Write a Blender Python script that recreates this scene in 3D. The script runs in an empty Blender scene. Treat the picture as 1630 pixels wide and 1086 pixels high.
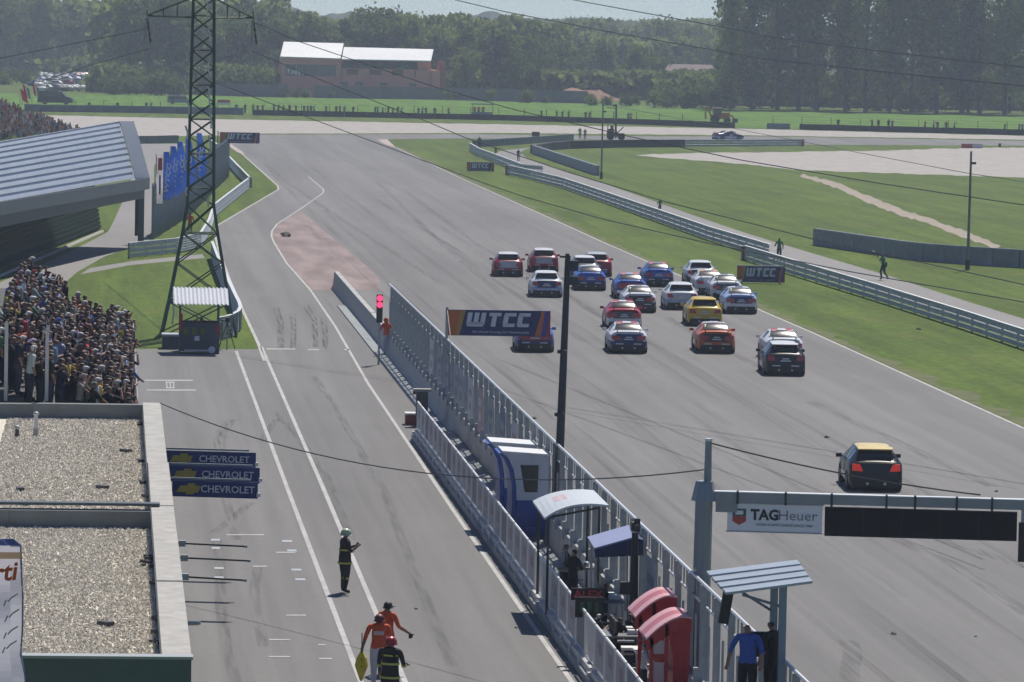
import bpy, bmesh, math, random
import numpy as np
from mathutils import Vector, Matrix, Euler
random.seed(7); RNG = np.random.default_rng(7)
PI = math.pi
scene = bpy.context.scene
COL = scene.collection
# ------------------------------------------------------------------ camera
FPX, CAMZ = 7500.0, 15.5            # focal length in photograph pixels (1630 wide), eye height in metres
PITCH, ROLL, YAW = math.radians(3.7608), 0.02, math.radians(4.867)
CR = Matrix.Rotation(-YAW, 3, 'Z') @ Matrix.Rotation(PI/2 - PITCH, 3, 'X') @ Matrix.Rotation(ROLL, 3, 'Z')
cd = bpy.data.cameras.new('camera'); cam = bpy.data.objects.new('camera', cd); COL.objects.link(cam)
cam.matrix_world = Matrix.Translation((0, 0, CAMZ)) @ CR.to_4x4()
cd.sensor_width = 36.0; cd.lens = FPX/1630*36.0; cd.clip_start = 1.0; cd.clip_end = 9000
scene.camera = cam
# ------------------------------------------------------------------ sky and sun
SUN_EL, SUN_AZ = 57.0, 22.0          # azimuth clockwise from +Y (the way the camera looks)
w = bpy.data.worlds.new('World'); scene.world = w; w.use_nodes = True
nt = w.node_tree; nt.nodes.clear()
sky = nt.nodes.new('ShaderNodeTexSky'); sky.sky_type = 'NISHITA'; sky.sun_disc = False
sky.sun_elevation = math.radians(SUN_EL); sky.sun_rotation = math.radians(SUN_AZ)
sky.altitude = 100; sky.air_density = .7; sky.dust_density = 0.0; sky.ozone_density = 1.0
bg = nt.nodes.new('ShaderNodeBackground'); bg.inputs['Strength'].default_value = 0.072
wo = nt.nodes.new('ShaderNodeOutputWorld')
tint = nt.nodes.new('ShaderNodeMix'); tint.data_type = 'RGBA'; tint.blend_type = 'MULTIPLY'; tint.inputs[0].default_value = 1.; tint.inputs[7].default_value = (.86, .98, 1.2, 1)
nt.links.new(sky.outputs[0], tint.inputs[6]); nt.links.new(tint.outputs[2], bg.inputs[0]); nt.links.new(bg.outputs[0], wo.inputs[0])
sd = bpy.data.lights.new('sun', 'SUN'); sd.energy = 5.0; sd.angle = math.radians(0.53); sd.color = (1.0, .94, .85)
sun = bpy.data.objects.new('sun', sd); COL.objects.link(sun)
_e, _a = math.radians(SUN_EL), math.radians(SUN_AZ)
SUNV = Vector((math.cos(_e)*math.sin(_a), math.cos(_e)*math.cos(_a), math.sin(_e)))
sun.rotation_euler = SUNV.to_track_quat('Z', 'Y').to_euler(); sun.location = (0, 100, 80)
vs = scene.view_settings
scene.display_settings.display_device = 'sRGB'
vs.view_transform = 'Standard'; vs.look = 'None'; vs.gamma = 1.0; vs.use_curve_mapping = False; vs.exposure = -0.02
cy = scene.cycles
cy.max_bounces = 6; cy.diffuse_bounces = 2; cy.glossy_bounces = 2; cy.transmission_bounces = 3; cy.transparent_max_bounces = 10
cy.volume_bounces = 0; cy.use_denoising = True; cy.caustics_reflective = False; cy.caustics_refractive = False
cy.sample_clamp_indirect = 4.0; cy.use_adaptive_sampling = True; cy.adaptive_threshold = .03
# ------------------------------------------------------------------ survey helpers: photograph pixel -> point of the place
def ray(px, py): return CR @ Vector(((px-815)/FPX, (543-py)/FPX, -1.0))
def P(px, py, z=0.0):
    d = ray(px, py); t = (z-CAMZ)/d.z
    return Vector((d.x*t, d.y*t, z))
def PY(px, py, Y):
    d = ray(px, py); t = Y/d.y
    return Vector((d.x*t, Y, CAMZ+d.z*t))
def proj(p):
    q = CR.transposed() @ (Vector(p)-Vector((0, 0, CAMZ)))
    return 815-FPX*q.x/q.z, 543+FPX*q.y/q.z
def zat(p, py):                                   # height above ground point p that shows at row py
    a, b = proj((p[0], p[1], 0))[1], proj((p[0], p[1], 1))[1]
    return (py-a)/(b-a)
# ------------------------------------------------------------------ materials
MATS = {}
def mat(name, col, rough=.6, metal=0., var=.0, scale=3., bump=0., bscale=None, coord='Object', emit=None, spec=.5, trans=0., coat=0., stretch=None):
    if name in MATS: return MATS[name]
    m = bpy.data.materials.new(name); m.use_nodes = True; t = m.node_tree; b = t.nodes['Principled BSDF']
    c = (*col, 1) if len(col) == 3 else col
    b.inputs['Base Color'].default_value = c; b.inputs['Roughness'].default_value = rough; b.inputs['Metallic'].default_value = metal
    b.inputs['Specular IOR Level'].default_value = spec; b.inputs['Coat Weight'].default_value = coat
    if trans: b.inputs['Transmission Weight'].default_value = trans
    if emit: b.inputs['Emission Color'].default_value = (*emit[:3], 1); b.inputs['Emission Strength'].default_value = emit[3]
    if var or bump:
        tc = t.nodes.new('ShaderNodeTexCoord'); n = t.nodes.new('ShaderNodeTexNoise')
        n.inputs['Scale'].default_value = scale; n.inputs['Detail'].default_value = 6; n.inputs['Roughness'].default_value = .65
        src = tc.outputs['Object']
        if coord == 'World':
            g = t.nodes.new('ShaderNodeNewGeometry'); src = g.outputs['Position']
        if stretch:
            mp = t.nodes.new('ShaderNodeMapping'); mp.inputs['Scale'].default_value = stretch; t.links.new(src, mp.inputs[0]); src = mp.outputs[0]
        t.links.new(src, n.inputs['Vector'])
        if var:
            r = t.nodes.new('ShaderNodeValToRGB'); e = r.color_ramp.elements
            e[0].position = .3; e[1].position = .72
            e[0].color = tuple(max(0, v*(1-var)) for v in c[:3])+(1,); e[1].color = tuple(min(1, v*(1+var)) for v in c[:3])+(1,)
            t.links.new(n.outputs['Fac'], r.inputs[0]); t.links.new(r.outputs[0], b.inputs['Base Color'])
        if bump:
            n2 = n
            if bscale:
                n2 = t.nodes.new('ShaderNodeTexNoise'); n2.inputs['Scale'].default_value = bscale; n2.inputs['Detail'].default_value = 4; t.links.new(src, n2.inputs['Vector'])
            bp = t.nodes.new('ShaderNodeBump'); bp.inputs['Strength'].default_value = bump; bp.inputs['Distance'].default_value = .05
            t.links.new(n2.outputs['Fac'], bp.inputs['Height']); t.links.new(bp.outputs[0], b.inputs['Normal'])
    MATS[name] = m
    return m
def colormat(name, rough=.8):                      # colour set on each object (obj.color): clothes of the crowd, paint of parked cars
    if name in MATS: return MATS[name]
    m = bpy.data.materials.new(name); m.use_nodes = True; t = m.node_tree; b = t.nodes['Principled BSDF']
    o = t.nodes.new('ShaderNodeObjectInfo'); n = t.nodes.new('ShaderNodeTexNoise'); n.inputs['Scale'].default_value = 9
    mx = t.nodes.new('ShaderNodeMix'); mx.data_type = 'RGBA'; mx.blend_type = 'MULTIPLY'; mx.inputs[0].default_value = .35
    tc = t.nodes.new('ShaderNodeTexCoord'); t.links.new(tc.outputs['Object'], n.inputs['Vector'])
    t.links.new(o.outputs['Color'], mx.inputs[6]); t.links.new(n.outputs['Color'], mx.inputs[7])
    t.links.new(mx.outputs[2], b.inputs['Base Color']); b.inputs['Roughness'].default_value = rough
    MATS[name] = m
    return m
def cloth_mat(name, c, tr=.5, var=.12, scale=2.):  # thin fabric that lets light through
    if name in MATS: return MATS[name]
    m = mat(name, c, .8, var=var, scale=scale); t = m.node_tree; b = t.nodes['Principled BSDF']; out = t.nodes['Material Output']
    d = t.nodes.new('ShaderNodeBsdfTranslucent'); d.inputs[0].default_value = (*c, 1); mx = t.nodes.new('ShaderNodeMixShader'); mx.inputs[0].default_value = tr
    t.links.new(b.outputs[0], mx.inputs[1]); t.links.new(d.outputs[0], mx.inputs[2]); t.links.new(mx.outputs[0], out.inputs['Surface'])
    return m
UNITS = ['', 'first', 'second', 'third', 'fourth', 'fifth', 'sixth', 'seventh', 'eighth', 'ninth', 'tenth', 'eleventh', 'twelfth', 'thirteenth', 'fourteenth', 'fifteenth', 'sixteenth', 'seventeenth', 'eighteenth', 'nineteenth']
def ordw(n): return UNITS[n] if n < 20 else (['', '', 'twentieth', 'thirtieth', 'fortieth', 'fiftieth', 'sixtieth'][n//10] if n % 10 == 0 else ['', '', 'twenty', 'thirty', 'forty', 'fifty', 'sixty'][n//10]+'-'+UNITS[n % 10])
# ------------------------------------------------------------------ mesh builder
class MB:
    def __init__(s): s.v = []; s.f = []; s.m = []
    def add(s, vs, fs, m=0):
        n = len(s.v); s.v += [tuple(p) for p in vs]; s.f += [tuple(i+n for i in f) for f in fs]; s.m += [m]*len(fs); return s
    def poly(s, pts, m=0): return s.add(pts, [tuple(range(len(pts)))], m)
    def box(s, c, d, m=0, rz=0., R=None):
        x, y, z = d[0]/2, d[1]/2, d[2]/2
        pts = [Vector((a*x, b*y, e*z)) for e in (-1, 1) for a, b in ((-1, -1), (1, -1), (1, 1), (-1, 1))]
        if R is None and rz: R = Matrix.Rotation(rz, 3, 'Z')
        if R is not None: pts = [R @ p for p in pts]
        c = Vector(c)
        return s.add([c+p for p in pts], [(3, 2, 1, 0), (4, 5, 6, 7), (0, 1, 5, 4), (1, 2, 6, 5), (2, 3, 7, 6), (3, 0, 4, 7)], m)
    def bx(s, x0, x1, y0, y1, z0, z1, m=0): return s.box(((x0+x1)/2, (y0+y1)/2, (z0+z1)/2), (abs(x1-x0), abs(y1-y0), abs(z1-z0)), m)
    def prism(s, pts, h, m=0):                     # pts: planar loop of 3D points, h: Vector extrusion
        h = Vector(h); n = len(pts); a = [Vector(p) for p in pts]
        fs = [tuple(reversed(range(n))), tuple(range(n, 2*n))]+[(i, (i+1) % n, n+(i+1) % n, n+i) for i in range(n)]
        return s.add(a+[p+h for p in a], fs, m)
    def tube(s, pts, r, n=6, m=0, cap=True):
        pts = [Vector(p) for p in pts]; k = len(pts); rr = r if isinstance(r, (list, tuple)) else [r]*k
        vs = []
        for i, p in enumerate(pts):
            d = (pts[min(i+1, k-1)]-pts[max(i-1, 0)]).normalized()
            u = d.orthogonal().normalized() if abs(d.z) > .95 else d.cross(Vector((0, 0, 1))).normalized()
            if abs(d.z) > .95: u = Vector((1, 0, 0)) - d*d.x; u.normalize()
            w = d.cross(u)
            vs += [p+rr[i]*(math.cos(2*PI*j/n)*u+math.sin(2*PI*j/n)*w) for j in range(n)]
        fs = [(i*n+j, i*n+(j+1) % n, (i+1)*n+(j+1) % n, (i+1)*n+j) for i in range(k-1) for j in range(n)]
        if cap: fs += [tuple(reversed(range(n))), tuple(range((k-1)*n, k*n))]
        return s.add(vs, fs, m)
    def sweep(s, path, prof, m=0):                 # prof: (offset to the side, z) open polyline; path of ground points
        path = [Vector(p) for p in path]; k = len(path); n = len(prof); vs = []
        for i, p in enumerate(path):
            d = path[min(i+1, k-1)]-path[max(i-1, 0)]; d.z = 0; d.normalize(); q = Vector((d.y, -d.x, 0))
            vs += [p+q*o+Vector((0, 0, z)) for o, z in prof]
        return s.add(vs, [(i*n+j, (i+1)*n+j, (i+1)*n+j+1, i*n+j+1) for i in range(k-1) for j in range(n-1)], m)
    def sphere(s, c, r, m=0, nu=10, nv=6, sc=(1, 1, 1)):
        vs = [(c[0], c[1], c[2]-r*sc[2])]
        for i in range(1, nv):
            t = PI*i/nv
            vs += [(c[0]+r*sc[0]*math.sin(t)*math.cos(2*PI*j/nu), c[1]+r*sc[1]*math.sin(t)*math.sin(2*PI*j/nu), c[2]-r*sc[2]*math.cos(t)) for j in range(nu)]
        vs.append((c[0], c[1], c[2]+r*sc[2])); e = len(vs)-1
        fs = [(0, 1+(j+1) % nu, 1+j) for j in range(nu)]
        fs += [(1+i*nu+j, 1+i*nu+(j+1) % nu, 1+(i+1)*nu+(j+1) % nu, 1+(i+1)*nu+j) for i in range(nv-2) for j in range(nu)]
        fs += [(1+(nv-2)*nu+j, 1+(nv-2)*nu+(j+1) % nu, e) for j in range(nu)]
        return s.add(vs, fs, m)
    def mesh(s, name, mats, smooth=False, o=(0, 0, 0)):
        me = bpy.data.meshes.new(name); o = Vector(o)
        me.from_pydata([Vector(p)-o for p in s.v], [], s.f)
        for m in (mats if isinstance(mats, (list, tuple)) else [mats]): me.materials.append(m)
        me.polygons.foreach_set('material_index', s.m)
        if smooth: me.polygons.foreach_set('use_smooth', [True]*len(s.f)); me.set_sharp_from_angle(angle=math.radians(38))
        me.update()
        return me
    def build(s, name, mats, parent=None, smooth=False, o=None):
        if o is None: o = parent.location if parent else (0, 0, 0)
        return obj(name, s.mesh(name, mats, smooth, o), parent, o if not parent else (0, 0, 0))
def obj(name, me, parent=None, loc=(0, 0, 0), rz=0.):
    o = bpy.data.objects.new(name, me); COL.objects.link(o); o.location = loc; o.rotation_euler = (0, 0, rz)
    if parent: o.parent = parent
    return o
def tag(o, label=None, cat=None, group=None, kind=None):
    if label: o['label'] = label
    if cat: o['category'] = cat
    if group: o['group'] = group
    if kind: o['kind'] = kind
    return o
def thing(name, label, cat, loc=(0, 0, 0), rz=0., group=None): return tag(obj(name, None, None, loc, rz), label, cat, group)
def dup(root, loc, rz=None, label=None, parent=None):
    c = root.copy(); COL.objects.link(c)
    if parent: c.parent = parent
    else:
        c.location = loc
        if rz is not None: c.rotation_euler = (0, 0, rz)
    if label: c['label'] = label
    for ch in list(root.children): dup(ch, None, parent=c)
    return c
def structure(name, mb, m): return tag(mb.build(name, m), kind='structure')
def sheet(name, pix, z, m, pts=None):
    b = MB(); b.poly([Vector((p[0], p[1], z)) for p in (pts or [P(*q) for q in pix])])
    me = b.mesh(name, m)
    bm = bmesh.new(); bm.from_mesh(me); bmesh.ops.triangulate(bm, faces=bm.faces[:]); 
    for f in bm.faces:
        if f.normal.z < 0: f.normal_flip()
    bm.to_mesh(me); bm.free()
    return tag(obj(name, me), kind='structure')
def ribbon(path, wd):                             # outline of a painted line along ground points
    path = [Vector(p) for p in path]; k = len(path); L, Rr = [], []
    for i, p in enumerate(path):
        d = path[min(i+1, k-1)]-path[max(i-1, 0)]; d.z = 0; d.normalize(); q = Vector((d.y, -d.x, 0))*wd/2
        L.append(p-q); Rr.append(p+q)
    return L, Rr
def line(name, path, wd, z, m):
    L, Rr = ribbon(path, wd); b = MB()
    for i in range(len(L)-1): b.poly([(q.x, q.y, z) for q in (L[i], Rr[i], Rr[i+1], L[i+1])])
    return structure(name, b, m)
LAB = bpy.data.scenes.new('workbench')          # throw-away scene in which letters and bodies are turned into meshes
def bake(o):
    LAB.collection.objects.link(o); vl = LAB.view_layers[0]; vl.update(); dg = vl.depsgraph
    me = bpy.data.meshes.new_from_object(o.evaluated_get(dg)); LAB.collection.objects.unlink(o)
    return me
def text_mesh(s, size, m, offset=0., ext=.006, shear=0., align='CENTER', sx=1.):
    cu = bpy.data.curves.new('lettering', 'FONT'); cu.body = s; cu.size = size; cu.extrude = ext; cu.offset = offset; cu.shear = shear
    cu.align_x = align; cu.align_y = 'CENTER'; cu.resolution_u = 2
    t = bpy.data.objects.new('lettering_curve', cu); me = bake(t)
    bpy.data.objects.remove(t); bpy.data.curves.remove(cu)
    me.transform(Matrix.Rotation(PI/2, 4, 'X') @ Matrix.Scale(sx, 4, (1, 0, 0)))
    me.materials.clear(); me.materials.append(m)
    return me
# ================================================================== THE SETTING
WHITE = mat('white_line_paint', (.4, .4, .385), .7, var=.22, scale=.9, coord='World')
def asphalt(name, c, streak=True):
    m = bpy.data.materials.new(name); m.use_nodes = True; t = m.node_tree; b = t.nodes['Principled BSDF']; L = t.links.new
    g = t.nodes.new('ShaderNodeNewGeometry')
    def noise(scale, st=None, det=5):
        n = t.nodes.new('ShaderNodeTexNoise'); n.inputs['Scale'].default_value = scale; n.inputs['Detail'].default_value = det; n.inputs['Roughness'].default_value = .6
        s = g.outputs['Position']
        if st: mp = t.nodes.new('ShaderNodeMapping'); mp.inputs['Scale'].default_value = st; L(s, mp.inputs[0]); s = mp.outputs[0]
        L(s, n.inputs['Vector']); return n.outputs['Fac']
    def rampmul(fac, lo, hi, prev, p0=.35, p1=.65):
        r = t.nodes.new('ShaderNodeMapRange'); r.inputs[1].default_value = p0; r.inputs[2].default_value = p1; r.inputs[3].default_value = lo; r.inputs[4].default_value = hi
        L(fac, r.inputs[0])
        if prev is None: return r.outputs[0]
        q = t.nodes.new('ShaderNodeMath'); q.operation = 'MULTIPLY'; L(r.outputs[0], q.inputs[0]); L(prev, q.inputs[1]); return q.outputs[0]
    k = rampmul(noise(.035, (1, .35, 1)), .9, 1.09, None)
    k = rampmul(noise(.4, (1, .3, 1)), .965, 1.035, k)
    k = rampmul(noise(6., (1, .5, 1), 3), .96, 1.04, k)
    if streak:
        k = rampmul(noise(.9, (1, .012, 1)), .88, 1.07, k, .38, .62)
        k = rampmul(noise(.22, (1, .02, 1)), .9, 1.06, k, .4, .6)
        k = rampmul(noise(3.5, (1, .02, 1), 3), .96, 1.02, k, .3, .6)
    mx = t.nodes.new('ShaderNodeMix'); mx.data_type = 'RGBA'; mx.blend_type = 'MULTIPLY'; mx.inputs[0].default_value = 1
    mx.inputs[6].default_value = (*c, 1); L(k, mx.inputs[7]); L(mx.outputs[2], b.inputs['Base Color'])
    b.inputs['Roughness'].default_value = .75; b.inputs['Specular IOR Level'].default_value = .3
    return m
def grass_mat(name, c0, c1, c2):
    m = bpy.data.materials.new(name); m.use_nodes = True; t = m.node_tree; b = t.nodes['Principled BSDF']; L = t.links.new
    g = t.nodes.new('ShaderNodeNewGeometry')
    def noise(scale, st):
        n = t.nodes.new('ShaderNodeTexNoise'); n.inputs['Scale'].default_value = scale; n.inputs['Detail'].default_value = 7; n.inputs['Roughness'].default_value = .7
        mp = t.nodes.new('ShaderNodeMapping'); mp.inputs['Scale'].default_value = st; L(g.outputs['Position'], mp.inputs[0]); L(mp.outputs[0], n.inputs['Vector']); return n.outputs['Fac']
    r = t.nodes.new('ShaderNodeValToRGB'); e = r.color_ramp.elements; e[0].position = .36; e[1].position = .62
    e[0].color = (*c0, 1); e[1].color = (*c1, 1)
    L(noise(.12, (1, .4, 1)), r.inputs[0])
    mr = t.nodes.new('ShaderNodeMapRange'); mr.inputs[1].default_value = .52; mr.inputs[2].default_value = .68; L(noise(.33, (1, .3, 1)), mr.inputs[0])
    q = t.nodes.new('ShaderNodeMath'); q.operation = 'MULTIPLY'; q.inputs[1].default_value = .6; L(mr.outputs[0], q.inputs[0])
    mx = t.nodes.new('ShaderNodeMix'); mx.data_type = 'RGBA'; L(q.outputs[0], mx.inputs[0]); L(r.outputs[0], mx.inputs[6]); mx.inputs[7].default_value = (*c2, 1)
    m3 = t.nodes.new('ShaderNodeMapRange'); m3.inputs[1].default_value = .3; m3.inputs[2].default_value = .7; m3.inputs[3].default_value = .7; m3.inputs[4].default_value = 1.3; L(noise(2.2, (1, .3, 1)), m3.inputs[0])
    m5 = t.nodes.new('ShaderNodeMapRange'); m5.inputs[1].default_value = .4; m5.inputs[2].default_value = .6; m5.inputs[3].default_value = .8; m5.inputs[4].default_value = 1.16; L(noise(.55, (1, .03, 1)), m5.inputs[0])
    m6 = t.nodes.new('ShaderNodeMath'); m6.operation = 'MULTIPLY'; L(m3.outputs[0], m6.inputs[0]); L(m5.outputs[0], m6.inputs[1])
    m4 = t.nodes.new('ShaderNodeMix'); m4.data_type = 'RGBA'; m4.blend_type = 'MULTIPLY'; m4.inputs[0].default_value = 1; L(mx.outputs[2], m4.inputs[6]); L(m6.outputs[0], m4.inputs[7])
    L(m4.outputs[2], b.inputs['Base Color']); b.inputs['Roughness'].default_value = .9; b.inputs['Specular IOR Level'].default_value = .15
    return m
M_GRASS = grass_mat('grass_turf', (.066, .11, .014), (.094, .14, .018), (.13, .138, .034))
M_FIELD = grass_mat('young_crop', (.08, .17, .014), (.105, .205, .02), (.1, .175, .022))
M_ASPH = asphalt('asphalt_track', (.162, .158, .155)); M_ASPH2 = asphalt('asphalt_apron', (.16, .157, .154), False)
M_ROAD = asphalt('asphalt_road', (.22, .212, .205), False)
M_GRAVEL = mat('gravel_beige', (.385, .355, .325), .95, var=.14, scale=.5, coord='World', stretch=(1, .3, 1))
M_SOIL = mat('dry_soil', (.33, .28, .22), .95, var=.3, scale=.6, coord='World')
M_PINK = mat('faded_red_paint', (.265, .195, .185), .8, var=.1, scale=.45, coord='World', stretch=(1, .2, 1))
M_KERB = mat('faded_kerb_paint', (.42, .33, .31), .8, var=.1, scale=.7, coord='World')
M_RUBBER = mat('tyre_rubber_mark', (.085, .084, .083), .7, var=.4, scale=1.2, coord='World', stretch=(1, .1, 1))
def ragged(pix, a, step=9.):
    out = []
    for (x0, y0), (x1, y1) in zip(pix, pix[1:]+pix[:1]):
        n = max(1, int(math.hypot(x1-x0, y1-y0)/step))
        out += [(x0+(x1-x0)*k/n, y0+(y1-y0)*k/n+(random.uniform(-a, a) if k else 0)) for k in range(n)]
    return out
b = MB(); b.poly([(-1400, -50, 0), (1600, -50, 0), (1600, 2500, 0), (-1400, 2500, 0)]); structure('ground', b, M_GRASS)
# far field, gravel trap, track
sheet('field', [(-300, 140), (60, 150), (280, 151), (400, 155), (820, 160), (934, 164), (1220, 178), (1630, 183), (2000, 190), (2000, 224), (1630, 212), (1189, 203), (820, 190), (402, 181), (60, 176), (-300, 172)], .004, M_FIELD)
LEFT_EDGE = [(421, 575), (411.5, 548), (387.6, 497), (367, 449), (349, 401), (342, 374), (346, 359), (443, 302), (442, 296), (386, 246), (356, 226)]
sheet('track', [(-420, 1500), (-420, 556), (413, 556)]+LEFT_EDGE[1:]+[(350, 221), (415, 214.5), (619, 214), (761, 214), (1000, 217), (1220, 217.5), (1630, 224.5), (2000, 231), (2000, 240), (1630, 232), (1277, 230.5), (1090, 223.5), (745, 220.5), (617, 222), (630, 234.5), (660, 249), (737, 285.5), (812, 319), (887, 352.5), (960, 386), (1300, 533), (1640, 687), (2100, 880), (2700, 1500)], .004, M_ASPH)
sheet('gravel_trap', ragged([(-200, 180), (90, 184), (400, 191), (820, 198.6), (1220, 206), (1630, 216.6), (2000, 226), (2000, 230), (1630, 222.5), (1220, 216), (820, 212), (619, 212.3), (415, 213), (345, 216), (215, 217), (-200, 222)], .35), .004, M_GRAVEL)
sheet('gravel_trap', ragged([(1005, 247), (1060, 245), (1130, 243.4), (1180, 243), (1412, 240), (1495, 236.5), (1630, 235), (2000, 236), (2000, 300), (1630, 283), (1450, 277), (1273, 271), (1180, 261), (1130, 257), (1060, 252)], .7), .004, M_GRAVEL)
path_up = [(797, 240), (847, 235), (834, 239), (828, 243), (839, 252), (960, 292), (1047, 322.6), (1130, 352), (1180, 369), (1233, 385.6), (1412, 438.6), (1544, 481.7), (1630, 508), (1800, 562)]
path_lo = [(1800, 596), (1630, 541), (1392, 468), (1180, 398), (1130, 381), (960, 318), (865, 288), (800, 262), (785, 247)]
sheet('path', path_up+path_lo, .008, M_ROAD)
sheet('road', [(222, 229), (300, 229), (262, 245), (245, 264), (244, 380), (210, 392), (164, 410), (122, 434), (94, 459), (60, 500), (-260, 500), (-100, 492), (45, 431), (118, 398), (172, 369), (182, 350), (205, 300)], .008, M_ROAD)
sheet('path', [(143, 427), (210, 416), (322, 405), (326, 411), (210, 422), (128, 437)], .006, M_ROAD)
b = MB(); sp = [(1276, 279, 4), (1329, 294, 7), (1379, 316, 9), (1428, 336, 8), (1478, 352, 8), (1541, 375.6, 9), (1597, 397, 6)]
up, lo = [], []
for i in range(len(sp)-1):
    for k in range(8):
        t = k/8; x, y, h = [sp[i][j]*(1-t)+sp[i+1][j]*t for j in range(3)]
        a1, a2 = random.uniform(-1.6, 1.6), random.uniform(-1.6, 1.6); up.append((x+3, y-h/2+a1)); lo.append((x-3, y+h/2+a2))
sheet('soil_track', up+lo[::-1], .005, M_SOIL)
b = MB()
for (x, y, s) in ((1060, 287, 30), (1100, 300, 40), (1330, 300, 28), (1080, 540, 0)):
    pass
sheet('painted_runoff', [(479, 336), (440, 358), (433.5, 374), (436, 384), (457, 420), (495, 462), (606, 462), (602, 440)], .009, M_PINK)
sheet('kerb', [(601, 223), (616, 222), (628, 233.5), (629.5, 235.5), (612, 230)], .03, M_KERB)
sheet('kerb', [(357, 228), (362, 226), (386, 242), (390, 247), (378, 243)], .03, M_KERB)
# worn paint: patches where the asphalt shows through
_t = M_PINK.node_tree; _g = _t.nodes.new('ShaderNodeNewGeometry'); _m = _t.nodes.new('ShaderNodeMapping'); _m.inputs['Scale'].default_value = (1, .12, 1); _n = _t.nodes.new('ShaderNodeTexNoise'); _n.inputs['Scale'].default_value = .8; _n.inputs['Detail'].default_value = 7
_r = _t.nodes.new('ShaderNodeMapRange'); _r.inputs[1].default_value = .33; _r.inputs[2].default_value = .62; _r.inputs[3].default_value = .68; _r.inputs[4].default_value = 1.
_t.links.new(_g.outputs['Position'], _m.inputs[0]); _t.links.new(_m.outputs[0], _n.inputs['Vector']); _t.links.new(_n.outputs['Fac'], _r.inputs[0]); _t.links.new(_r.outputs[0], _t.nodes['Principled BSDF'].inputs['Alpha'])
# trodden dry strip beside the track edge
M_EDGE = mat('dry_verge_soil', (.105, .12, .036), .95, var=.35, scale=.8, coord='World')
_e = densify_line = [P(x, y) for x, y in ((632, 235), (660, 248.4), (737, 285), (812, 318.4), (887, 352), (960, 385.4), (1300, 532.3), (1640, 686), (2100, 879))]
up, lo = [], []
for a_, c_ in zip(_e[:-1], _e[1:]):
    n = max(2, int((c_-a_).length/2.5))
    for k in range(n): q = a_.lerp(c_, k/n); up.append((q.x+.1, q.y)); lo.append((q.x+.45+random.random()**2*.9, q.y))
sheet('verge_edge', None, .006, M_EDGE, up+lo[::-1])
# white lines
line('track_line', [P(x, y) for x, y in ((630, 234.5), (660, 249), (737, 285.5), (812, 319), (887, 352.5), (960, 386), (1300, 533), (1640, 687), (2100, 880))], .16, .012, WHITE)
line('track_line', [P(*q) for q in LEFT_EDGE], .16, .012, WHITE)
line('pit_line', [Vector((7.24, 228, 0)), Vector((7.18, 160, 0)), Vector((7.1, 122, 0)), Vector((7.0, 85, 0))], .14, .012, WHITE)
line('pit_line', [Vector((5.93, 224.6, 0)), Vector((5.96, 157, 0)), Vector((6.05, 85, 0))], .14, .012, WHITE)
pl = [(490.7, 281), (514.6, 301.5), (515, 306), (511, 310), (478, 333), (441, 357), (433, 368), (432, 376), (436, 386), (456, 419), (494, 462), (533, 519), (586, 611)]
line('pit_line', [P(*q) for q in pl]+[Vector((11.08, 150, 0)), Vector((11.08, 85, 0))], .13, .012, WHITE)
# pit-box marks on the apron
b = MB()
def dash(x0, x1, y, h=1.8):
    a, c = P(x0, y), P(x1, y); dy = P(x0, y-h/2).y-P(x0, y+h/2).y
    b.poly([(a.x, a.y-dy/2, .012), (c.x, c.y-dy/2, .012), (c.x, c.y+dy/2, .012), (a.x, a.y+dy/2, .012)])
for x0, x1, y in ((230, 307, 606), (233, 312, 621.5), (264, 278, 609), (264, 278, 618), (424, 470, 556), (490, 508, 557), (548, 556, 557),
                  (402, 425, 902), (455, 487, 980), (428, 462, 1019), (506, 518, 1027), (508, 528, 1049), (428, 462, 1046), (440, 470, 880), (360, 420, 852)): dash(x0, x1, y)
b.build('pit_box_lines', WHITE)['kind'] = 'structure'
b = MB()
M_PALE = mat('pale_blue_tape', (.36, .4, .44), .6)
for x0, x1, y in ((449, 465, 862), (457, 472, 877), (464, 480, 907.5), (470, 486, 923), (336, 350, 860), (337, 350, 873), (341, 356, 905), (341, 356, 920)): dash(x0, x1, y, 3)
b.build('pit_box_tape', M_PALE)['kind'] = 'structure'
b = MB()
for x in (265.5, 271, 276.5): dash(x-1, x+1, 613.5, 7)
b.build('pit_box_number', WHITE)['kind'] = 'structure'
# tyre marks
def marks(name, tracks, wd):
    b = MB()
    for pts in tracks:
        L, Rr = ribbon([P(*q) for q in pts], wd)
        for i in range(len(L)-1): b.poly([(q.x, q.y, .010) for q in (L[i], Rr[i], Rr[i+1], L[i+1])])
    return structure(name, b, M_SKID)
M_SKID = bpy.data.materials.new('rubber_smear'); M_SKID.use_nodes = True
_t = M_SKID.node_tree; _b = _t.nodes['Principled BSDF']; _b.inputs['Base Color'].default_value = (.07, .07, .07, 1); _b.inputs['Roughness'].default_value = .7
_g = _t.nodes.new('ShaderNodeNewGeometry'); _m = _t.nodes.new('ShaderNodeMapping'); _m.inputs['Scale'].default_value = (4, .16, 1); _n = _t.nodes.new('ShaderNodeTexNoise'); _n.inputs['Scale'].default_value = 1.6; _n.inputs['Detail'].default_value = 4
_r = _t.nodes.new('ShaderNodeMapRange'); _r.inputs[1].default_value = .38; _r.inputs[2].default_value = .72; _r.inputs[3].default_value = .0; _r.inputs[4].default_value = .34
_t.links.new(_g.outputs['Position'], _m.inputs[0]); _t.links.new(_m.outputs[0], _n.inputs['Vector']); _t.links.new(_n.outputs['Fac'], _r.inputs[0]); _t.links.new(_r.outputs[0], _b.inputs['Alpha'])
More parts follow.
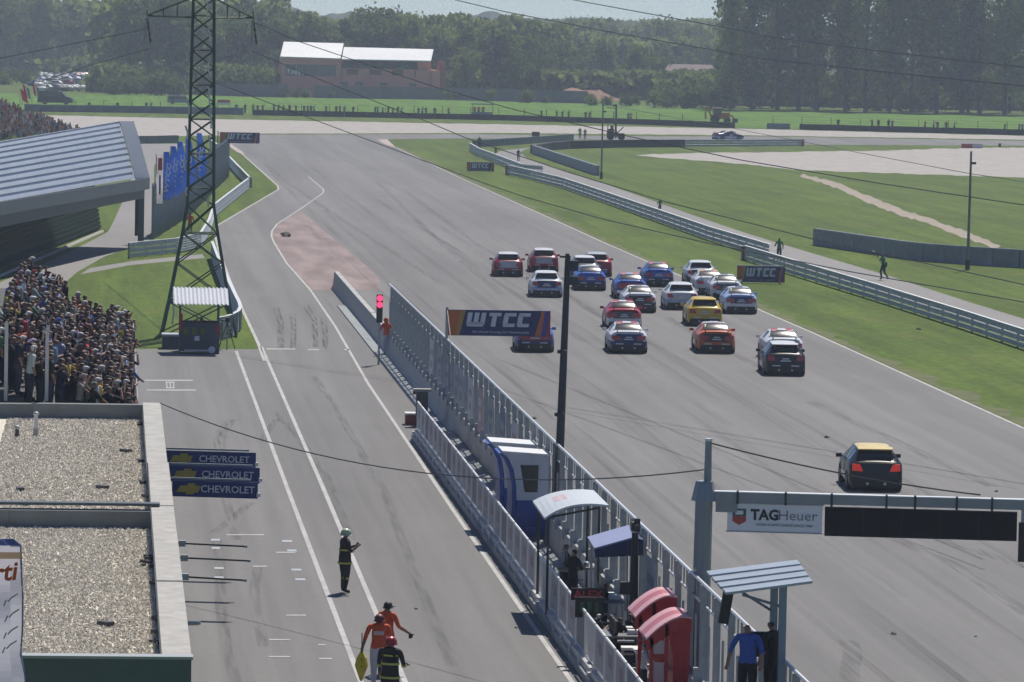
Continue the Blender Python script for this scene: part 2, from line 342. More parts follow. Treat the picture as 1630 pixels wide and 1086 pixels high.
marks('tyre_marks', [[(437, 496), (446, 515), (447, 535), (447, 555)], [(443, 490), (450, 515), (451, 554)], [(463, 505), (467, 530), (464, 553)], [(470, 500), (470, 530), (469, 556)],
      [(484, 490), (498, 510), (501, 530), (501, 554)], [(490, 485), (503, 508), (506, 552)], [(512, 510), (517, 530), (516, 553)], [(520, 515), (521, 540), (519, 556)], [(516, 474), (526, 486), (530, 494)]]+[[(x0+d, y0), (x1+d, y1), (x2+d, y2)] for x0, y0, x1, y1, x2, y2 in ((440, 492, 447, 515, 447, 555), (466, 500, 468, 528, 467, 555), (487, 488, 501, 510, 502, 553), (514, 505, 518, 530, 517, 555)) for d in (-4, -2.2, 2.6)], .11)
marks('tyre_marks', [[(366, 668), (348, 690), (346, 705), (350, 730), (356, 780), (366, 820), (376, 860)], [(372, 668), (356, 688), (352, 705), (356, 728)], [(440, 668), (424, 690), (418, 703)], [(400, 800), (370, 826), (340, 848)],
      [(436, 655), (470, 690), (520, 760), (560, 860)], [(345, 860), (352, 905), (350, 960), (362, 1040), (375, 1086)], [(410, 900), (404, 950), (420, 1030)], [(500, 600), (540, 660), (610, 780), (640, 860), (680, 960), (720, 1060)]], .3)
marks('racing_line', [[(1350, 1086), (1358, 1040), (1350, 1020)], [(1640, 980), (1520, 900), (1400, 848), (1340, 835), (1250, 835)], [(1640, 905), (1500, 860), (1420, 845)], [(640, 300), (760, 390), (900, 470), (1010, 535)], [(600, 290), (700, 385), (800, 470)], [(1210, 585), (1130, 545), (1060, 505)],
      [(420, 262), (470, 300), (560, 360), (700, 450)], [(1290, 640), (1420, 700), (1580, 775)]], .5)
M_SEAM = M_SKID.copy(); M_SEAM.name = 'rubbered_streak'; _q = [n_ for n_ in M_SEAM.node_tree.nodes if n_.type == 'MAP_RANGE'][0]; _q.inputs[4].default_value = .22; _q = [n_ for n_ in M_SEAM.node_tree.nodes if n_.type == 'MAPPING'][0]; _q.inputs['Scale'].default_value = (1.2, .02, 1)
_rs = random.Random(11)
for k in range(16):
    x0 = _rs.uniform(16, 35); y0 = _rs.uniform(90, 260); L_ = _rs.uniform(80, 260); dx = _rs.uniform(-2.5, 1.0)
    line('rubber_streak', [Vector((x0, y0, 0)), Vector((x0+dx*.3, y0+L_*.5, 0)), Vector((x0+dx, y0+L_, 0))], _rs.uniform(.18, .6), .0105+.0001*k, M_SEAM)
for x0 in (20.6, 28.4): line('paving_seam', [Vector((x0, 86, 0)), Vector((x0, 560, 0))], .05, .0125, M_SEAM)
# distant hills
b = MB(); xs = np.linspace(-250, 750, 300); prof = []
M_HILL = mat('wooded_hill', (.06, .09, .05), .95, var=.4, scale=.02, coord='World')
def hillz(x): return 20+5*math.sin(x*.011+1)+2.5*math.sin(x*.037)+1.5*math.sin(x*.11)+random.uniform(0, 2.5)
n = len(xs)
vs_ = [(x, 2330, -2) for x in xs]+[(x, 2380, hillz(x)) for x in xs]+[(x, 2480, 10) for x in xs]
b.add(vs_, [(i, i+1, n+i+1, n+i) for i in range(n-1)]+[(n+i, n+i+1, 2*n+i+1, 2*n+i) for i in range(n-1)])
structure('hills', b, M_HILL)
# ================================================================== WALLS, RAILS AND FENCES
M_GALV = mat('galvanised_steel', (.34, .37, .39), .5, .3, var=.18, scale=4)
M_GALV2 = mat('weathered_guardrail', (.46, .5, .53), .55, .1, var=.22, scale=1.5)
M_CONC = mat('cast_concrete', (.42, .42, .41), .85, var=.14, scale=1.7, bump=.15)
M_CONC2 = mat('pale_parapet_concrete', (.40, .39, .365), .85, var=.2, scale=2.2, bump=.2)
M_DARK = mat('dark_metal', (.03, .033, .036), .5)
M_BLACK = mat('black_plastic', (.012, .012, .013), .5)
M_TYRE = mat('belted_tyre_wall', (.022, .024, .028), .7, var=.4, scale=.7)
M_GREYW = mat('grey_belting', (.21, .24, .27), .7, var=.25, scale=.8)
M_ORANGE = mat('orange_marker', (.6, .13, .04), .6); M_WHITE = mat('white_paint', (.74, .75, .75), .5, var=.06, scale=3)
def densify(pts, step):
    out = [Vector(pts[0])]
    for a, c in zip(pts[:-1], pts[1:]):
        a, c = Vector(a), Vector(c); n = max(1, round((c-a).length/step)); out += [a+(c-a)*k/n for k in range(1, n+1)]
    return out
def walk(pts, step):                               # points every `step` along a polyline with heading
    res = []; carry = 0.
    for a, c in zip(pts[:-1], pts[1:]):
        a, c = Vector(a), Vector(c); L = (c-a).length; d = (c-a)/L; t = carry
        while t <= L: res.append((a+d*t, math.atan2(d.y, d.x))); t += step
        carry = t-L
    return res
def guardrail(label, pix, h=.95, beams=3, step=4., mirror=1, end=None, m=None):
    pts = [P(*q) for q in pix]; o = pts[0]; t = thing('guardrail', label, 'guardrail', o); m = m or M_GALV2
    pitch = h/beams
    prof = [(-.0, -.48), (.055, -.36), (.055, -.2), (0, -.06), (0, .06), (.055, .2), (.055, .36), (0, .48)]
    pp = densify(pts, 4)
    for k in range(beams):
        zc = pitch*(k+.5)+.04
        MB().sweep(pp, [(mirror*(a+.06), zc+q*pitch*.86) for a, q in prof]).build('rail_beam', m, t, True)
    me = MB().box((0, 0, (h+.05)/2), (.12, .1, h+.05)).mesh('post', M_GALV)
    for p, a in walk(pts, step): obj('post', me, t, p-o, a)
    MB().sweep(pp, [(mirror*-.07, h+.07), (mirror*.12, h+.07), (mirror*.12, h+.03)]).build('top_cap', mat('bright_rail_cap', (.55, .57, .58), .5, .2), t)
    if end:
        a = pts[end[0]]; MB().box((a.x, a.y, h/2), (.5, .5, h+.02)).build('end_marker', end[1], t)
    return t
guardrail('long grey guardrail along the right grass verge, beside the walking photographer', [(1186, 414), (1240, 431), (1392, 478), (1538, 525), (1630, 556), (1760, 600)], .95, 3, 4, 1, (0, mat('rusty_end', (.25, .13, .07), .7)))
guardrail('grey guardrail with a red end between the grass verge and the service path', [(808, 278.4), (830, 283), (865, 291.7), (896, 299.5), (960, 322), (1130, 383), (1226, 413)], 1.0, 3, 4, 1, (0, mat('faded_red_plastic', (.45, .16, .14), .7)))
guardrail('pale curved guardrail where the service path meets the far bend', [(748, 240), (763, 249), (799, 263), (832, 276), (865, 279)], .95, 2, 4, 1)
guardrail('grey guardrail with an orange end, beyond the black tyre wall on the infield', [(1091, 234), (1180, 234), (1277, 233)], .95, 3, 4, 1, (2, M_ORANGE))
guardrail('grey guardrail behind the pylon, bent at the gravel corner below the blue flags', [(205, 412), (280, 404), (318, 395), (332, 372), (340, 346), (395, 301)], 1.0, 3, 3, 1)
guardrail('dark guardrail running from the bent rail end up to the far advertising board', [(397, 299), (372, 272), (347, 244), (336, 236)], 1.0, 3, 3, -1, (0, M_GALV))
guardrail('guardrail stacked five beams high, curving round the pylon foot beside the pit exit', [(338, 412), (345, 432), (357, 463), (373, 499), (381, 516), (383, 524), (380, 531), (372, 536), (362, 540), (347, 543)], 1.1, 5, 2.2, 1)
def barrier(label, pix, h, panel, m, thick=.5, name='tyre_wall', cat='barrier', cap=None):
    pts = [P(*q) for q in pix]; o = pts[0]; t = thing(name, label, cat, o)
    pp = walk(pts, panel)
    me = {}
    for i, ((a, r), (c, r2)) in enumerate(zip(pp[:-1], pp[1:])):
        L = (c-a).length; b_ = MB(); dh = random.uniform(-.02, .02)
        key = round(L, 2), i % 3
        if key not in me: me[key] = b_.box((L/2, 0, (h+dh)/2), (L-.05, thick, h+dh)).box((L/2, 0, (h+dh)*.98), (L-.3, thick*.6, .08)).mesh('wall_panel', m)
        obj('wall_panel', me[key], t, a-o, math.atan2((c-a).y, (c-a).x))
    return t
barrier('grey panelled barrier curving across the infield grass beside the right lamp pole', [(1297.6, 390.5), (1380, 403), (1458, 415), (1550, 422), (1630, 427), (1760, 433)], 1.25, 2.3, M_GREYW, .4)
barrier('grey barrier slanting down the infield to the slim pole beside the service path', [(849, 245), (900, 262.5), (951.5, 280)], 1.1, 3., mat('bluish_belting', (.2, .24, .29), .7, var=.2, scale=.8), .4)
barrier('black tyre wall curving round the infield end, in front of the mast truck', [(849, 244), (870, 240), (904, 237), (990, 235), (1088, 234.5)], 1.05, 3., M_TYRE, .8)
barrier('grey ribbed barrier beyond the service path at the far bend', [(754, 235), (830, 230), (914, 224)], .95, 2.5, mat('slate_belting', (.13, .16, .18), .7, var=.3, scale=.8), .4)
barrier('long black tyre wall below the green field across the far bend', [(402, 183.6), (600, 187.5), (820, 192.3), (1000, 198), (1189, 205)], .95, 4., M_TYRE, .8)
barrier('black tyre wall below the green field in front of the poplars, right part', [(1273, 206.5), (1450, 211), (1630, 215.5), (1800, 220)], .95, 4., M_TYRE, .8)
barrier('grey stretch of barrier between the two black tyre walls by the field', [(1220, 205.3), (1273, 206.4)], .95, 4., M_GREYW, .5)
barrier('grey barrier below the field on the left, beside the parked black van', [(40, 177), (59, 177.8), (230, 180), (400, 183.5)], 1.2, 4., mat('blue_grey_belting', (.14, .17, .21), .7, var=.25, scale=.6), .5)
barrier('dark slatted barrier between the metal canopy and the blue flags', [(213, 229), (250, 228.5), (292, 227.5)], 1.0, 2.5, mat('green_grey_belting', (.12, .15, .15), .7, var=.25, scale=.8), .4)
# wire fence on the far tyre wall
for lab, pix in (('thin wire fence on posts behind the black tyre wall at the far bend', [(120, 176), (402, 181), (820, 189.5), (1120, 200)]), ('thin wire fence on posts behind the tyre wall before the poplars', [(1230, 203), (1630, 212.5), (1760, 216)])):
    pts = [P(*q) for q in pix]; t = thing('wire_fence', lab, 'fence', pts[0]); me = MB().box((0, 0, .95), (.09, .09, 1.9)).mesh('post', M_DARK)
    for p, a in walk(pts, 5.): obj('post', me, t, p-pts[0], a)
    b = MB()
    for z in (1.0, 1.4, 1.85): b.tube([p+Vector((0, 0, z)) for p in pts], .012, 4)
    b.build('wire', M_DARK, t)
# ------------------------------------------------------------------ pit wall: concrete blocks, steel posts, mesh, platform
FX, RX = 13.3, 11.6
M_MESH = bpy.data.materials.new('wire_mesh'); M_MESH.use_nodes = True
_t = M_MESH.node_tree; _b = _t.nodes['Principled BSDF']; _b.inputs['Base Color'].default_value = (.1, .12, .13, 1); _b.inputs['Metallic'].default_value = .3; _b.inputs['Roughness'].default_value = .5
_c = _t.nodes.new('ShaderNodeTexCoord'); _l = []
for ax in (1, 2):
    _s = _t.nodes.new('ShaderNodeSeparateXYZ'); _t.links.new(_c.outputs['Object'], _s.inputs[0])
    _q = _t.nodes.new('ShaderNodeMath'); _q.operation = 'PINGPONG'; _q.inputs[1].default_value = .03; _t.links.new(_s.outputs[ax], _q.inputs[0])
    _k = _t.nodes.new('ShaderNodeMath'); _k.operation = 'LESS_THAN'; _k.inputs[1].default_value = .0028; _t.links.new(_q.outputs[0], _k.inputs[0]); _l.append(_k)
_x = _t.nodes.new('ShaderNodeMath'); _x.operation = 'MAXIMUM'; _t.links.new(_l[0].outputs[0], _x.inputs[0]); _t.links.new(_l[1].outputs[0], _x.inputs[1]); _t.links.new(_x.outputs[0], _b.inputs['Alpha'])
o = Vector((FX, 85, 0))
pw = thing('pit_wall', 'long concrete pit wall between the pit lane and the racing track', 'wall', o)
me = MB().prism([(-.3, 0, 0), (.3, 0, 0), (.2, 0, .25), (.13, 0, 1.0), (-.13, 0, 1.0), (-.2, 0, .25)], (0, 3.94, 0)).mesh('wall_block', M_CONC)
for k in range(49): obj('wall_block', me, pw, (0, 4.0*k-.5, random.uniform(-.01, .01)))
FEN = thing('catch_fence', 'tall galvanised catch fence with overhanging top on the pit wall', 'fence', o)
p_ = MB().box((0, 0, 2.1), (.15, .1, 2.22)).box((-.14, 0, 1.1), (.12, .16, .5))
me = p_.mesh('post', M_GALV)
panel = MB().poly([(0, .06, 1.02), (0, 2.32, 1.02), (0, 2.32, 3.2), (0, .06, 3.2)]).mesh('mesh_panel', M_MESH)
strut = MB().box((.06, 1.2, 2.95), (.04, .07, .5)).box((.06, .6, 2.95), (.03, .04, .5)).box((.06, 1.8, 2.95), (.03, .04, .5)).mesh('top_brace', M_GALV)
stake = MB().box((0, 0, 0), (.05, .06, 1.4)).mesh('stake', M_GALV)
for k in range(59):
    y = 2.4*k
    obj('post', me, FEN, (0, y, 0)); obj('mesh_panel', panel, FEN, (0, y, 0)); obj('top_brace', strut, FEN, (0, y, 0))
    for q in (1.2,): obj('stake', stake, FEN, (-.02, y+q, 1.72))
for x, z, r in ((0, 3.23, .04), (.05, 2.72, .03), (0, 1.06, .03)): MB().tube([o+Vector((x, 0, z)), o+Vector((x, 141.6, z))], r, 6).build('top_rail', mat('bright_galvanised', (.62, .64, .65), .4, .5), FEN)
# cloth banners tied to the fence
ORDN = ['first', 'second', 'third', 'fourth', 'fifth', 'sixth', 'seventh', 'eighth', 'ninth', 'tenth', 'eleventh']
M_BAN = [mat('grey_banner', (.38, .4, .43), .7, var=.1, scale=3), mat('white_banner', (.6, .61, .63), .7, var=.1, scale=3), mat('blue_grey_banner', (.2, .25, .33), .7, var=.2, scale=3), mat('pinkish_banner', (.48, .36, .36), .7, var=.15, scale=3)]
seq = [1, 0, 2, 0, 0, 1, 3, 0, 2, 1, 0]
for i, y in enumerate((193, 188.3, 183.5, 178.7, 176.3, 171.5, 166.7, 162, 157, 152.2, 112.6)):
    bm_ = MB().box((0, 1.1, 1.92), (.02, 2.1, 1.6)); bm_.box((-.012, 1.1, 2.2), (.012, 1.4, .25)).box((-.012, 1.1, 1.7), (.012, .9, .3))
    bm_.m[6:] = [1]*12
    col = ['white', 'pale grey', 'slate blue', 'light grey', 'plain grey', 'bright white', 'faded pink', 'dull grey', 'dark blue', 'clean white', 'grey'][i]
    c = obj('banner', bm_.mesh('banner', [M_BAN[seq[i]], M_BAN[(seq[i]+2) % 4]]), None, (FX-.1, y, 0))
    tag(c, f'{col} banner tied to the catch fence, {ORDN[i]} from its far end', 'banner', 'banners on the catch fence')
# raised platform behind the wall and its block-mounted railing
b = MB(); b.bx(RX, FX-.31, 95, 178.5, 0, .26); PLAT = b.build('pit_platform', mat('platform_concrete', (.2, .22, .24), .85, var=.2, scale=.8), o=(RX, 95, 0)); tag(PLAT, 'raised concrete platform behind the pit wall railing', 'platform')
b = MB(); b.bx(RX+.9, FX-.31, 178.7, 262, 0, .07); tag(b.build('pit_wall_footing', mat('footing_concrete', (.27, .29, .31), .85, var=.15, scale=.6), o=(RX, 178, 0)), 'low concrete footing along the end of the pit wall', 'kerb')
M_BLK = mat('white_block', (.66, .66, .64), .7, var=.12, scale=2); M_BLK2 = mat('grey_block', (.36, .37, .38), .8, var=.15, scale=2)
RAIL = thing('pit_railing', 'long railing with banner panels on white blocks beside the pit lane', 'railing', (RX, 95, 0))
fr = MB()
for yy in (0, 2.1): fr.tube([(0, yy, .3), (0, yy, 1.42)], .035, 6)
fr.tube([(0, 0, 1.42), (0, 2.1, 1.42)], .035, 6).tube([(0, 0, .42), (0, 2.1, .42)], .02, 6)
fme = fr.mesh('railing_frame', mat('pale_railing', (.78, .79, .8), .4, .2))
bars = MB()
for k in range(1, 8): bars.tube([(0, .26*k, .42), (0, .26*k, 1.42)], .018, 5)
bme = bars.mesh('railing_bars', MATS['pale_railing'])
cl = MB().box((0, 1.05, .93), (.02, 1.98, .94)).box((-.013, 1.05, 1.0), (.01, .7, .3)); cl.m[6:] = [1]*6
M_CL = mat('railing_cloth', (.5, .49, .51), .8, var=.12, scale=2); M_CLR = mat('faint_red_print', (.42, .33, .34), .8, var=.2, scale=14)
cme = cl.mesh('banner_panel', [M_CL, M_CLR])
cme2 = MB().box((0, 1.05, .93), (.02, 1.98, .94)).mesh('banner_panel', [mat('railing_cloth_dim', (.3, .3, .33), .8, var=.15, scale=2)])
bl = MB().bx(-.22, .22, 0, 2.24, 0, .2, 1).bx(-.13, .17, .12, 2.0, .2, .37).mesh('base_block', [M_BLK, M_BLK2])
ft = MB().bx(-.2, .2, -.14, .1, .2, .3).mesh('base_foot', M_BLK)
for k in range(36):
    y = 2.3*k
    obj('base_block', bl, RAIL, (0, y, 0)); obj('base_foot', ft, RAIL, (0, y+2.16, 0))
    if y > 2 : obj('railing_frame', fme, RAIL, (0, y+.05, 0))
    if k in (7, 12, 13): obj('railing_bars', bme, RAIL, (0, y+.05, 0))
    elif k % 5 == 3: obj('banner_panel', cme2, RAIL, (0, y+.05, 0))
    else: obj('banner_panel', cme, RAIL, (0, y+.05, 0))
# ------------------------------------------------------------------ pit building with gravel roofs
BX = 1.42; BY0, BY1, BYM = 79.4, 133.6, 0
BYM = P(270, 805, 4.8).y
M_WALLG = mat('green_grey_render', (.10, .15, .155), .7, var=.1, scale=1.2)
PB = thing('pit_building', 'flat roofed pit building with two gravel roofs behind concrete parapets', 'building', (BX, BY0, 0))
XL = -9.0
MB().bx(XL, BX-.02, BY0+.02, BY1-.02, 0, 4.2).build('wall', M_WALLG, PB)
b = MB()
y = BY0
MB().bx(XL, BX, BY0, BY0+.12, 3.9, 4.78).build('edge_fascia', mat('dark_green_fascia', (.09, .125, .125), .5, var=.1, scale=2), PB)
MB().bx(XL, BX+.03, BY0-.05, BY0+.3, 4.782, 4.83).build('coping', mat('grey_coping', (.34, .37, .37), .5), PB)
segs = [BY0+.31]+[BY0+.31+(BYM-BY0-.3)*q for q in (.43, .78)]+[BYM, BYM+(BY1-BYM)*.36, BY1]
for a, c in zip(segs[:-1], segs[1:]):
    dx = random.uniform(-.015, .015)
    MB().bx(BX-.5+dx, BX+dx, a+.015, c-.015, 4.21, 4.8+random.uniform(-.012, .012)).build('parapet_block', M_CONC2, PB)
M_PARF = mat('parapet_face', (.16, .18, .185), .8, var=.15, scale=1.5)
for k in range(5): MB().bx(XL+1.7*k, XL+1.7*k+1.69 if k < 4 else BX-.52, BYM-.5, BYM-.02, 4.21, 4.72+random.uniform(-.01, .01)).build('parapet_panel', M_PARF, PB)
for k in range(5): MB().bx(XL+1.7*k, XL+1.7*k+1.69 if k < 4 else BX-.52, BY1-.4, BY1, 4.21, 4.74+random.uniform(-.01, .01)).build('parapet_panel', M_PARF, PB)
MB().bx(XL, BX-.3, BYM-.3, BYM+.05, 4.81, 4.87).build('ridge_flashing', mat('dark_flashing', (.06, .08, .09), .5), PB)
for (px, py, h) in ((27, 697, .28), (57, 695, .62)):
    p = P(px, py, 4.3); v = thing('vent_pipe', 'tall grey roof vent pipe with domed cap' if h > .5 else 'short dark roof vent pipe on the gravel', 'vent', p)
    MB().tube([p, p+Vector((0, 0, h*.35))], .07, 10).build('collar', M_DARK if h < .5 else mat('worn_pipe', (.3, .28, .28), .6), v, True)
    MB().tube([p+Vector((0, 0, h*.34)), p+Vector((0, 0, h))], .055, 10).build('pipe', M_DARK if h < .5 else mat('pale_pipe', (.5, .5, .52), .5), v, True)
    MB().sphere(p+Vector((0, 0, h)), .085, sc=(1, 1, .7)).build('cap', M_GALV, v, True)
# loose stones on the roof
def stones(name, x0, x1, y0, y1, z, n, seed):
    g = np.random.default_rng(seed)
    c = np.stack([g.uniform(x0, x1, n), g.uniform(y0, y1, n), np.full(n, z)+g.uniform(-.008, .012, n)], 1)
    oc = np.array([(1, 0, 0), (0, 1, 0), (-1, 0, 0), (0, -1, 0), (0, 0, 1), (0, 0, -1)], float)
    s = g.uniform(.015, .036, (n, 1, 1))*g.uniform(.6, 1.4, (n, 1, 3)); a = g.uniform(0, 6.28, n)
    v = oc[None]*s+g.normal(0, .006, (n, 6, 3))
    ca, sa = np.cos(a)[:, None], np.sin(a)[:, None]
    v = np.stack([v[..., 0]*ca-v[..., 1]*sa, v[..., 0]*sa+v[..., 1]*ca, v[..., 2]], -1)+c[:, None]
    f = np.array([(0, 1, 4), (1, 2, 4), (2, 3, 4), (3, 0, 4), (1, 0, 5), (2, 1, 5), (3, 2, 5), (0, 3, 5)])
    F = (f[None]+6*np.arange(n)[:, None, None]).reshape(-1, 3)
    me = bpy.data.meshes.new(name); me.from_pydata(v.reshape(-1, 3).tolist(), [], F.tolist())
    return me
M_STONE = bpy.data.materials.new('roof_stones'); M_STONE.use_nodes = True
_t = M_STONE.node_tree; _b = _t.nodes['Principled BSDF']; _b.inputs['Roughness'].default_value = .9
_g = _t.nodes.new('ShaderNodeNewGeometry'); _r = _t.nodes.new('ShaderNodeValToRGB'); _e = _r.color_ramp.elements
_e[0].color = (.46, .41, .33, 1); _e[1].color = (.8, .75, .64, 1); _n = _r.color_ramp.elements.new(.5); _n.color = (.66, .61, .51, 1)
_t.links.new(_g.outputs['Random Per Island'], _r.inputs[0]); _t.links.new(_r.outputs[0], _b.inputs['Base Color'])
M_BED = mat('gravel_bed', (.64, .59, .49), .95, var=.2, scale=14)
for i, (y0, y1) in enumerate(((BY0+.12, BYM-.5), (BYM-.02, BY1-.4))):
    MB().bx(XL, BX-.5, y0, y1, 4.205, 4.32).build('roof_bed', M_BED, PB)
    me = stones('roof_gravel', -2.9, BX-.53, y0, y1, 4.33, 30000 if i == 0 else 28000, 3+i); me.materials.append(M_STONE)
    g_ = obj('roof_gravel', me, PB, -PB.location); g_['kind'] = 'stuff'
for (px, py) in ((200, 717), (32, 778), (163, 775), (37, 801), (168, 992)):
    p = P(px, py, 4.38); MB().box(p, (.16, .3, .07), 0, random.random()).build('roof_bracket', M_DARK, PB)
for px, py in ((220, 664), (222, 675), (224, 735), (226, 770), (232, 790), (236, 888), (232, 898), (238, 903), (247, 926), (250, 985), (252, 1006), (250, 1024)):
    p = P(px, py, 4.36)
    for q in range(3): MB().box(p+Vector((random.uniform(-.06, .06), random.uniform(-.5, .5), random.uniform(0, .04))), (.07, .16, .06), 0, random.random()).build('bitumen_scrap', M_BLACK, PB)
# hanging team boards on brackets beneath the parapet
M_BLUE = mat('board_blue', (.012, .03, .16), .45, var=.06, scale=2); M_LET = mat('board_letter_white', (.62, .65, .7), .5); M_GOLD = mat('badge_gold', (.42, .33, .06), .4)
tm = text_mesh('CHEVROLET', .265, M_LET, .003, sx=.98)
for i, (xl, xr, yt, yb) in enumerate(((264, 407, 715, 741), (269, 413, 741, 766), (274, 410, 765, 790))):
    a = P(xl, yb, 3.05); c = P(xr, yb+4, 3.05); hgt = .43; L = (c-a).length
    t = thing('hanging_board', f'blue hanging board with gold badge and white letters, {["farthest", "middle", "nearest"][i]} of the three', 'sign', a, 0, 'blue boards on the pit building')
    t.rotation_euler.z = math.atan2(c.y-a.y, c.x-a.x)
    MB().box((L/2, 0, hgt/2), (L, .06, hgt)).build('panel', M_BLUE, t, o=(0, 0, 0))
    MB().box((L/2-.9, .05, hgt+.05), (L+1.4, .05, .05)).build('bracket_arm', M_GALV, t, o=(0, 0, 0))
    MB().box((L+.03, 0, .1), (.1, .1, .1)).build('end_clip', M_WHITE, t, o=(0, 0, 0))
    l = obj('lettering', tm, t, (L*.65, -.037, hgt*.5)); l.scale = (1, 1, 1)
    q = MB().prism([(.12, -.034, .12), (.22, -.034, .3), (.42, -.034, .3), (.42, -.034, .36), (.62, -.034, .36), (.62, -.034, .3), (.78, -.034, .3), (.7, -.034, .12), (.6, -.034, .12), (.58, -.034, .07), (.36, -.034, .07), (.38, -.034, .12)], (0, -.012, 0)); q.build('badge', M_GOLD, t, o=(0, 0, 0))
for i, (xl, xr, y0, y1) in enumerate(((287, 391, 864, 870), (290, 396, 887, 893), (293, 390, 917, 924), (255, 268, 801, 801), (300, 316, 992, 992))):
    a, c = P(xl-22, y0, 3.4), P(xr, y1, 3.4); t = thing('board_bracket', ['empty steel bracket arm sticking out over the apron, farthest', 'empty steel bracket arm sticking out over the apron, middle', 'empty steel bracket arm sticking out over the apron, nearest', 'stub fitting on the wall below the blue boards', 'short lamp fitting on the wall near the roof corner'][i], 'bracket', a)
    b = MB().tube([a, c], .022 if i < 3 else .05, 6); b.build('arm', M_DARK if i < 3 else M_GALV, t)
    MB().box(c, (.08, .06, .06)).build('arm_tip', M_GALV, t)
    if i < 3: MB().box(a+(c-a)*.2, (.16, .1, .14)).build('clamp', M_GALV, t)
# ------------------------------------------------------------------ tiered stand carrying the crowd
SX, SY0, SY1, SZ, DX, DZ, ROWS = .5, 134.6, 177.5, 3.15, .46, .235, 11
ST = thing('tiered_stand', 'stepped concrete stand beside the gravel roof, packed with spectators', 'stand', (SX, SY0, 0))
M_STEP = mat('stand_concrete', (.07, .07, .075), .85, var=.15, scale=1.3)
for r in range(ROWS): MB().bx(SX+.25-(r+1)*DX, SX+.25-r*DX-.005, SY0, SY1, 0, SZ+r*DZ).build('step', M_STEP, ST)
MB().bx(SX+.26, SX+.34, SY0, SY1, 0, SZ+.75).build('front_wall', M_STEP, ST)
for y in np.arange(SY0+.05, SY1+.1, 2.3): MB().tube([(SX+.3, y, SZ+.7), (SX+.3, y, SZ+1.1)], .02, 5).build('rail_post', M_GALV, ST)
MB().tube([(SX+.3, SY0, SZ+1.1), (SX+.3, SY1, SZ+1.1)], .022, 6).build('handrail', M_GALV, ST)
for px, pt, pb, l in ((74, 522, 636, 'right of the two'), (9, 515, 634, 'left of the two')):
    p = PY(px, pb, SY0-.4); top = PY(px+3, pt, SY0-.4); q = thing('post', f'pale square post standing before the crowd, {l}', 'post', (p.x, p.y, 4.74))
    MB().box((p.x, p.y, (4.74+top.z)/2), (.1, .08, top.z-4.74)).build('shaft', mat('pale_post', (.42, .44, .46), .6), q)
    MB().box((p.x, p.y, top.z+.03), (.06, .05, .06)).build('finial', M_GALV, q)
# ================================================================== METAL CANOPY GRANDSTAND (left), FLAGS, PYLON
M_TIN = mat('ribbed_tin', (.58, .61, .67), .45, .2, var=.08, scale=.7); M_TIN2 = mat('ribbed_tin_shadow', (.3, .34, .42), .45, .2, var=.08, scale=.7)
A0, A1 = P(-60, 352.5, 4.0), P(235.5, 301, 4.0); g = (A1-A0).normalized(); hL = Vector((-g.y, g.x, 0))
if hL.x > 0: hL = -hL
CAN = thing('canopy_grandstand', 'covered grandstand with a steep ribbed grey metal roof and white edge', 'grandstand', (A0.x, A0.y, 0))
prof = [(0, 4.75), (.25, 5.55), (.5, 6.3), (.74, 7.0), (.97, 7.65), (1.18, 8.2), (1.6, 8.15), (2.6, 7.8), (4.2, 7.0)]
fine = []
for (a, z), (c, z2) in zip(prof[:-1], prof[1:]):
    n = 2
    fine += [(a+(c-a)*k/n, z+(z2-z)*k/n) for k in range(n)]
fine.append(prof[-1])
end = A1+hL*.72-g*1.5
def pt(base, o_, z):
    q = base+hL*o_; k = .93 if base is A0 else 1.136
    return Vector((q.x, q.y, 4.75+(z-4.75)*k if z > 4.75 else z))
for i, ((a, z), (c, z2)) in enumerate(zip(fine[:-1], fine[1:])):
    b = MB(); n_ = Vector((0, 0, 1)); out = (-hL*.9+Vector((0, 0, .35))).normalized()
    dl = Vector((c-a, z2-z))
    f1, f2 = .62, .95
    p0, p1, p2 = (a, z), (a+(c-a)*f1, z+(z2-z)*f1), (c, z2)
    h_ = out*.07
    q0 = [pt(A0, *p0), pt(end, *p0), pt(end, *p1), pt(A0, *p1)]; q1 = [pt(A0, *p1), pt(end, *p1), pt(end, *p2), pt(A0, *p2)]
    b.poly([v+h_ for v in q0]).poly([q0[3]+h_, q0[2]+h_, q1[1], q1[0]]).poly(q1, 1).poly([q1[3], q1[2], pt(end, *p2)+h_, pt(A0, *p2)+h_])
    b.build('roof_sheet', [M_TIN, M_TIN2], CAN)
b = MB()
for (a, z), (c, z2) in zip(prof[:-1], prof[1:]):
    up = (-hL*.9+Vector((0, 0, .35))).normalized()*.12
    q = [pt(end, a, z)+up, pt(A1, a, z)+up, pt(A1, c, z2)+up, pt(end, c, z2)+up]; b.prism(q, (0, 0, -.14))
b.build('edge_trim', mat('white_trim', (.66, .68, .7), .5), CAN)
b = MB(); b.prism([pt(A0, 0, 4.0)-hL*.12, pt(A1, 0, 4.0)-hL*.12, pt(A1, 0, 4.78)-hL*.12, pt(A0, 0, 4.78)-hL*.12], hL*.1); b.build('fascia', mat('grey_fascia', (.1, .12, .14), .5, .2, var=.08, scale=.6), CAN)
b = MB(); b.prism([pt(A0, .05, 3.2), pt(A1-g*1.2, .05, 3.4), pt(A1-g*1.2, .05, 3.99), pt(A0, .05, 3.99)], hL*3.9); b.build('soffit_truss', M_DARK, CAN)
cb = P(224, 389); MB().box((cb.x, cb.y, 2.0), (.42, .5, 4.0)).build('column', mat('column_steel', (.07, .085, .1), .5), CAN)
cc = cb-Vector((.32, 0, 0)); MB().tube([(cc.x, cc.y, .6), (cc.x, cc.y, 3.9)], .12, 8).build('downpipe', M_DARK, CAN)
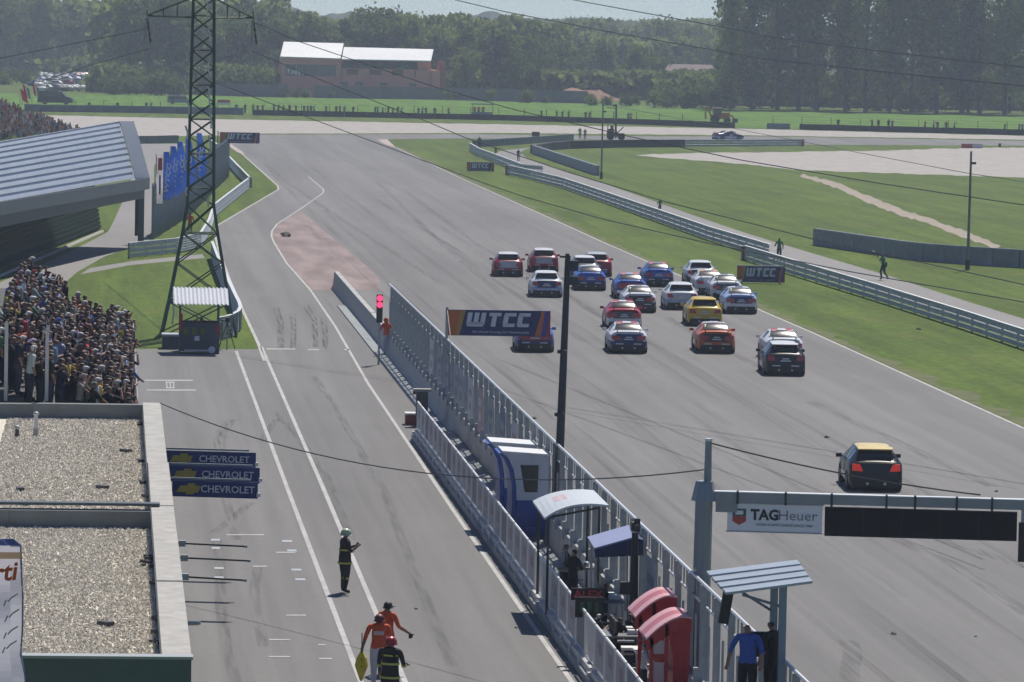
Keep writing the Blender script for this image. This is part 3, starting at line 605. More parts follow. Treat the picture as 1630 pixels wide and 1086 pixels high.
# dark green screen boards beneath, roof shade put into their dark colours
b0, b1 = P(-60, 452), P(161, 366); gg = (b1-b0).normalized(); hh = Vector((-gg.y, gg.x, 0)); hh = hh if hh.x < 0 else -hh
M_SCREEN = mat('shaded_green_board', (.012, .034, .03), .8, var=.2, scale=1, spec=.1); M_GAPSHADE = mat('board_gap_shade', (.004, .01, .01), .9, spec=.05)
for k in range(14):
    q = [b0+hh*(.05*k), b1+hh*(.05*k)]; z = .15+.3*k
    MB().prism([Vector((p.x, p.y, z)) for p in (q[0], q[1], q[1]+hh*.12, q[0]+hh*.12)], (0, 0, .22)).build('screen_board', M_SCREEN, CAN)
    MB().prism([Vector((p.x, p.y, z-.08)) for p in (q[0]+hh*.09, q[1]+hh*.09, q[1]+hh*.2, q[0]+hh*.2)], (0, 0, .08)).build('gap_shade', M_GAPSHADE, CAN)  # near-black strips paint the shade between the boards
q0, q1 = P(-60, 462)-hh*.3, P(163, 369); tag(MB().tube([q0, q1], .14, 6).build('stand_kerb', M_CONC2, None, o=q0), 'pale kerb along the foot of the dark green slatted screen', 'kerb')
# ------------------------------------------------------------------ tall panel fence and feather flags behind the pylon
F0, F1, F2 = P(244, 381), P(300, 345), P(364, 281)
TF = thing('panel_fence', 'tall grey corrugated panel fence behind the pylon and blue flags', 'fence', F0)
M_PAN = mat('corrugated_panel', (.22, .25, .27), .5, .3, var=.2, scale=1.2)
pp = walk([F0, F1, F2], 2.0)
c_ = MB()
for k in range(8): c_.poly([(k*.25, 0, 0), (k*.25+.1, -.05, 0), (k*.25+.1, -.05, 3.9), (k*.25, 0, 3.9)]).poly([(k*.25+.1, -.05, 0), (k*.25+.25, 0, 0), (k*.25+.25, 0, 3.9), (k*.25+.1, -.05, 3.9)])
c_.bx(0, 1.98, .02, .06, .03, 3.88)
cm = c_.mesh('fence_panel', M_PAN)
for (p, a) in pp: obj('fence_panel', cm, TF, p-F0, a); 
pm = MB().box((0, .1, 2.0), (.1, .1, 4.05)).mesh('post', M_GALV)
for (p, a) in pp: obj('post', pm, TF, p-F0, a)
M_FB = cloth_mat('flag_blue', (.03, .11, .5), .45); M_FW = cloth_mat('flag_white', (.7, .66, .68), .45); M_FRED = mat('flag_red_print', (.5, .06, .1), .7)
# squared block lettering W T C C, slanted
def block_word(hh_, m, th=.012):
    b = MB(); h = 1.; s = .16
    def q(x0, x1, z0, z1): b.prism([(x0+s*z0, 0, z0), (x1+s*z0, 0, z0), (x1+s*z1, 0, z1), (x0+s*z1, 0, z1)], (0, -th, 0))
    for x in (0, .48, .96): q(x, x+.32, .14, 1)
    q(.06, 1.2, 0, .3)
    q(1.5, 2.35, .76, 1); q(1.74, 2.06, 0, .78)
    for x in (2.55, 3.55): q(x, x+.34, .12, .9); q(x+.05, x+.85, 0, .24); q(x+.05, x+.85, .76, 1)
    return b.mesh('lettering', m)
WORD = block_word(1, M_LET)
wl = text_mesh('WTCC', .62, mat('flag_letter_white', (.78, .79, .82), .6), .03, shear=.2)
for i, (px, py0, yt) in enumerate(((247, 379, 246), (259, 372, 242), (270, 366, 233), (281, 358, 226), (294, 350, 219), (312, 335, 212))):
    p = P(px, py0); H_ = zat(p, yt); n = ['white flag with red print on a pole', 'blue feather flag next to the white one', 'second blue feather flag from the white one', 'third blue feather flag from the white one', 'fourth blue feather flag from the white one', 'tallest looking blue feather flag, farthest behind the pylon'][i]
    t = thing('feather_flag', n+', behind the pylon', 'flag', p, 0, 'feather flags')
    MB().tube([p, p+Vector((0, 0, H_))], .04, 6).build('pole', M_GALV, t)
    w_ = .5 if i == 0 else .8; z0, z1 = 2.5, H_
    b = MB(); N = 10
    for k in range(N):
        za, zb = z1-(z1-z0)*k/N, z1-(z1-z0)*(k+1)/N
        wa = w_*(1 if i == 0 else min(1, .45+k*.12)); wb = w_*(1 if i == 0 else min(1, .45+(k+1)*.12))
        f = lambda k_, x: (p.x+x, p.y+.12*math.sin(k_*.9+x*3+i), 0)
        for h in range(2):
            x0a, x1a, x0b, x1b = wa*h/2, wa*(h+1)/2, wb*h/2, wb*(h+1)/2
            if k == N-1 and i: x1b *= .6
            b.poly([Vector(f(k, x0a))+Vector((0, 0, za)), Vector(f(k, x1a))+Vector((0, 0, za)), Vector(f(k+1, x1b))+Vector((0, 0, zb)), Vector(f(k+1, x0b))+Vector((0, 0, zb))])
    b.build('cloth', M_FW if i == 0 else M_FB, t, True)
    if i: 
        l = obj('lettering', wl, t, (.31, -.16, (z0+z1)/2-.2)); l.rotation_euler = (0, math.radians(-84), 0); l.scale = (1.15, 1, .72)
    else:
        MB().box((p.x+.28, p.y-.16, z1-.7), (.3, .02, .9)).build('red_emblem', M_FRED, t)
        MB().box((p.x+.28, p.y-.16, z1-2.2), (.14, .02, 1.4)).build('blue_lettering', mat('print_blue', (.15, .2, .45), .7), t)
# ------------------------------------------------------------------ advertising boards
M_BORD = mat('ad_blue', (.018, .03, .13), .5, var=.15, scale=1); M_BORO = mat('ad_orange', (.5, .13, .03), .5); M_BORY = mat('ad_ochre', (.42, .24, .05), .5); M_BORV = mat('ad_red', (.35, .03, .05), .5); M_BORB = mat('ad_bright_blue', (.03, .06, .3), .5)
small_txt = text_mesh('FIA World Touring Car Championship', .17, M_LET, .002, sx=1.25)
def adboard(label, loc, L, h, z0, rz=0., post='ground'):
    t = thing('advertising_board', label, 'sign', (loc.x, loc.y, 0), rz, 'boards with white block letters'); o = (0, 0, 0)
    MB().bx(0, L, -.04, .04, z0, z0+h).build('panel', M_BORD, t, o=o)
    y = -.046
    MB().poly([(.02, y, z0+.02), (L*.11, y, z0+.02), (L*.16, y, z0+h-.02), (.02, y, z0+h-.02)]).build('orange_sweep', M_BORO, t, o=o)
    MB().poly([(L*.085, y-.004, z0+.02), (L*.12, y-.004, z0+.02), (L*.175, y-.004, z0+h-.02), (L*.125, y-.004, z0+h-.02)]).build('ochre_sweep', M_BORY, t, o=o)
    MB().poly([(L*.955, y, z0+.02), (L-.02, y, z0+.02), (L-.02, y, z0+h-.02), (L*.985, y, z0+h-.02)]).build('red_sweep', M_BORV, t, o=o)
    MB().poly([(L*.85, y-.004, z0+.02), (L*.91, y-.004, z0+.02), (L*.945, y-.004, z0+h-.02), (L*.915, y-.004, z0+h-.02)]).build('ochre_sweep', M_BORO, t, o=o)
    MB().poly([(L*.91, y, z0+.02), (L*.953, y, z0+.02), (L*.983, y, z0+h-.02), (L*.946, y, z0+h-.02)]).build('blue_sweep', M_BORB, t, o=o)
    s = h*.54; l = obj('lettering', WORD, t, (L*.5-.5*4.55*s*(L/h/3.9)*1.02, y, z0+h*.36)); l.scale = (s*L/h/3.9, 1, s)
    q = obj('small_lettering', small_txt, t, (L*.52, y, z0+h*.15)); k = L*.66/4.0; q.scale = (k*1.0, 1, k*.95)
    if post == 'ground':
        for x in (.3, L-.3): MB().bx(x-.05, x+.05, .045, .12, 0, z0+h*.9).build('leg', M_GALV, t, o=o)
        MB().bx(0, L, -.05, .05, z0+h+.002, z0+h+.06).build('top_edge', mat('pale_board_edge', (.5, .5, .5), .6), t, o=o)
    elif post == 'pole':
        MB().bx(-.25, -.15, -.05, .05, 0, z0+h+.1).build('leg', M_GALV, t, o=o)
        for z in (z0+.15, z0+h-.15): MB().bx(-.15, 0, -.03, .03, z-.03, z+.03).build('bracket', M_GALV, t, o=o)
    return t
p = P(743, 273.5); adboard('small blue advertising board with white letters on the verge near the far bend', p, 3.0, .95, .08)
p = P(1173, 451); adboard('blue advertising board with white letters on the verge, beside the racing pack', p, 3.02, 1.0, .08)
p = P(349, 283); adboard('blue advertising board on a post left of the far straight, beyond the flags', p, 4.05, 1.1, 3.55, 0, 'pole')
yb = 187.0; aL, aR = PY(712, 512, yb), PY(876, 512, yb); z0 = PY(794, 535, yb).z; z1 = PY(794, 494, yb).z
T = adboard('large blue advertising board with white letters hung over the track from the catch fence', Vector((aL.x, yb, 0)), aR.x-aL.x, z1-z0, z0, 0, 'fence')
xo = FX-aL.x
MB().bx(xo-.05, xo+.05, -.05, .05, 1.02, z1+.1).build('mast', M_GALV, T, o=(0, 0, 0))
for z in (z0+.2, z1-.2): MB().bx(min(xo, -.05), .0, -.03, .03, z-.03, z+.03).build('bracket', M_GALV, T, o=(0, 0, 0))
MB().tube([(xo, -.05, z1), (xo, -2.6, 3.2)], .022, 5).build('stay', M_DARK, T, o=(0, 0, 0))
# ------------------------------------------------------------------ lattice pylon
M_PYL = mat('pylon_green', (.018, .065, .04), .5, var=.25, scale=1.5)
pc = P(316, 533); PYL = thing('pylon', 'dark green lattice power pylon standing on the grass beside the pit exit', 'pylon', pc)
lev = [(0, 1.85), (1.7, 1.5), (3.6, 1.15), (5.1, .88), (6.5, .66)]+[(6.5+.86*k, .66-.012*k) for k in range(1, 17)]
def corner(z, w, sx, sy): return pc+Vector((sx*w, sy*w, z))
for sx, sy in ((-1, -1), (1, -1), (1, 1), (-1, 1)): MB().tube([corner(z, w_, sx, sy) for z, w_ in lev], .065, 4).build('leg', M_PYL, PYL)
for i, ((z, w_), (z2, w2)) in enumerate(zip(lev[:-1], lev[1:])):
    b = MB(); cs = [(-1, -1), (1, -1), (1, 1), (-1, 1)]
    for k in range(4):
        s0, s1 = cs[k], cs[(k+1) % 4]
        b.tube([corner(z, w_, *s0), corner(z2, w2, *s1)], .034, 4).tube([corner(z, w_, *s1), corner(z2, w2, *s0)], .034, 4)
        if i % 2 == 0: b.tube([corner(z2, w2, *s0), corner(z2, w2, *s1)], .034, 4)
    b.build('brace_panel', M_PYL, PYL)
tipL, tipR = PY(234, 24, pc.y), PY(403, 29, pc.y); za = (tipL.z+tipR.z)/2
for s, tip in ((-1, tipL), (1, tipR)):
    b = MB(); tp = pc+Vector((tip.x-pc.x, 0, za))
    for sy in (-1, 1):
        b.tube([pc+Vector((s*.5, sy*.5, za-.05)), tp], .045, 4).tube([pc+Vector((s*.5, sy*.45, za+.95)), tp], .045, 4)
        for q in (.35, .65):
            m0 = (pc+Vector((s*.5, sy*.5, za-.05))).lerp(tp, q); m1 = (pc+Vector((s*.5, sy*.45, za+.95))).lerp(tp, q); b.tube([m0, m1], .025, 4)
    b.build('crossarm', M_PYL, PYL)
    MB().box(tp+Vector((0, 0, .12)), (.06, .06, .35)).build('arm_tip', M_PYL, PYL)
    for dx in (-.12, .2):
        n = 9; pts = [tp+Vector((dx*k/n, .1*(1 if dx > 0 else -1), -1.35*k/n)) for k in range(n+1)]
        MB().tube(pts, [.03 if k % 2 else .06 for k in range(n+1)], 7).build('insulator', mat('insulator_brown', (.05, .035, .03), .35) if dx > 0 else mat('insulator_pale', (.3, .3, .28), .4), PYL)
M_GLINT = mat('painted_sun_glint', (.6, .62, .6), .4, .2)  # pale tubes laid on the shaft as painted glints of sun on steel
for (px, y0, y1) in ((298, 84, 98), (297, 120, 142), (299, 158, 182), (296, 200, 222), (297, 255, 272), (299, 298, 312), (333, 6, 26), (332, 45, 66), (333, 98, 122), (334, 140, 172), (334, 180, 205), (333, 215, 245), (334, 312, 330), (276, 478, 516)):
    a, c = PY(px-1, y0, pc.y-.72), PY(px+random.choice((-2, 2)), y1, pc.y-.72); m = (a+c)/2+Vector((random.choice((-.06, .07)), 0, 0))
    MB().tube([a, m, c], .045, 4).build('glint_strip', M_GLINT, PYL)
# ------------------------------------------------------------------ overhead wires
M_WIRE = mat('wire', (.05, .055, .06), .5)
def wire(label, pix, A, B, r=.03):
    A, B = Vector(A), Vector(B); nrm = Vector((-(B-A).y, (B-A).x, 0)); pts = []
    for (x0, y0), (x1, y1) in zip(pix[:-1], pix[1:]):
        n = 6
        for k in range(n+(1 if (x1, y1) == pix[-1] else 0)):
            d = ray(x0+(x1-x0)*k/n, y0+(y1-y0)*k/n); c0 = Vector((0, 0, CAMZ)); s = nrm.dot(A-c0)/nrm.dot(d); pts.append(c0+d*s)
    o = pts[0]; return tag(MB().tube(pts, r, 4).build('overhead_wire', M_WIRE, None, o=o), label, 'wire')
tR, tL = (tipR.x, pc.y, 14), (tipL.x, pc.y, 14)
E1, E2, E3 = (30, 95, 12), (26, 80, 12), (40, 150, 10)
wire('topmost overhead wire crossing the poplars at the upper right', [(913, 0), (1060, 27), (1197, 52), (1220, 58), (1420, 84), (1680, 112)], (20, 260, 0), (32, 120, 0), .022)
wire('second overhead wire crossing the poplars, below the topmost one', [(700, -6), (800, 18), (960, 49), (1135, 80), (1210, 93), (1430, 117), (1680, 142)], (15, 260, 0), (32, 120, 0), .022)
wire('overhead wire from the pylon crossing the red building and the far straight', [(404, 35), (475, 66), (624, 116), (694, 139), (820, 175), (1000, 217), (1180, 255), (1400, 292), (1680, 334)], tR, E3, .02)
wire('overhead wire from the pylon crossing the field fence and the infield grass', [(403, 82), (495, 121), (562, 148), (673, 191), (740, 219), (900, 273), (1058, 321), (1180, 352), (1296, 381), (1680, 464)], tR, E3, .02)
wire('lowest overhead wire crossing the gravel and the right grass verge', [(338, 130), (498, 190), (632, 240), (760, 288), (830, 312), (960, 349), (1130, 388), (1350, 432), (1680, 490)], (pc.x, pc.y+2, 0), E3, .02)
wire('wire from the slim infield pole across the right gravel trap', [(960, 166), (1180, 207), (1366, 243), (1541, 276), (1700, 300)], P(957, 284), P(1700, 470), .022)
wire('upper overhead wire left of the pylon before the wood', [(-40, 101), (100, 73), (234, 46)], (-60, 420, 0), tL, .022)
wire('lower overhead wire left of the pylon before the wood', [(60, 131), (150, 102), (236, 78)], (-40, 420, 0), tL, .022)
wire('short overhead wire behind the pylon shaft, dropping to the left', [(250, 124), (300, 109), (392, 82)], (-8, 420, 0), tR, .022)
# ================================================================== PEOPLE
SKIN = mat('skin', (.28, .15, .1), .6); HAIR = mat('dark_hair', (.02, .015, .012), .6); HAIRB = mat('brown_hair', (.09, .05, .03), .6)
CLOTH = colormat('crowd_shirt'); JEANS = mat('dark_denim', (.03, .035, .06), .85, var=.2, scale=6); SHOE = mat('dark_shoes', (.02, .02, .02), .7)
def person_mesh(name, mats, arms=None, fat=1., legs=None, lean=0., head_turn=0., coat=0., sleeves='short', fingers=False, sub=1, h=1.76, hatr=0., cap=False):
    """one continuous skinned body facing +Y. mats: skin, hair, top, trousers, shoes"""
    J, E, tagv = [], [], []
    def add(p, r, par, part):
        J.append((Vector(p), tuple(q*1.13 for q in (r if isinstance(r, tuple) else (r, r))))); tagv.append(part)
        if par is not None: E.append((par, len(J)-1))
        return len(J)-1
    ly = lambda z: lean*(z-.95)
    def tp(x, y, z): return (x, y+ly(z), z)
    pel = add((0, 0, .95), (.155*fat+coat, .115*fat+coat*.7), None, 3)
    wa = add(tp(0, 0, 1.1), (.145*fat+coat*.6, .105*fat+coat*.5), pel, 2)
    ch = add(tp(0, .01, 1.29), (.165*fat, .115*fat), wa, 2)
    up = add(tp(0, 0, 1.42), (.125*fat, .085*fat), ch, 2)
    ne = add(tp(0, .005, 1.51), (.052, .052), up, 0)
    hd = add(tp(0, .025, 1.595), (.078+hatr, .095+hatr), ne, 5)
    tpp = add(tp(0, .02, 1.69), (.068+hatr, .082+hatr), hd, 5)
    if cap: add(tp(0, .16, 1.665), (.05, .018), tpp, 6)
    if fingers: add(tp(0, .125, 1.585), (.014, .014), hd, 0)
    arms = arms or [((.27, -.03, 1.16), (.28, .05, .93)), ((.27, -.03, 1.16), (.28, .05, .93))]
    for s, (el, wr) in zip((-1, 1), arms):
        sh = add(tp(s*.185*fat, 0, 1.425), .062, up, 2)
        e_ = add((s*el[0], el[1]+ly(el[2]), el[2]), .045, sh, 2)
        w_ = add((s*wr[0], wr[1]+ly(wr[2]), wr[2]), .031, e_, 2 if sleeves == 'long' else 0)
        d = (J[w_][0]-J[e_][0]).normalized(); hnd = add(J[w_][0]+d*.075, (.04, .022) if not fingers else (.036, .02), w_, 0)
        if fingers:
            side = d.cross(Vector((0, 1, 0.2))).normalized()
            for k, ln in ((-1.5, .062), (-.5, .075), (.5, .07), (1.5, .055)):
                f1 = add(J[hnd][0]+d*.03+side*k*.018, .0095, hnd, 0); add(J[f1][0]+d*ln*.6+Vector((0, .018, 0)), .0085, f1, 0)
            th_ = add(J[w_][0]+d*.04+side*-.035, .011, w_, 0); add(J[th_][0]+d*.035+side*-.018, .0095, th_, 0)
    legs = legs or [((.105, .02, .5), (.11, -.02, .08)), ((.105, .02, .5), (.11, -.02, .08))]
    for s, (kn, an) in zip((-1, 1), legs):
        hp = add((s*.095*fat, 0, .88), .1*fat+coat*.5, pel, 3); k_ = add((s*kn[0], kn[1], kn[2]), .066*fat, hp, 3)
        a_ = add((s*an[0], an[1], an[2]), .048, k_, 3); add((s*(an[0]+.02), an[1]+.15, max(.035, an[2]-.04)), (.042, .035), a_, 4)
    me = bpy.data.meshes.new(name); me.from_pydata([p for p, r in J], E, [])
    ob = bpy.data.objects.new(name, me)
    md = ob.modifiers.new('s', 'SKIN'); md.use_smooth_shade = True; md.branch_smoothing = .4
    bm = bmesh.new(); bm.from_mesh(me); lay = bm.verts.layers.skin.verify(); bm.verts.ensure_lookup_table()
    for i, (p, r) in enumerate(J): bm.verts[i][lay].radius = r; bm.verts[i][lay].use_root = (i == 0)
    bm.to_mesh(me); bm.free()
    ob.modifiers.new('u', 'SUBSURF').levels = sub
    out = bake(ob); out.name = name
    bpy.data.objects.remove(ob); bpy.data.meshes.remove(me)
    out.materials.clear()
    for m in mats: out.materials.append(m)
    C = np.array([p.center[:] for p in out.polygons]); A = np.array([J[a][0][:] for a, b in E]); B = np.array([J[b][0][:] for a, b in E]); bt = [tagv[b] for a, b in E]
    Rad = np.array([(J[a][1][0]+J[b][1][0])/2 for a, b in E])
    d = B-A; t = np.clip(((C[:, None]-A)*d).sum(2)/np.maximum((d*d).sum(1), 1e-9), 0, 1)
    dist = np.linalg.norm(C[:, None]-(A+t[..., None]*d), axis=2)/Rad; idx = dist.argmin(1)
    hy = J[hd][0].y; armE = {i_ for i_, (a_, b_) in enumerate(E) if abs(J[b_][0].x) > .16 and tagv[b_] in (0, 2)}
    mi = []
    for c, i in zip(C, idx):
        k = bt[i]
        if k == 5: k = 1 if (c[2] > 1.655+lean*0 or c[1] < hy-.015) else 0
        if k == 6: k = 1
        if k in (2, 3) and i not in armE: k = 2 if c[2] > (.8 if coat > 0 else .93) else 3
        mi.append(k if k < len(mats) else 0)
    out.polygons.foreach_set('material_index', mi); out.polygons.foreach_set('use_smooth', [True]*len(mi))
    out.transform(Matrix.Scale(h/1.76, 4)); out.update()
    return out
UPARM = ((.3, .2, 1.42), (.1, .3, 1.58)); PHOTO = ((.3, .22, 1.3), (.08, .26, 1.6)); FOLD = ((.27, .1, 1.15), (.05, .25, 1.2)); WAVE = ((.33, .05, 1.6), (.3, .12, 1.88)); LEANR = ((.28, .2, 1.2), (.26, .38, 1.08))
PV = []
for i, (ar, ht, hm, fat) in enumerate((([PHOTO, PHOTO], 1.76, HAIR, 1.), ([FOLD, FOLD], 1.72, HAIRB, 1.05), (None, 1.8, HAIR, 1.1), ([LEANR, LEANR], 1.7, HAIRB, 1.), ([PHOTO, FOLD], 1.78, HAIR, 1.), ([LEANR, PHOTO], 1.66, CLOTH, .95), ([WAVE, LEANR], 1.74, HAIR, 1.), ([FOLD, ((.26, -.03, 1.16), (.27, .06, .93))], 1.74, mat('white_cap', (.6, .6, .58), .7), 1.1))):
    PV.append(person_mesh('person', [SKIN, hm, CLOTH, JEANS, SHOE], ar, fat, lean=.12 if i % 2 else .03, h=ht, cap=i in (5, 7)))
POSE = ['with both hands raised', 'with folded arms', 'with arms hanging', 'leaning forward', 'shading the eyes', 'in a matching cap', 'waving one arm', 'in a white cap']
SHIRTS = [('black', (.01, .01, .012), 20), ('navy', (.01, .016, .045), 10), ('dark grey', (.03, .03, .033), 10), ('white', (.62, .62, .62), 5), ('pale blue', (.3, .42, .55), 3), ('red', (.45, .03, .03), 3), ('orange', (.5, .16, .05), 1), ('pink', (.5, .22, .3), 1), ('beige', (.42, .34, .25), 2), ('blue', (.05, .13, .42), 3), ('green', (.06, .16, .08), 1), ('yellow', (.55, .42, .08), 1), ('purple', (.12, .05, .16), 1), ('light grey', (.32, .33, .35), 3)]
SW = [s[2] for s in SHIRTS]
ROWN = ['front', 'second', 'third', 'fourth', 'fifth', 'sixth', 'seventh', 'eighth', 'ninth', 'tenth', 'eleventh', 'twelfth']
cnt = 0
for r in range(ROWS):
    rowp = []; x = SX-r*DX-.1; y = SY0+.35+random.uniform(0, .4)
    while y < SY1-.3 and cnt < 300:
        px, py = proj((x, y, SZ+r*DZ+1.6))
        gap = 1.0 if r < 2 else (.62 if y < SY0+2.5 else 1.42)
        skip = (r >= 2 and random.random() < .07) or px < -14 or (r in (2, 3, 4) and y > SY1-4 and random.random() < .5)
        if not skip:
            s = random.choices(SHIRTS, SW)[0]; v = random.choices(range(8), (1, 6, 7, 2, 1, 3, .1, 2))[0]
            o_ = obj('person', PV[v], None, (x+random.uniform(-.17, .17), y, SZ+r*DZ), -PI/2+random.uniform(-.35, .6))
            o_.color = (*[c*random.uniform(.8, 1.2) for c in s[1]], 1)
            rowp.append((o_, s[0])); cnt += 1
        y += gap*random.uniform(.75, 1.2)
    for k, (o_, cn_) in enumerate(rowp[::-1]): tag(o_, f'spectator in a {cn_} top, {ROWN[r]} row of the stand, {ordw(k+1)} from its far end', 'person', 'spectators packed on the tiered stand')
# spectators strung out along the far fence
M_FARP = PV
far = [(403, 2), (410, 3), (418, 3), (436, 9), (443, 5), (451, 4), (461, 3), (471, 4), (484, 5), (490, 4), (495, 4), (500, 3), (519, 5), (535, 4), (541, 5), (548, 3), (562, 6), (597, 3), (601, 4), (609, 2), (618, 5), (625, 3), (633, 4), (639, 3), (666, 3), (672, 5), (678, 3), (692, 4), (714, 3), (862, 2), (886, 4), (895, 3), (905, 4), (932, 3), (938, 4), (1000, 3), (1004, 5), (376, 4), (390, 3), (142, 0), (233, 0), (187, 2), (240, 2), (1334, 3), (1388, 4), (1398, 3), (1414, 5), (1420, 5), (1472, 3), (1486, 4), (1492, 3), (1506, 5), (1519, 4), (1599, 5), (1622, 4), (1627, 3)]
for i, (px, _) in enumerate(sorted(far)):
    yb = np.interp(px, [60, 402, 820, 1189, 1273, 1630], [176, 181.2, 189.6, 202, 204, 213])-random.uniform(.3, 1.4)
    s = random.choices(SHIRTS, SW)[0]; v = random.choices(range(8), (1, 2, 4, 1, 2, 1, 1, 2))[0]
    o_ = obj('person', PV[v], None, P(px, yb), PI+random.uniform(-.6, .6)); o_.color = (*s[1], 1)
    where = 'left of the red building' if px < 440 else 'below the red building' if px < 720 else 'right of the red building' if px < 1100 else 'below the poplars'
    tag(o_, f'spectator in {s[0]} at the far fence {where}, {ordw(i+1)} from left', 'person', 'spectators along the far fence')
# far bank packed with people: one mass
def crowd_mass(name, n):
    V_, F_, CL = [], [], []
    g_ = random.Random(5); a0, a1 = P(-60, 228), P(128, 216)
    for i in range(n):
        t, s = g_.random(), g_.random()
        if s > 1.04-t*.98 + g_.uniform(-.05, .05) and t > .25: continue
        c = a0.lerp(a1, t); hgt = 6.3*s*(1-.15*t)
        c = c+Vector((g_.uniform(-.3, .3)-.8*s, 13*s, hgt)); w_ = g_.uniform(.2, .27); col = g_.choices(SHIRTS, (5, 3, 4, 9, 4, 4, 2, 4, 5, 3, 1, 2, 1, 6))[0][1]
        b0_ = len(V_); z = c.z
        for (ww, zz) in ((.8, 0), (1, .45), (.45, .75), (.5, .95), (.25, 1.05)):
            V_ += [(c.x-w_*ww, c.y-.12*ww, z+zz), (c.x+w_*ww, c.y-.12*ww, z+zz), (c.x+w_*ww, c.y+.12*ww, z+zz), (c.x-w_*ww, c.y+.12*ww, z+zz)]
        for k in range(4):
            for j in range(4): F_.append((b0_+k*4+j, b0_+k*4+(j+1) % 4, b0_+k*4+4+(j+1) % 4, b0_+k*4+4+j)); CL.append(col if k < 2 else ((.42, .25, .17) if k == 2 or g_.random() < .4 else (.03, .02, .02)))
        F_.append((b0_+16, b0_+17, b0_+18, b0_+19)); CL.append((.05, .03, .02))
    me = bpy.data.meshes.new(name); me.from_pydata(V_, [], F_)
    at = me.color_attributes.new('tint', 'FLOAT_COLOR', 'CORNER')
    at.data.foreach_set('color', [v for f, c in zip(F_, CL) for _ in f for v in (*c, 1.)])
    m = bpy.data.materials.new('crowd_clothes'); m.use_nodes = True; a = m.node_tree.nodes.new('ShaderNodeVertexColor'); a.layer_name = 'tint'
    m.node_tree.links.new(a.outputs[0], m.node_tree.nodes['Principled BSDF'].inputs['Base Color']); m.node_tree.nodes['Principled BSDF'].inputs['Roughness'].default_value = .9
    me.materials.append(m); return me
cm_ = obj('crowd', crowd_mass('crowd', 1500)); tag(cm_, 'dense mass of spectators on the far bank above the metal roof', 'crowd', kind='stuff')
a0, a1 = P(-60, 228), P(132, 216); up_ = Vector((-.8, 13, 5.4))
tag(MB().add([a0, a1, a1+up_*.02, a0+up_*1.15+Vector((0, 0, .6)), a0+Vector((0, 16, 0)), a1+Vector((0, 3, 0))], [(0, 1, 2, 3), (3, 2, 5, 4)]).build('spectator_bank', M_GRASS), kind='structure')
# single people ----------------------------------------------------------------
def person(label, pix, rz, mats, h=1.76, z=0., loc=None, **kw):
    p = loc or P(*pix, z); me = person_mesh('person', mats, h=h, **kw)
    o_ = obj('person', me, None, p, rz); tag(o_, label, 'person'); return o_
ORG = mat('orange_overall', (.62, .09, .025), .8, var=.12, scale=8); WTR = mat('white_trousers', (.5, .52, .6), .8, var=.1, scale=6); FIRE = mat('fire_coat_black', (.012, .013, .014), .8, var=.3, scale=6)
LIME = mat('reflective_lime', (.5, .55, .1), .5); PALEG = mat('pale_helmet', (.42, .52, .36), .35); REDH = mat('red_helmet', (.35, .02, .025), .35); BLKH = mat('black_cap', (.015, .015, .016), .6)
def band(o_, z, rx, ry, w_=.05, y=0., x=0., m=None):
    b_ = MB(); n = 16
    vs_ = [(x+rx*k_*math.cos(2*PI*j/n), y+ry*k_*math.sin(2*PI*j/n), z+dz) for dz, k_ in ((-w_/2, 1.), (w_/2, .98)) for j in range(n)]
    b_.add(vs_, [(j, (j+1) % n, n+(j+1) % n, n+j) for j in range(n)]); return obj('reflective_band', b_.mesh('reflective_band', m or LIME, True), o_)
def helmet(o_, m, z=1.66, y=.02, r=.135, visor=None):
    b_ = MB().sphere((0, y, z), r, 0, 14, 9, (1, 1.12, .95)); b_.v = [(a, c_, max(d_, z-.05)) for a, c_, d_ in b_.v]
    hh_ = obj('helmet', b_.mesh('helmet', m, True), o_)
    rim_ = MB(); n = 16
    vs_ = [((r+e)*math.cos(2*PI*j/n), y+(r*1.12+e)*math.sin(2*PI*j/n), z-.05+dz) for e, dz in ((-.01, .0), (.025, -.015), (.0, .02)) for j in range(n)]
    rim_.add(vs_, [(q*n+j, q*n+(j+1) % n, (q+1)*n+(j+1) % n, (q+1)*n+j) for q in range(2) for j in range(n)]); obj('brim', rim_.mesh('brim', m, True), hh_)
    return hh_
def arm_band(o_, el, wr, s, f, r=.052):
    a, c_ = Vector((s*el[0], el[1], el[2])), Vector((s*wr[0], wr[1], wr[2])); p0, p1 = a.lerp(c_, f-.12), a.lerp(c_, f+.12)
    obj('sleeve_band', MB().tube([p0, p1], r, 10).mesh('sleeve_band', LIME, True), o_)
def eyes(o_, h=1.):
    for s in (-1, 1): obj('eye', MB().sphere((s*.032, .118, 1.61), .011, 0, 6, 4).mesh('eye', BLKH), o_)
PHN = ((.26, .08, 1.16), (.12, .3, 1.27))
f1 = person('firefighter in black coat and pale green helmet standing alone on the pit lane', (548, 944), -PI/2+.25, [SKIN, PALEG, FIRE, FIRE, SHOE], 1.78, arms=[PHN, PHN], coat=.035, fat=1.3, sleeves='long', fingers=True, sub=2)
helmet(f1, PALEG); eyes(f1); band(f1, .84, .25, .2); band(f1, 1.2, .225, .165, .045); arm_band(f1, *PHN, -1, .25); arm_band(f1, *PHN, 1, .25)
for s in (-1, 1): band(f1, .42, .09, .09, .05, .02, s*.105)
obj('phone', MB().box((.0, .36, 1.33), (.1, .04, .12), 0).mesh('phone', BLKH), f1)
DWN = ((.27, -.02, 1.16), (.3, .07, .93)); OUT = ((.3, .06, 1.15), (.4, .3, 1.0)); FWD = ((.28, .1, 1.14), (.24, .34, 1.1))
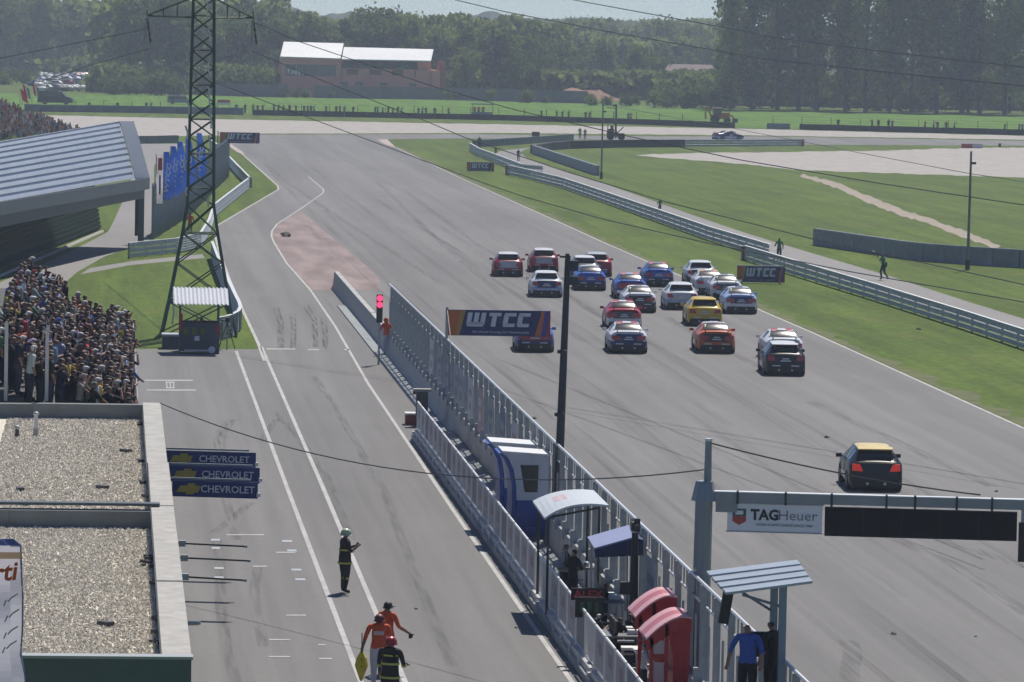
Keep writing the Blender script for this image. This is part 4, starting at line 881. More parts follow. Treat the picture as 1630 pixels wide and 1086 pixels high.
def at_head(px, py_top, h):                       # stand so that the head top shows at that pixel
    y0, y1 = 60., 400.
    for _ in range(50):
        ym = (y0+y1)/2; p = PY(px, py_top, ym)
        if p.z > h: y0 = ym
        else: y1 = ym
    return Vector((p.x, p.y, 0))
p2 = at_head(617, 955, 1.8); m2 = person('marshal in orange shirt and dark cap beside the pit lane line, holding a radio', None, -.75, [SKIN, BLKH, ORG, WTR, SHOE], 1.8, loc=p2, arms=[DWN, OUT], fat=1.12, fingers=True, sub=2)
helmet(m2, BLKH, 1.665, .02, .105); obj('cap_peak', MB().box((0, .16, 1.63), (.14, .12, .015)).mesh('cap_peak', BLKH), m2)
obj('radio', MB().box((.44, .36, .93), (.05, .09, .1)).mesh('radio', BLKH), m2); eyes(m2)
p1 = at_head(604, 974, 1.82); m1 = person('marshal in orange shirt and white trousers holding a furled yellow flag', None, -.1, [SKIN, HAIR, ORG, WTR, SHOE], 1.82, loc=p1, arms=[((.31, -.02, 1.17), (.36, .0, .95)), DWN], fat=1.15, fingers=True, sub=2)
helmet(m1, mat('dark_red_cap', (.12, .02, .02), .5), r=.115); obj('back_print', MB().box((0, -.118, 1.33), (.24, .012, .09)).mesh('back_print', mat('pale_print', (.6, .45, .42), .7)), m1)
FL = thing('yellow_flag', 'small furled yellow flag on a stick in the marshal\'s hand', 'flag', p1+Vector((-.4, 0, 0)))
MB().tube([(0, 0, .5), (0, 0, 1.32)], .012, 6).build('stick', M_DARK, FL, o=(0, 0, 0))
b = MB(); zz = [(.88, .03), (.72, .12), (.55, .16), (.38, .1), (.18, .03)]
for (z, wv), (z2, w2) in zip(zz[:-1], zz[1:]): b.poly([(-wv, 0, z), (wv*.7, .02, z), (w2*.7, -.03, z2), (-w2, 0, z2)]).poly([(wv*.7, .02, z), (wv, .06, z), (w2, .05, z2), (w2*.7, -.03, z2)])
b.build('cloth', mat('flag_yellow', (.62, .5, .03), .7), FL, True, o=(0, 0, 0))
p3 = at_head(622, 1012, 1.8); f2 = person('firefighter in black coat and red helmet next to the orange marshals', None, -.55, [SKIN, REDH, FIRE, FIRE, SHOE], 1.8, loc=p3, arms=[DWN, FWD], coat=.035, fat=1.3, sleeves='long', fingers=True, sub=2)
helmet(f2, REDH); band(f2, .86, .25, .2); band(f2, 1.17, .23, .17); band(f2, 1.36, .215, .145, .04); arm_band(f2, *FWD, 1, .2, .06); arm_band(f2, *DWN, -1, .2)
m4 = person('marshal in orange jacket and white trousers at the pit wall below the red light', (615, 566), .5, [SKIN, ORG, ORG, WTR, SHOE], 1.84, arms=[FWD, DWN], sleeves='long', lean=.1)
obj('hood', MB().sphere((0, .08, 1.68), .12, 0, 10, 7).mesh('hood', ORG, True), m4)
GRN = mat('green_tabard', (.03, .17, .07), .8, var=.1, scale=6)
m5 = person('photographer in green tabard walking the service path, camera on the shoulder', (1406, 446), .9, [SKIN, HAIR, GRN, JEANS, SHOE], 1.8, arms=[((.25, .1, 1.2), (.15, .3, 1.45)), FWD], legs=[((.1, .16, .52), (.1, .05, .12)), ((.1, .0, .5), (.1, -.3, .14))], lean=.1)
obj('camera_lens', MB().tube([(-.25, .25, 1.66), (-.15, .75, 1.78)], [.06, .1], 8).mesh('camera_lens', BLKH, True), m5)
obj('bag', MB().box((.22, .05, 1.0), (.14, .3, .3)).mesh('bag', BLKH), m5)
for lab, pix, rz, cl, h in (('photographer in green tabard crouching low behind the middle guardrail', (1050, 340), .3, GRN, 1.3), ('person in green tabard standing behind the rail end near the advertising board', (1240, 417), .2, GRN, 1.72), ('dark clad marshal standing at the tip of the pale curved rail', (763, 238), .2, JEANS, 1.75), ('dark clad photographer standing on the service path near the far bend', (825, 257), -.4, JEANS, 1.5), ('crouching dark figure behind the pale curved rail', (789, 248), .6, JEANS, 1.1), ('marshal in green standing by the far track, left of the mast truck', (923, 221), .2, GRN, 1.7), ('marshal in dark trousers beside the green marshal near the mast truck', (931, 222), -.3, GRN, 1.6)):
    person(lab, pix, rz, [SKIN, HAIR, cl, JEANS, SHOE], h, arms=[FWD, DWN])
# ================================================================== CARS
GLASS = mat('dark_car_glass', (.012, .014, .016), .19, 0, spec=.7); RIM = mat('wheel_rim', (.45, .45, .47), .35, .6); RUB = mat('tyre_black', (.014, .014, .014), .8)
LAMP = mat('tail_lamp_red', (.38, .012, .015), .25, coat=.5); LAMPON = mat('tail_lamp_lit', (.5, .02, .01), .3, emit=(1, .06, .03, .25)); PLATE = mat('decal_white', (.62, .63, .64), .5); DIFF = mat('car_underside_black', (.015, .015, .016), .6); YEL = mat('sticker_lime', (.55, .6, .05), .5)
PAINT = {}
def paint(c, n):
    if n not in PAINT: PAINT[n] = mat('paint_'+n, c, .32, 0, var=.05, scale=2., coat=.15, spec=.35)
    return PAINT[n]
WHL = None
def wheel_meshes():
    t = MB(); n = 18; pr = [(-.11, .2), (-.115, .29), (-.09, .315), (.09, .315), (.115, .29), (.11, .2)]
    vs_ = [(x, r*math.cos(2*PI*j/n), r*math.sin(2*PI*j/n)) for x, r in pr for j in range(n)]
    t.add(vs_, [(i*n+j, i*n+(j+1) % n, (i+1)*n+(j+1) % n, (i+1)*n+j) for i in range(len(pr)-1) for j in range(n)])
    r_ = MB(); r_.add([(.085, 0, 0)]+[(.1, .205*math.cos(2*PI*j/n), .205*math.sin(2*PI*j/n)) for j in range(n)], [(0, 1+j, 1+(j+1) % n) for j in range(n)])
    r_.add([(-.085, 0, 0)]+[(-.1, .205*math.cos(2*PI*j/n), .205*math.sin(2*PI*j/n)) for j in range(n)], [(0, 1+(j+1) % n, 1+j) for j in range(n)])
    s_ = MB()
    for k in range(5):
        a = 2*PI*k/5
        for sx in (-1, 1): s_.box((sx*.105, .11*math.cos(a), .11*math.sin(a)), (.02, .19, .045), 0, 0, Matrix.Rotation(a, 3, 'X'))
    return t.mesh('tyre', RUB, True), r_.mesh('rim', DIFF), s_.mesh('spokes', RIM)
TYRE, RIMM, SPOKE = wheel_meshes()
def body_mesh(kind, mats):
    # stations: y, half width, sill z, shoulder z, roof z (or deck), roof half width
    if kind == 'sedan':
        S = [(-2.26, .70, .32, .72, .78, .60), (-2.22, .80, .24, .80, .92, .66), (-2.08, .88, .20, .88, 1.03, .70), (-1.75, .925, .17, .93, 1.055, .70), (-1.28, .93, .16, .95, 1.07, .68), (-.60, .93, .16, .96, 1.40, .54), (-.1, .925, .16, .95, 1.43, .57), (.45, .925, .16, .94, 1.40, .55), (1.12, .925, .16, .92, .99, .68), (1.5, .93, .16, .88, .93, .70), (1.95, .90, .17, .78, .82, .66), (2.2, .80, .2, .66, .70, .58), (2.28, .68, .26, .55, .58, .5)]
    else:
        S = [(-2.12, .72, .34, .74, .80, .60), (-2.09, .82, .24, .84, .93, .68), (-1.98, .90, .20, .93, 1.02, .72), (-1.86, .92, .18, .97, 1.07, .70), (-1.42, .93, .16, .98, 1.42, .57), (-.8, .93, .16, .97, 1.475, .58), (-.1, .925, .16, .96, 1.49, .59), (.5, .925, .16, .94, 1.44, .56), (1.2, .925, .16, .92, 1.0, .68), (1.55, .93, .16, .88, .94, .70), (1.85, .90, .17, .80, .84, .66), (2.05, .80, .2, .68, .72, .58), (2.12, .68, .26, .55, .58, .5)]
    b_ = MB(); rows = []
    for y, w_, zs, zh, zr, wr in S:
        half = [(w_*.9, zs), (w_, zs+.14), (w_*1.0, (zs+zh)/2+.08), (w_*.985, zh-.05), (w_*.955, zh+.0), (wr, zr-.03), (wr*.86, zr), (wr*.45, zr+.018), (0, zr+.022)]
        rows.append([(x, y, z) for x, z in half]+[(-x, y, z) for x, z in half[-2::-1]])
    n = len(rows[0]); vs_ = [p for r_ in rows for p in r_]; fs, mi = [], []
    for i in range(len(rows)-1):
        for j in range(n-1):
            fs.append((i*n+j, i*n+j+1, (i+1)*n+j+1, (i+1)*n+j)); jj = min(j, n-2-j)
            y = (S[i][0]+S[i+1][0])/2; top = S[i][4] > 1.3 and S[i+1][4] > 1.3
            mi.append(2 if jj <= 1 else (1 if top and jj >= 5 else 0))
    fs.append(tuple(range(n))); mi.append(2); fs.append(tuple(reversed(range((len(rows)-1)*n, len(rows)*n)))); mi.append(2)
    b_.v = vs_; b_.f = fs; b_.m = mi
    return b_.mesh('body', mats, True), S
def car(label, pix, kind, c_main, c_roof, c_low, rz=0., banner=None, sticker=False, glow=False, decal=True, wing=True, nm='racing_car', cat='racing car', lid=None, loc=None, group='racing cars in the pack'):
    p = loc or P(*pix); t = thing(nm, label, cat, p+Vector((0, 2.1 if not rz else 2.1*math.cos(rz), 0))-Vector((math.sin(rz)*2.1, 0, 0)), rz, group)
    pm_, pr_, pl_ = [paint(c, n) for n, c in (c_main, c_roof, c_low)]
    me, S = body_mesh(kind, [pm_, pr_, pl_]); o_ = (0, 0, 0)
    bd = obj('body', me, t); hat = kind != 'sedan'
    def st(i): return S[i]
    def glassq(name, a, c_, f=(.1, .9), parent=bd, inx=.03):         # panel between two stations across the top
        (y0, _, _, _, z0, w0), (y1, _, _, _, z1, w1) = S[a], S[c_]; b_ = MB(); off = Vector((0, -(z1-z0), (y1-y0))).normalized()*.022
        q = []
        for fr_, k in ((f[0], 1), (f[1], 1)):
            y = y0+(y1-y0)*fr_; z = z0+(z1-z0)*fr_+.012; ww = w0+(w1-w0)*fr_-inx; q.append((ww, y, z))
        nx, ny = 8, 6; g_ = []
        for iy in range(ny+1):
            for ix in range(nx+1):
                u, v = ix/nx*2-1, iy/ny; ww = q[0][0]+(q[1][0]-q[0][0])*v
                bul = .028*(1-u*u)+.03*4*v*(1-v); g_.append(Vector((u*ww, q[0][1]+(q[1][1]-q[0][1])*v, q[0][2]+(q[1][2]-q[0][2])*v))+off.normalized()*(.012+bul))
        b_.add(g_, [(iy*(nx+1)+ix, iy*(nx+1)+ix+1, (iy+1)*(nx+1)+ix+1, (iy+1)*(nx+1)+ix) for iy in range(ny) for ix in range(nx)])
        return b_.build(name, GLASS, bd, True, o=o_), q, off.normalized()*.022
    ra, rb_ = (4, 5) if not hat else (3, 4)
    win, q, off = glassq('rear_window', ra, rb_, (.08, .9))
    # sides
    for s in (-1, 1):
        ch = [i for i, r_ in enumerate(S) if r_[4] > 1.3]
        for k, (a, c_) in enumerate(zip(ch, ch[1:])):
            pts = []
            for i, up in ((a, 0), (c_, 0), (c_, 1), (a, 1)):
                y, w_, zs, zh, zr, wr = S[i]; x0, z0_, x1, z1_ = w_*.955, zh, wr, zr-.03; fr_ = .12 if not up else .86
                yy = y+(.05 if i == a else -.05); pts.append(Vector((s*(x0+(x1-x0)*fr_+.012), yy, z0_+(z1_-z0_)*fr_+.004)))
            b_ = MB(); b_.poly(pts if s > 0 else pts[::-1]).build('side_window', GLASS, bd, o=o_)
    glassq('windscreen', *((7, 8)), (.08, .93))
    # wheels
    for s in (-1, 1):
        for y in (-1.36, 1.36) if not hat else (-1.28, 1.3):
            wv = obj('wheel', TYRE, t, (s*.84, y, .315)); obj('rim', RIMM, wv); obj('spokes', SPOKE, wv)
            b_ = MB(); n = 14
            vs_ = [(s*(.915 if e else .94), y+r_*math.cos(PI*j/n), .315+r_*math.sin(PI*j/n)) for r_, e in ((.36, 0), (.40, 0), (.42, 1)) for j in range(n+1)]
            b_.add(vs_, [(i*(n+1)+j, i*(n+1)+j+1, (i+1)*(n+1)+j+1, (i+1)*(n+1)+j) for i in range(2) for j in range(n)]); b_.build('wheel_arch', pm_, bd, o=o_)
            d_ = MB(); d_.add([(s*.936, y, .315)]+[(s*.936, y+.37*math.cos(PI*j/n), .315+.37*math.sin(PI*j/n)) for j in range(n+1)], [(0, 1+j, 2+j) for j in range(n)]); d_.build('wheel_well', DIFF, bd, o=o_)
    yb_ = S[1][0]
    for s in (-1, 1):
        b_ = MB()
        if not hat: b_.prism([(s*.34, yb_-.1, .66), (s*.80, yb_-.05, .67), (s*.84, yb_-.03, .87), (s*.44, yb_-.08, .87)], (0, .2, 0))
        else: b_.prism([(s*.46, yb_-.09, .70), (s*.82, yb_-.05, .72), (s*.82, yb_-.02, .95), (s*.56, yb_-.06, .93)], (0, .2, 0))
        b_.build('tail_light', LAMPON if glow else LAMP, t, o=o_)
        m_ = MB(); yy = .72; m_.box((s*1.03, yy, 1.0), (.2, .12, .13)).box((s*.93, yy+.03, .97), (.1, .05, .04)); m_.build('mirror', pm_ if not glow else DIFF, t, True, o=o_)
    MB().prism([(-.84, yb_-.055, .14), (.84, yb_-.055, .14), (.78, yb_-.07, .42), (-.78, yb_-.07, .42)], (0, .3, 0)).build('diffuser', DIFF, t, o=o_)
    MB().prism([(-.82, yb_-.05, .425), (.82, yb_-.05, .425), (.83, yb_-.03, .58), (-.83, yb_-.03, .58)], (0, .25, 0)).build('rear_bumper', pl_, t, o=o_)
    lidm = paint(lid[1], lid[0]) if lid else pm_
    if not hat: MB().prism([(-.6, yb_-.075, .6), (.6, yb_-.075, .6), (.62, yb_-.03, .95), (-.62, yb_-.03, .95)], (0, .1, 0)).build('boot_lid', lidm, t, o=o_)
    else: MB().prism([(-.56, yb_-.065, .58), (.56, yb_-.065, .58), (.58, yb_-.015, .98), (-.58, yb_-.015, .98)], (0, .12, 0)).build('tailgate', lidm, t, o=o_)
    for s in (-1, 1): MB().tube([(s*.3, yb_-.1, .28), (s*.3, yb_+.1, .28)], .05, 8).build('exhaust', RIM, t, True, o=o_)
    if wing and not hat:
        MB().prism([(-.78, -2.18, 1.15), (.78, -2.18, 1.15), (.78, -1.95, 1.12), (-.78, -1.95, 1.12)], (0, 0, .03)).build('rear_wing', pm_, t, o=o_)
        for s in (-1, 1): MB().box((s*.55, -2.03, 1.08), (.04, .14, .14)).build('wing_support', DIFF, t, o=o_)
    if hat: MB().prism([(-.6, -1.72, 1.40), (.6, -1.72, 1.40), (.6, -1.4, 1.455), (-.6, -1.4, 1.455)], (0, 0, .035)).build('roof_spoiler', pr_, t, o=o_)
    def onwin(name, x0, x1, f0, f1, m_, k=1.):            # a strip lying on the rear window
        (y0, _, _, _, z0, w0), (y1, _, _, _, z1, w1) = S[ra], S[rb_]
        g_ = lambda f_, x: Vector((x, y0+(y1-y0)*f_, z0+(z1-z0)*f_+.012))+off*(1.2+2.4*4*f_*(1-f_)*.5)
        MB().poly([g_(f0, x0), g_(f0, x1), g_(f1, x1), g_(f1, x0)]).build(name, m_, win, o=o_)
    if banner:
        c1, c2 = [paint(c, n) for n, c in banner]
        onwin('window_banner', -.5, -.22, .76, .95, c1); onwin('window_banner', .22, .5, .76, .95, c1); onwin('window_banner', -.215, .215, .76, .95, c2)
        ry = S[rb_][0]; MB().prism([(-.5, ry+.04, S[rb_][4]+.027), (-.2, ry+.04, S[rb_][4]+.03), (-.2, ry+.5, S[rb_][4]+.055), (-.5, ry+.5, S[rb_][4]+.05)], (0, 0, .006)).build('roof_patch', c1, t, o=o_)
        MB().prism([(.2, ry+.04, S[rb_][4]+.03), (.5, ry+.04, S[rb_][4]+.027), (.5, ry+.5, S[rb_][4]+.05), (.2, ry+.5, S[rb_][4]+.055)], (0, 0, .006)).build('roof_patch', c1, t, o=o_)
    if sticker: onwin('window_sticker', -.5, -.22, .35, .68, YEL)
    if decal:
        for x0, x1, z in ((-.62, -.25, .48), (.25, .62, .48), (-.16, .16, .8), (-.24, .24, .7)): MB().box(((x0+x1)/2, yb_-.078, z), (x1-x0, .03, .055)).build('decal', PLATE, t, o=o_)
    k2 = ('white', (.72, .73, .74)) if c_main[0] not in ('white', 'silver', 'pale_blue') else (c_low if c_low[0] not in ('white', 'silver') else ('navy', (.015, .03, .13)))
    for s in (-1, 1):
        MB().poly([(s*.942, y_, z_) for y_, z_ in ((-.75, .34), (.75, .34), (.85, .52), (-.6, .58))][::s]).build('side_stripe', paint(k2[1], k2[0]), bd, o=o_)
        MB().poly([(s*.944, y_, z_) for y_, z_ in ((-.2, .58), (.3, .58), (.3, .88), (-.2, .88))][::s]).build('door_plate', PLATE, bd, o=o_)
    if not banner and not glow:
        ry = S[rb_][0]; zt = S[rb_][4]; MB().prism([(-.2, ry+.12, zt+.036), (.2, ry+.12, zt+.036), (.2, ry+.5, zt+.058), (-.2, ry+.5, zt+.058)], (0, 0, .006)).build('roof_plate', paint(k2[1], k2[0]), t, o=o_)
    return t
W_ = ('white', (.72, .73, .74)); R_ = ('red', (.42, .02, .03)); DR = ('dark_red', (.28, .015, .03)); B_ = ('blue', (.045, .12, .42)); DB = ('navy', (.015, .03, .13)); K_ = ('black', (.015, .016, .018)); Y_ = ('yellow', (.62, .43, .02)); O_ = ('orange_red', (.52, .13, .035)); S_ = ('silver', (.5, .52, .55)); LB = ('pale_blue', (.36, .45, .66)); G_ = ('dark_grey', (.07, .075, .08)); RP = ('pinkish_red', (.6, .1, .1))
hd_ = -.05
L_ = [
 ('dark red hatchback with white shoulders, leftmost of the racing pack', (800, 441), 'hatch', DR, W_, DR, hd_, (RP, W_), False, S_),
 ('dark red hatchback with pink edged roof, right beside the leftmost car', (857, 434), 'hatch', DR, W_, R_, hd_, (RP, W_), False, S_),
 ('red sided silver hatchback, farthest back behind the dark lamp pole', (942, 441), 'hatch', R_, S_, DR, hd_, None, True, None),
 ('white roofed dark car half hidden between the lamp pole and a blue saloon', (922, 447), 'hatch', G_, W_, K_, hd_, None, False, W_),
 ('white hatchback with blue rear emblem behind the two dark red hatchbacks', (861, 474), 'hatch', W_, W_, LB, hd_, None, True, DB),
 ('plain blue saloon just right of the dark lamp pole', (931, 463), 'sedan', B_, W_, DB, hd_, None, False, None),
 ('blue saloon with red roof corner next to the grass, ahead of the pack', (1039, 457), 'sedan', B_, B_, DB, hd_, (RP, W_), False, None),
 ('blue saloon with red roof corners behind a white roofed car', (995, 476), 'sedan', B_, LB, DB, hd_, (RP, W_), False, R_),
 ('white roofed saloon with a black boot in the middle of the pack', (1009, 498), 'sedan', W_, W_, G_, hd_, None, True, K_),
 ('white hatchback with red lamps left of the yellow hatchback', (1076, 494), 'hatch', W_, W_, LB, hd_, None, False, S_),
 ('white hatchback with dark side, nearest the grass at the back of the white cluster', (1107, 455), 'hatch', W_, W_, G_, hd_, None, False, K_),
 ('white car with orange roof patch in the white cluster', (1121, 470), 'sedan', W_, W_, S_, hd_, (('amber', (.6, .25, .05)), W_), False, LB),
 ('white saloon with dark boot in the middle of the white cluster', (1147, 478), 'sedan', W_, W_, S_, hd_, None, True, G_),
 ('pale blue and white saloon running in dust along the grass edge', (1170, 500), 'sedan', LB, W_, W_, hd_, None, True, DB),
 ('red and white saloon with red roof corners, behind the white and blue one', (984, 525), 'sedan', R_, W_, W_, hd_, (R_, W_), False, G_),
 ('bright yellow hatchback with black lamps', (1113, 520), 'hatch', Y_, Y_, Y_, hd_, None, True, None),
 ('blue saloon half hidden under the large advertising board', (842, 561), 'sedan', B_, B_, DB, hd_, None, False, R_),
 ('white and navy saloon with red roof corners, at the rear of the pack', (991, 563), 'sedan', W_, W_, DB, hd_, (R_, W_), False, DB),
 ('orange red saloon with black boot at the rear of the pack', (1131, 563), 'sedan', O_, S_, O_, hd_, None, True, K_),
 ('red and white saloon with red roof corners, mostly behind the black hatchback', (1239, 575), 'sedan', W_, W_, R_, hd_, (R_, W_), False, R_),
 ('black hatchback with white roof, last car of the racing pack', (1241, 599), 'hatch', K_, W_, K_, hd_, None, True, K_),
]
for (lab, pix, kind, cm1, cr1, cl1, rz, ban, stk, lid) in L_: car(lab, (pix[0]+9, pix[1]), kind, cm1, cr1, cl1, rz, ban, stk, lid=lid)
car('black hatchback with a yellow roof following behind the racing pack', (1394, 783), 'hatch', K_, ('cream_yellow', (.8, .63, .26)), K_, -.06, None, False, True, False, False, 'black_hatchback', 'car', K_, None, None)
fc = P(1159, 223.5); car('silver and blue racing car crossing the far straight behind the tyre wall', None, 'sedan', DB, G_, LB, -1.25, None, False, loc=fc+Vector((-2, -.6, 0)), lid=R_, group=None)
# parked cars beside the left wood
def parked_meshes():
    b_ = MB(); me, S = body_mesh('hatch', [colormat('parked_paint', .35)]*3)
    gl = MB()
    for a, c_ in ((3, 4), (7, 8)):
        (y0, _, _, _, z0, w0), (y1, _, _, _, z1, w1) = S[a], S[c_]; k = .03; gl.poly([(-w0*.9, y0+.02*(y1-y0), z0+k), (w0*.9, y0+.02*(y1-y0), z0+k), (w1*.9, y1, z1+k-.03), (-w1*.9, y1, z1+k-.03)])
    for s in (-1, 1): gl.poly([(s*.9, -1.2, 1.02), (s*.9, 1.0, 1.0), (s*.62, .45, 1.38), (s*.64, -1.2, 1.40)][::s])
    return me, gl.mesh('windows', GLASS)
pbm, pgm = parked_meshes()
CC = [('white', (.7, .7, .7)), ('white', (.66, .67, .68)), ('silver', (.5, .52, .54)), ('grey', (.2, .21, .22)), ('red', (.35, .03, .03)), ('dark', (.03, .03, .035)), ('blue', (.08, .15, .35)), ('white', (.72, .72, .72))]
cn = {}
lots = sorted((k % 4, random.uniform(56, 160)) for k in range(64))
for k, (row, px) in enumerate(lots):
    py = (124, 130, 137, 145)[row]+random.uniform(-1, 1); nme, c = random.choice(CC)
    if 128 < px and py > 140 and False: continue
    t = thing('parked_car', f'{nme} parked car in the {["farthest", "third", "second", "nearest"][row]} row before the left wood, {ordw(k % 16+1)} from the left', 'car', P(px, py), random.choice((PI/2, .2, 1.2, 0, PI))+random.uniform(-.2, .2), 'cars parked before the left wood')
    o_ = obj('body', pbm, t); o_.color = (*c, 1); obj('windows', pgm, t)
    for s in (-1, 1):
        for y in (-1.28, 1.3): obj('wheel', TYRE, t, (s*.84, y, .315))
def van(label, p, rz, c, L=5.6, H=2.1, cat='van', nm='parked_van'):
    t = thing(nm, label, cat, p, rz); o_ = (0, 0, 0); h = L/2
    sec = [(-h, .35, H*.95), (-h+.1, .3, H), (h*.35, .3, H), (h*.62, .3, H*.62), (h*.97, .3, H*.5), (h, .35, H*.35)]
    b_ = MB(); pts = [(-h, .3), (h, .3), (h, H*.38), (h*.93, H*.52), (h*.6, H*.6), (h*.35, H*.97), (h*.2, H), (-h+.15, H), (-h, H*.9)]
    b_.prism([(-.95, y, z) for y, z in pts], (1.9, 0, 0)); b_.build('body', paint(c[1], c[0]), t, o=o_)
    for s in (-1, 1):
        g1 = [(-h+.3, H*.58), (h*.1, H*.58), (h*.1, H*.88), (-h+.35, H*.88)]; g2 = [(h*.16, H*.58), (h*.55, H*.6), (h*.33, H*.88), (h*.16, H*.88)]
        for g_ in (g1, g2): MB().poly([(s*.955, y, z) for y, z in g_][::s]).build('side_window', GLASS, t, o=o_)
        for y in (-h*.62, h*.62): 
            wv = obj('wheel', TYRE, t, (s*.86, y, .315)); obj('rim', RIMM, wv); obj('spokes', SPOKE, wv)
        MB().box((s*.7, h+.01, H*.42), (.3, .05, .14)).build('headlight', PLATE, t, o=o_); MB().box((s*.82, -h-.01, H*.5), (.14, .05, .3)).build('tail_light', LAMP, t, o=o_)
    MB().poly([(-.8, h*.58, H*.62), (.8, h*.58, H*.62), (.72, h*.375, H*.93), (-.72, h*.375, H*.93)]).build('windscreen', GLASS, t, True, o=o_)
    return t
van('large black van parked on the field edge beside the far crowd', P(88, 166.5)+Vector((0, 3, 0)), -PI/2-.15, ('van_black', (.03, .033, .038)), 6.6, 2.5)
van('light blue grey van parked behind the far barrier beside the pylon', P(287, 166), -PI/2, ('van_bluegrey', (.22, .27, .34)), 5.0, 1.7)
van('white van parked under the trees beside the pylon shaft', P(316, 148), .2, ('van_white', (.6, .6, .6)), 5.0, 2.0)
# ================================================================== PIT LANE FURNITURE
O0 = (0, 0, 0)
# lamp pole with camera boxes
pb = P(884, 877); pt_ = PY(904, 407, pb.y+.3)
LP = thing('camera_pole', 'tall dark leaning pole with camera boxes rising from the pit wall', 'pole', (pb.x+.35, pb.y, 0))
q0 = Vector((pb.x+.35, pb.y, 0)); q0.x = PY(886, 800, pb.y).x
MB().tube([q0, q0.lerp(pt_, .5), pt_], [.15, .12, .085], 12).build('shaft', mat('dark_pole', (.045, .05, .055), .45, .3, var=.15, scale=1), LP, True)
for (px, py, sx, sz) in ((912, 423, .3, .3), (911, 447, .34, .26), (903, 409, .1, .2)):
    c = PY(px, py, pt_.y-.1); MB().box(c, (sx, .3, sz)).box(c+Vector((-.12, 0, 0)), (.2, .06, .06)).build('camera_box', mat('camera_housing', (.03, .034, .045), .4), LP)
for py in (560, 660): c = PY(895 - (py-560)*.045, py, pb.y-.13); MB().tube([c-Vector((0, 0, .05)), c+Vector((0, 0, .05))], .15, 10).build('clamp', M_DARK, LP)
# start gantry
gb = Vector((FX+.25, 0, 0)); gy = 104.
while proj((FX+.25, gy, 0))[0] > 1113: gy += .25
gb.y = gy; GZ = PY(1124, 790, gy).z
M_GAN = mat('gantry_steel', (.25, .28, .3), .45, .4, var=.1, scale=1.2)
GA = thing('start_gantry', 'grey steel start gantry post and beam reaching over the track', 'gantry', gb)
MB().tube([gb, gb+Vector((.03, 0, GZ))], [.22, .2], 8).build('post', M_GAN, GA)
mt = PY(1128, 701, gy); MB().tube([gb+Vector((.03, 0, GZ-.1)), gb+Vector((.03, 0, GZ+.35))], [.3, .2], 8).build('collar', M_GAN, GA)
MB().tube([Vector((mt.x, gy, GZ+.3)), mt], [.09, .075], 8).build('mast', M_GAN, GA); MB().tube([mt-Vector((0, 0, .02)), mt+Vector((0, 0, .04))], .085, 8).build('mast_cap', MATS['bright_galvanised'], GA)
gl = gb+Vector((.2, 0, GZ)); gr = P(1780, 808, GZ)
dirv = (gr-gl).normalized(); ang = math.atan2(dirv.y, dirv.x); GL = (gr-gl).length
GR = Matrix.Rotation(ang, 3, 'Z')
def gp(x, y, z): return gl+GR @ Vector((x, y, z))
b = MB(); b.box(gp(GL/2, 0, 0), (GL, .24, .22), 0, ang); b.build('beam', M_GAN, GA)
b = MB(); b.box(gp(GL/2, 0, .122), (GL, .27, .02), 0, ang); b.build('beam_top', MATS['bright_galvanised'], GA)
k = 0
for x in (.6, 1.7, 2.75, 4.0, 4.65, 5.6, 6.4, 7.6): MB().box(gp(x, 0, 0), (.05, .3, .3), 0, ang).build('clamp', M_DARK, GA)
MB().box(gp(.35, 0, -.2), (.5, .16, .3), 0, ang).build('gusset', M_GAN, GA)
def gx(px): # distance along the beam that shows at column px
    lo_, hi_ = 0., GL
    for _ in range(40):
        m_ = (lo_+hi_)/2
        if proj(gp(m_, 0, -.3))[0] < px: lo_ = m_
        else: hi_ = m_
    return lo_
x0, x1 = gx(1158), gx(1309); sh = .62
SG = thing('gantry_sign', 'white sign with shield logo and dark lettering under the gantry beam', 'sign', gp(x0, 0, -.15-sh), ang)
L = x1-x0; MB().bx(0, L, -.05, .05, 0, sh).build('panel', mat('sign_white', (.78, .79, .81), .5), SG, o=O0)
MB().bx(-.03, L+.03, -.06, .06, -.03, -.002).bx(-.03, L+.03, -.06, .06, sh+.002, sh+.03).build('frame', M_GALV, SG, o=O0)
INK = mat('sign_ink', (.03, .032, .035), .6); INKG = mat('sign_grey_ink', (.16, .17, .18), .6)
s_ = L/2.2
l1 = obj('bold_lettering', text_mesh('TAG', .33, INK, .014, sx=.98), SG, (.87*s_, -.056, .37)); l2 = obj('thin_lettering', text_mesh('Heuer', .33, INKG, -.002, sx=1.08), SG, (1.63*s_, -.056, .37)); l3 = obj('lettering', text_mesh('SWISS AVANT-GARDE SINCE 1860', .085, INKG, sx=1.02), SG, (1.33*s_, -.056, .15))
for l in (l1, l2, l3): l.scale = (s_, 1, 1)
b = MB(); y = -.053
b.prism([(.12, y, .34), (.43, y, .34), (.43, y, .51), (.12, y, .51)], (0, -.008, 0), 0).prism([(.12, y, .335), (.12, y, .22), (.275, y, .13), (.43, y, .22), (.43, y, .335)], (0, -.008, 0), 1).box((.275, y-.012, .42), (.18, .008, .09), 2)
b.build('shield_logo', [mat('logo_green', (.03, .12, .09), .5), mat('logo_red', (.45, .07, .06), .5), M_WHITE], SG, o=O0)
x0, x1 = gx(1313), gx(1619)
LD = thing('display_board', 'long black unlit display board hung under the gantry beam', 'display', gp(x0, 0, -.17-.66), ang)
L = x1-x0; MB().bx(0, L, -.09, .09, 0, .66).build('case', mat('display_black', (.006, .007, .008), .6), LD, o=O0)
for k in range(5): MB().bx(L*k/5+.02, L*(k+1)/5-.02, -.1, -.09, .03, .63).build('screen_tile', mat('display_face', (.005, .006, .006), .75), LD, o=O0)
x0 = gx(1622); SL = thing('start_light', 'black start light box at the right edge of the frame', 'traffic light', gp(x0, 0, -1.3), ang)
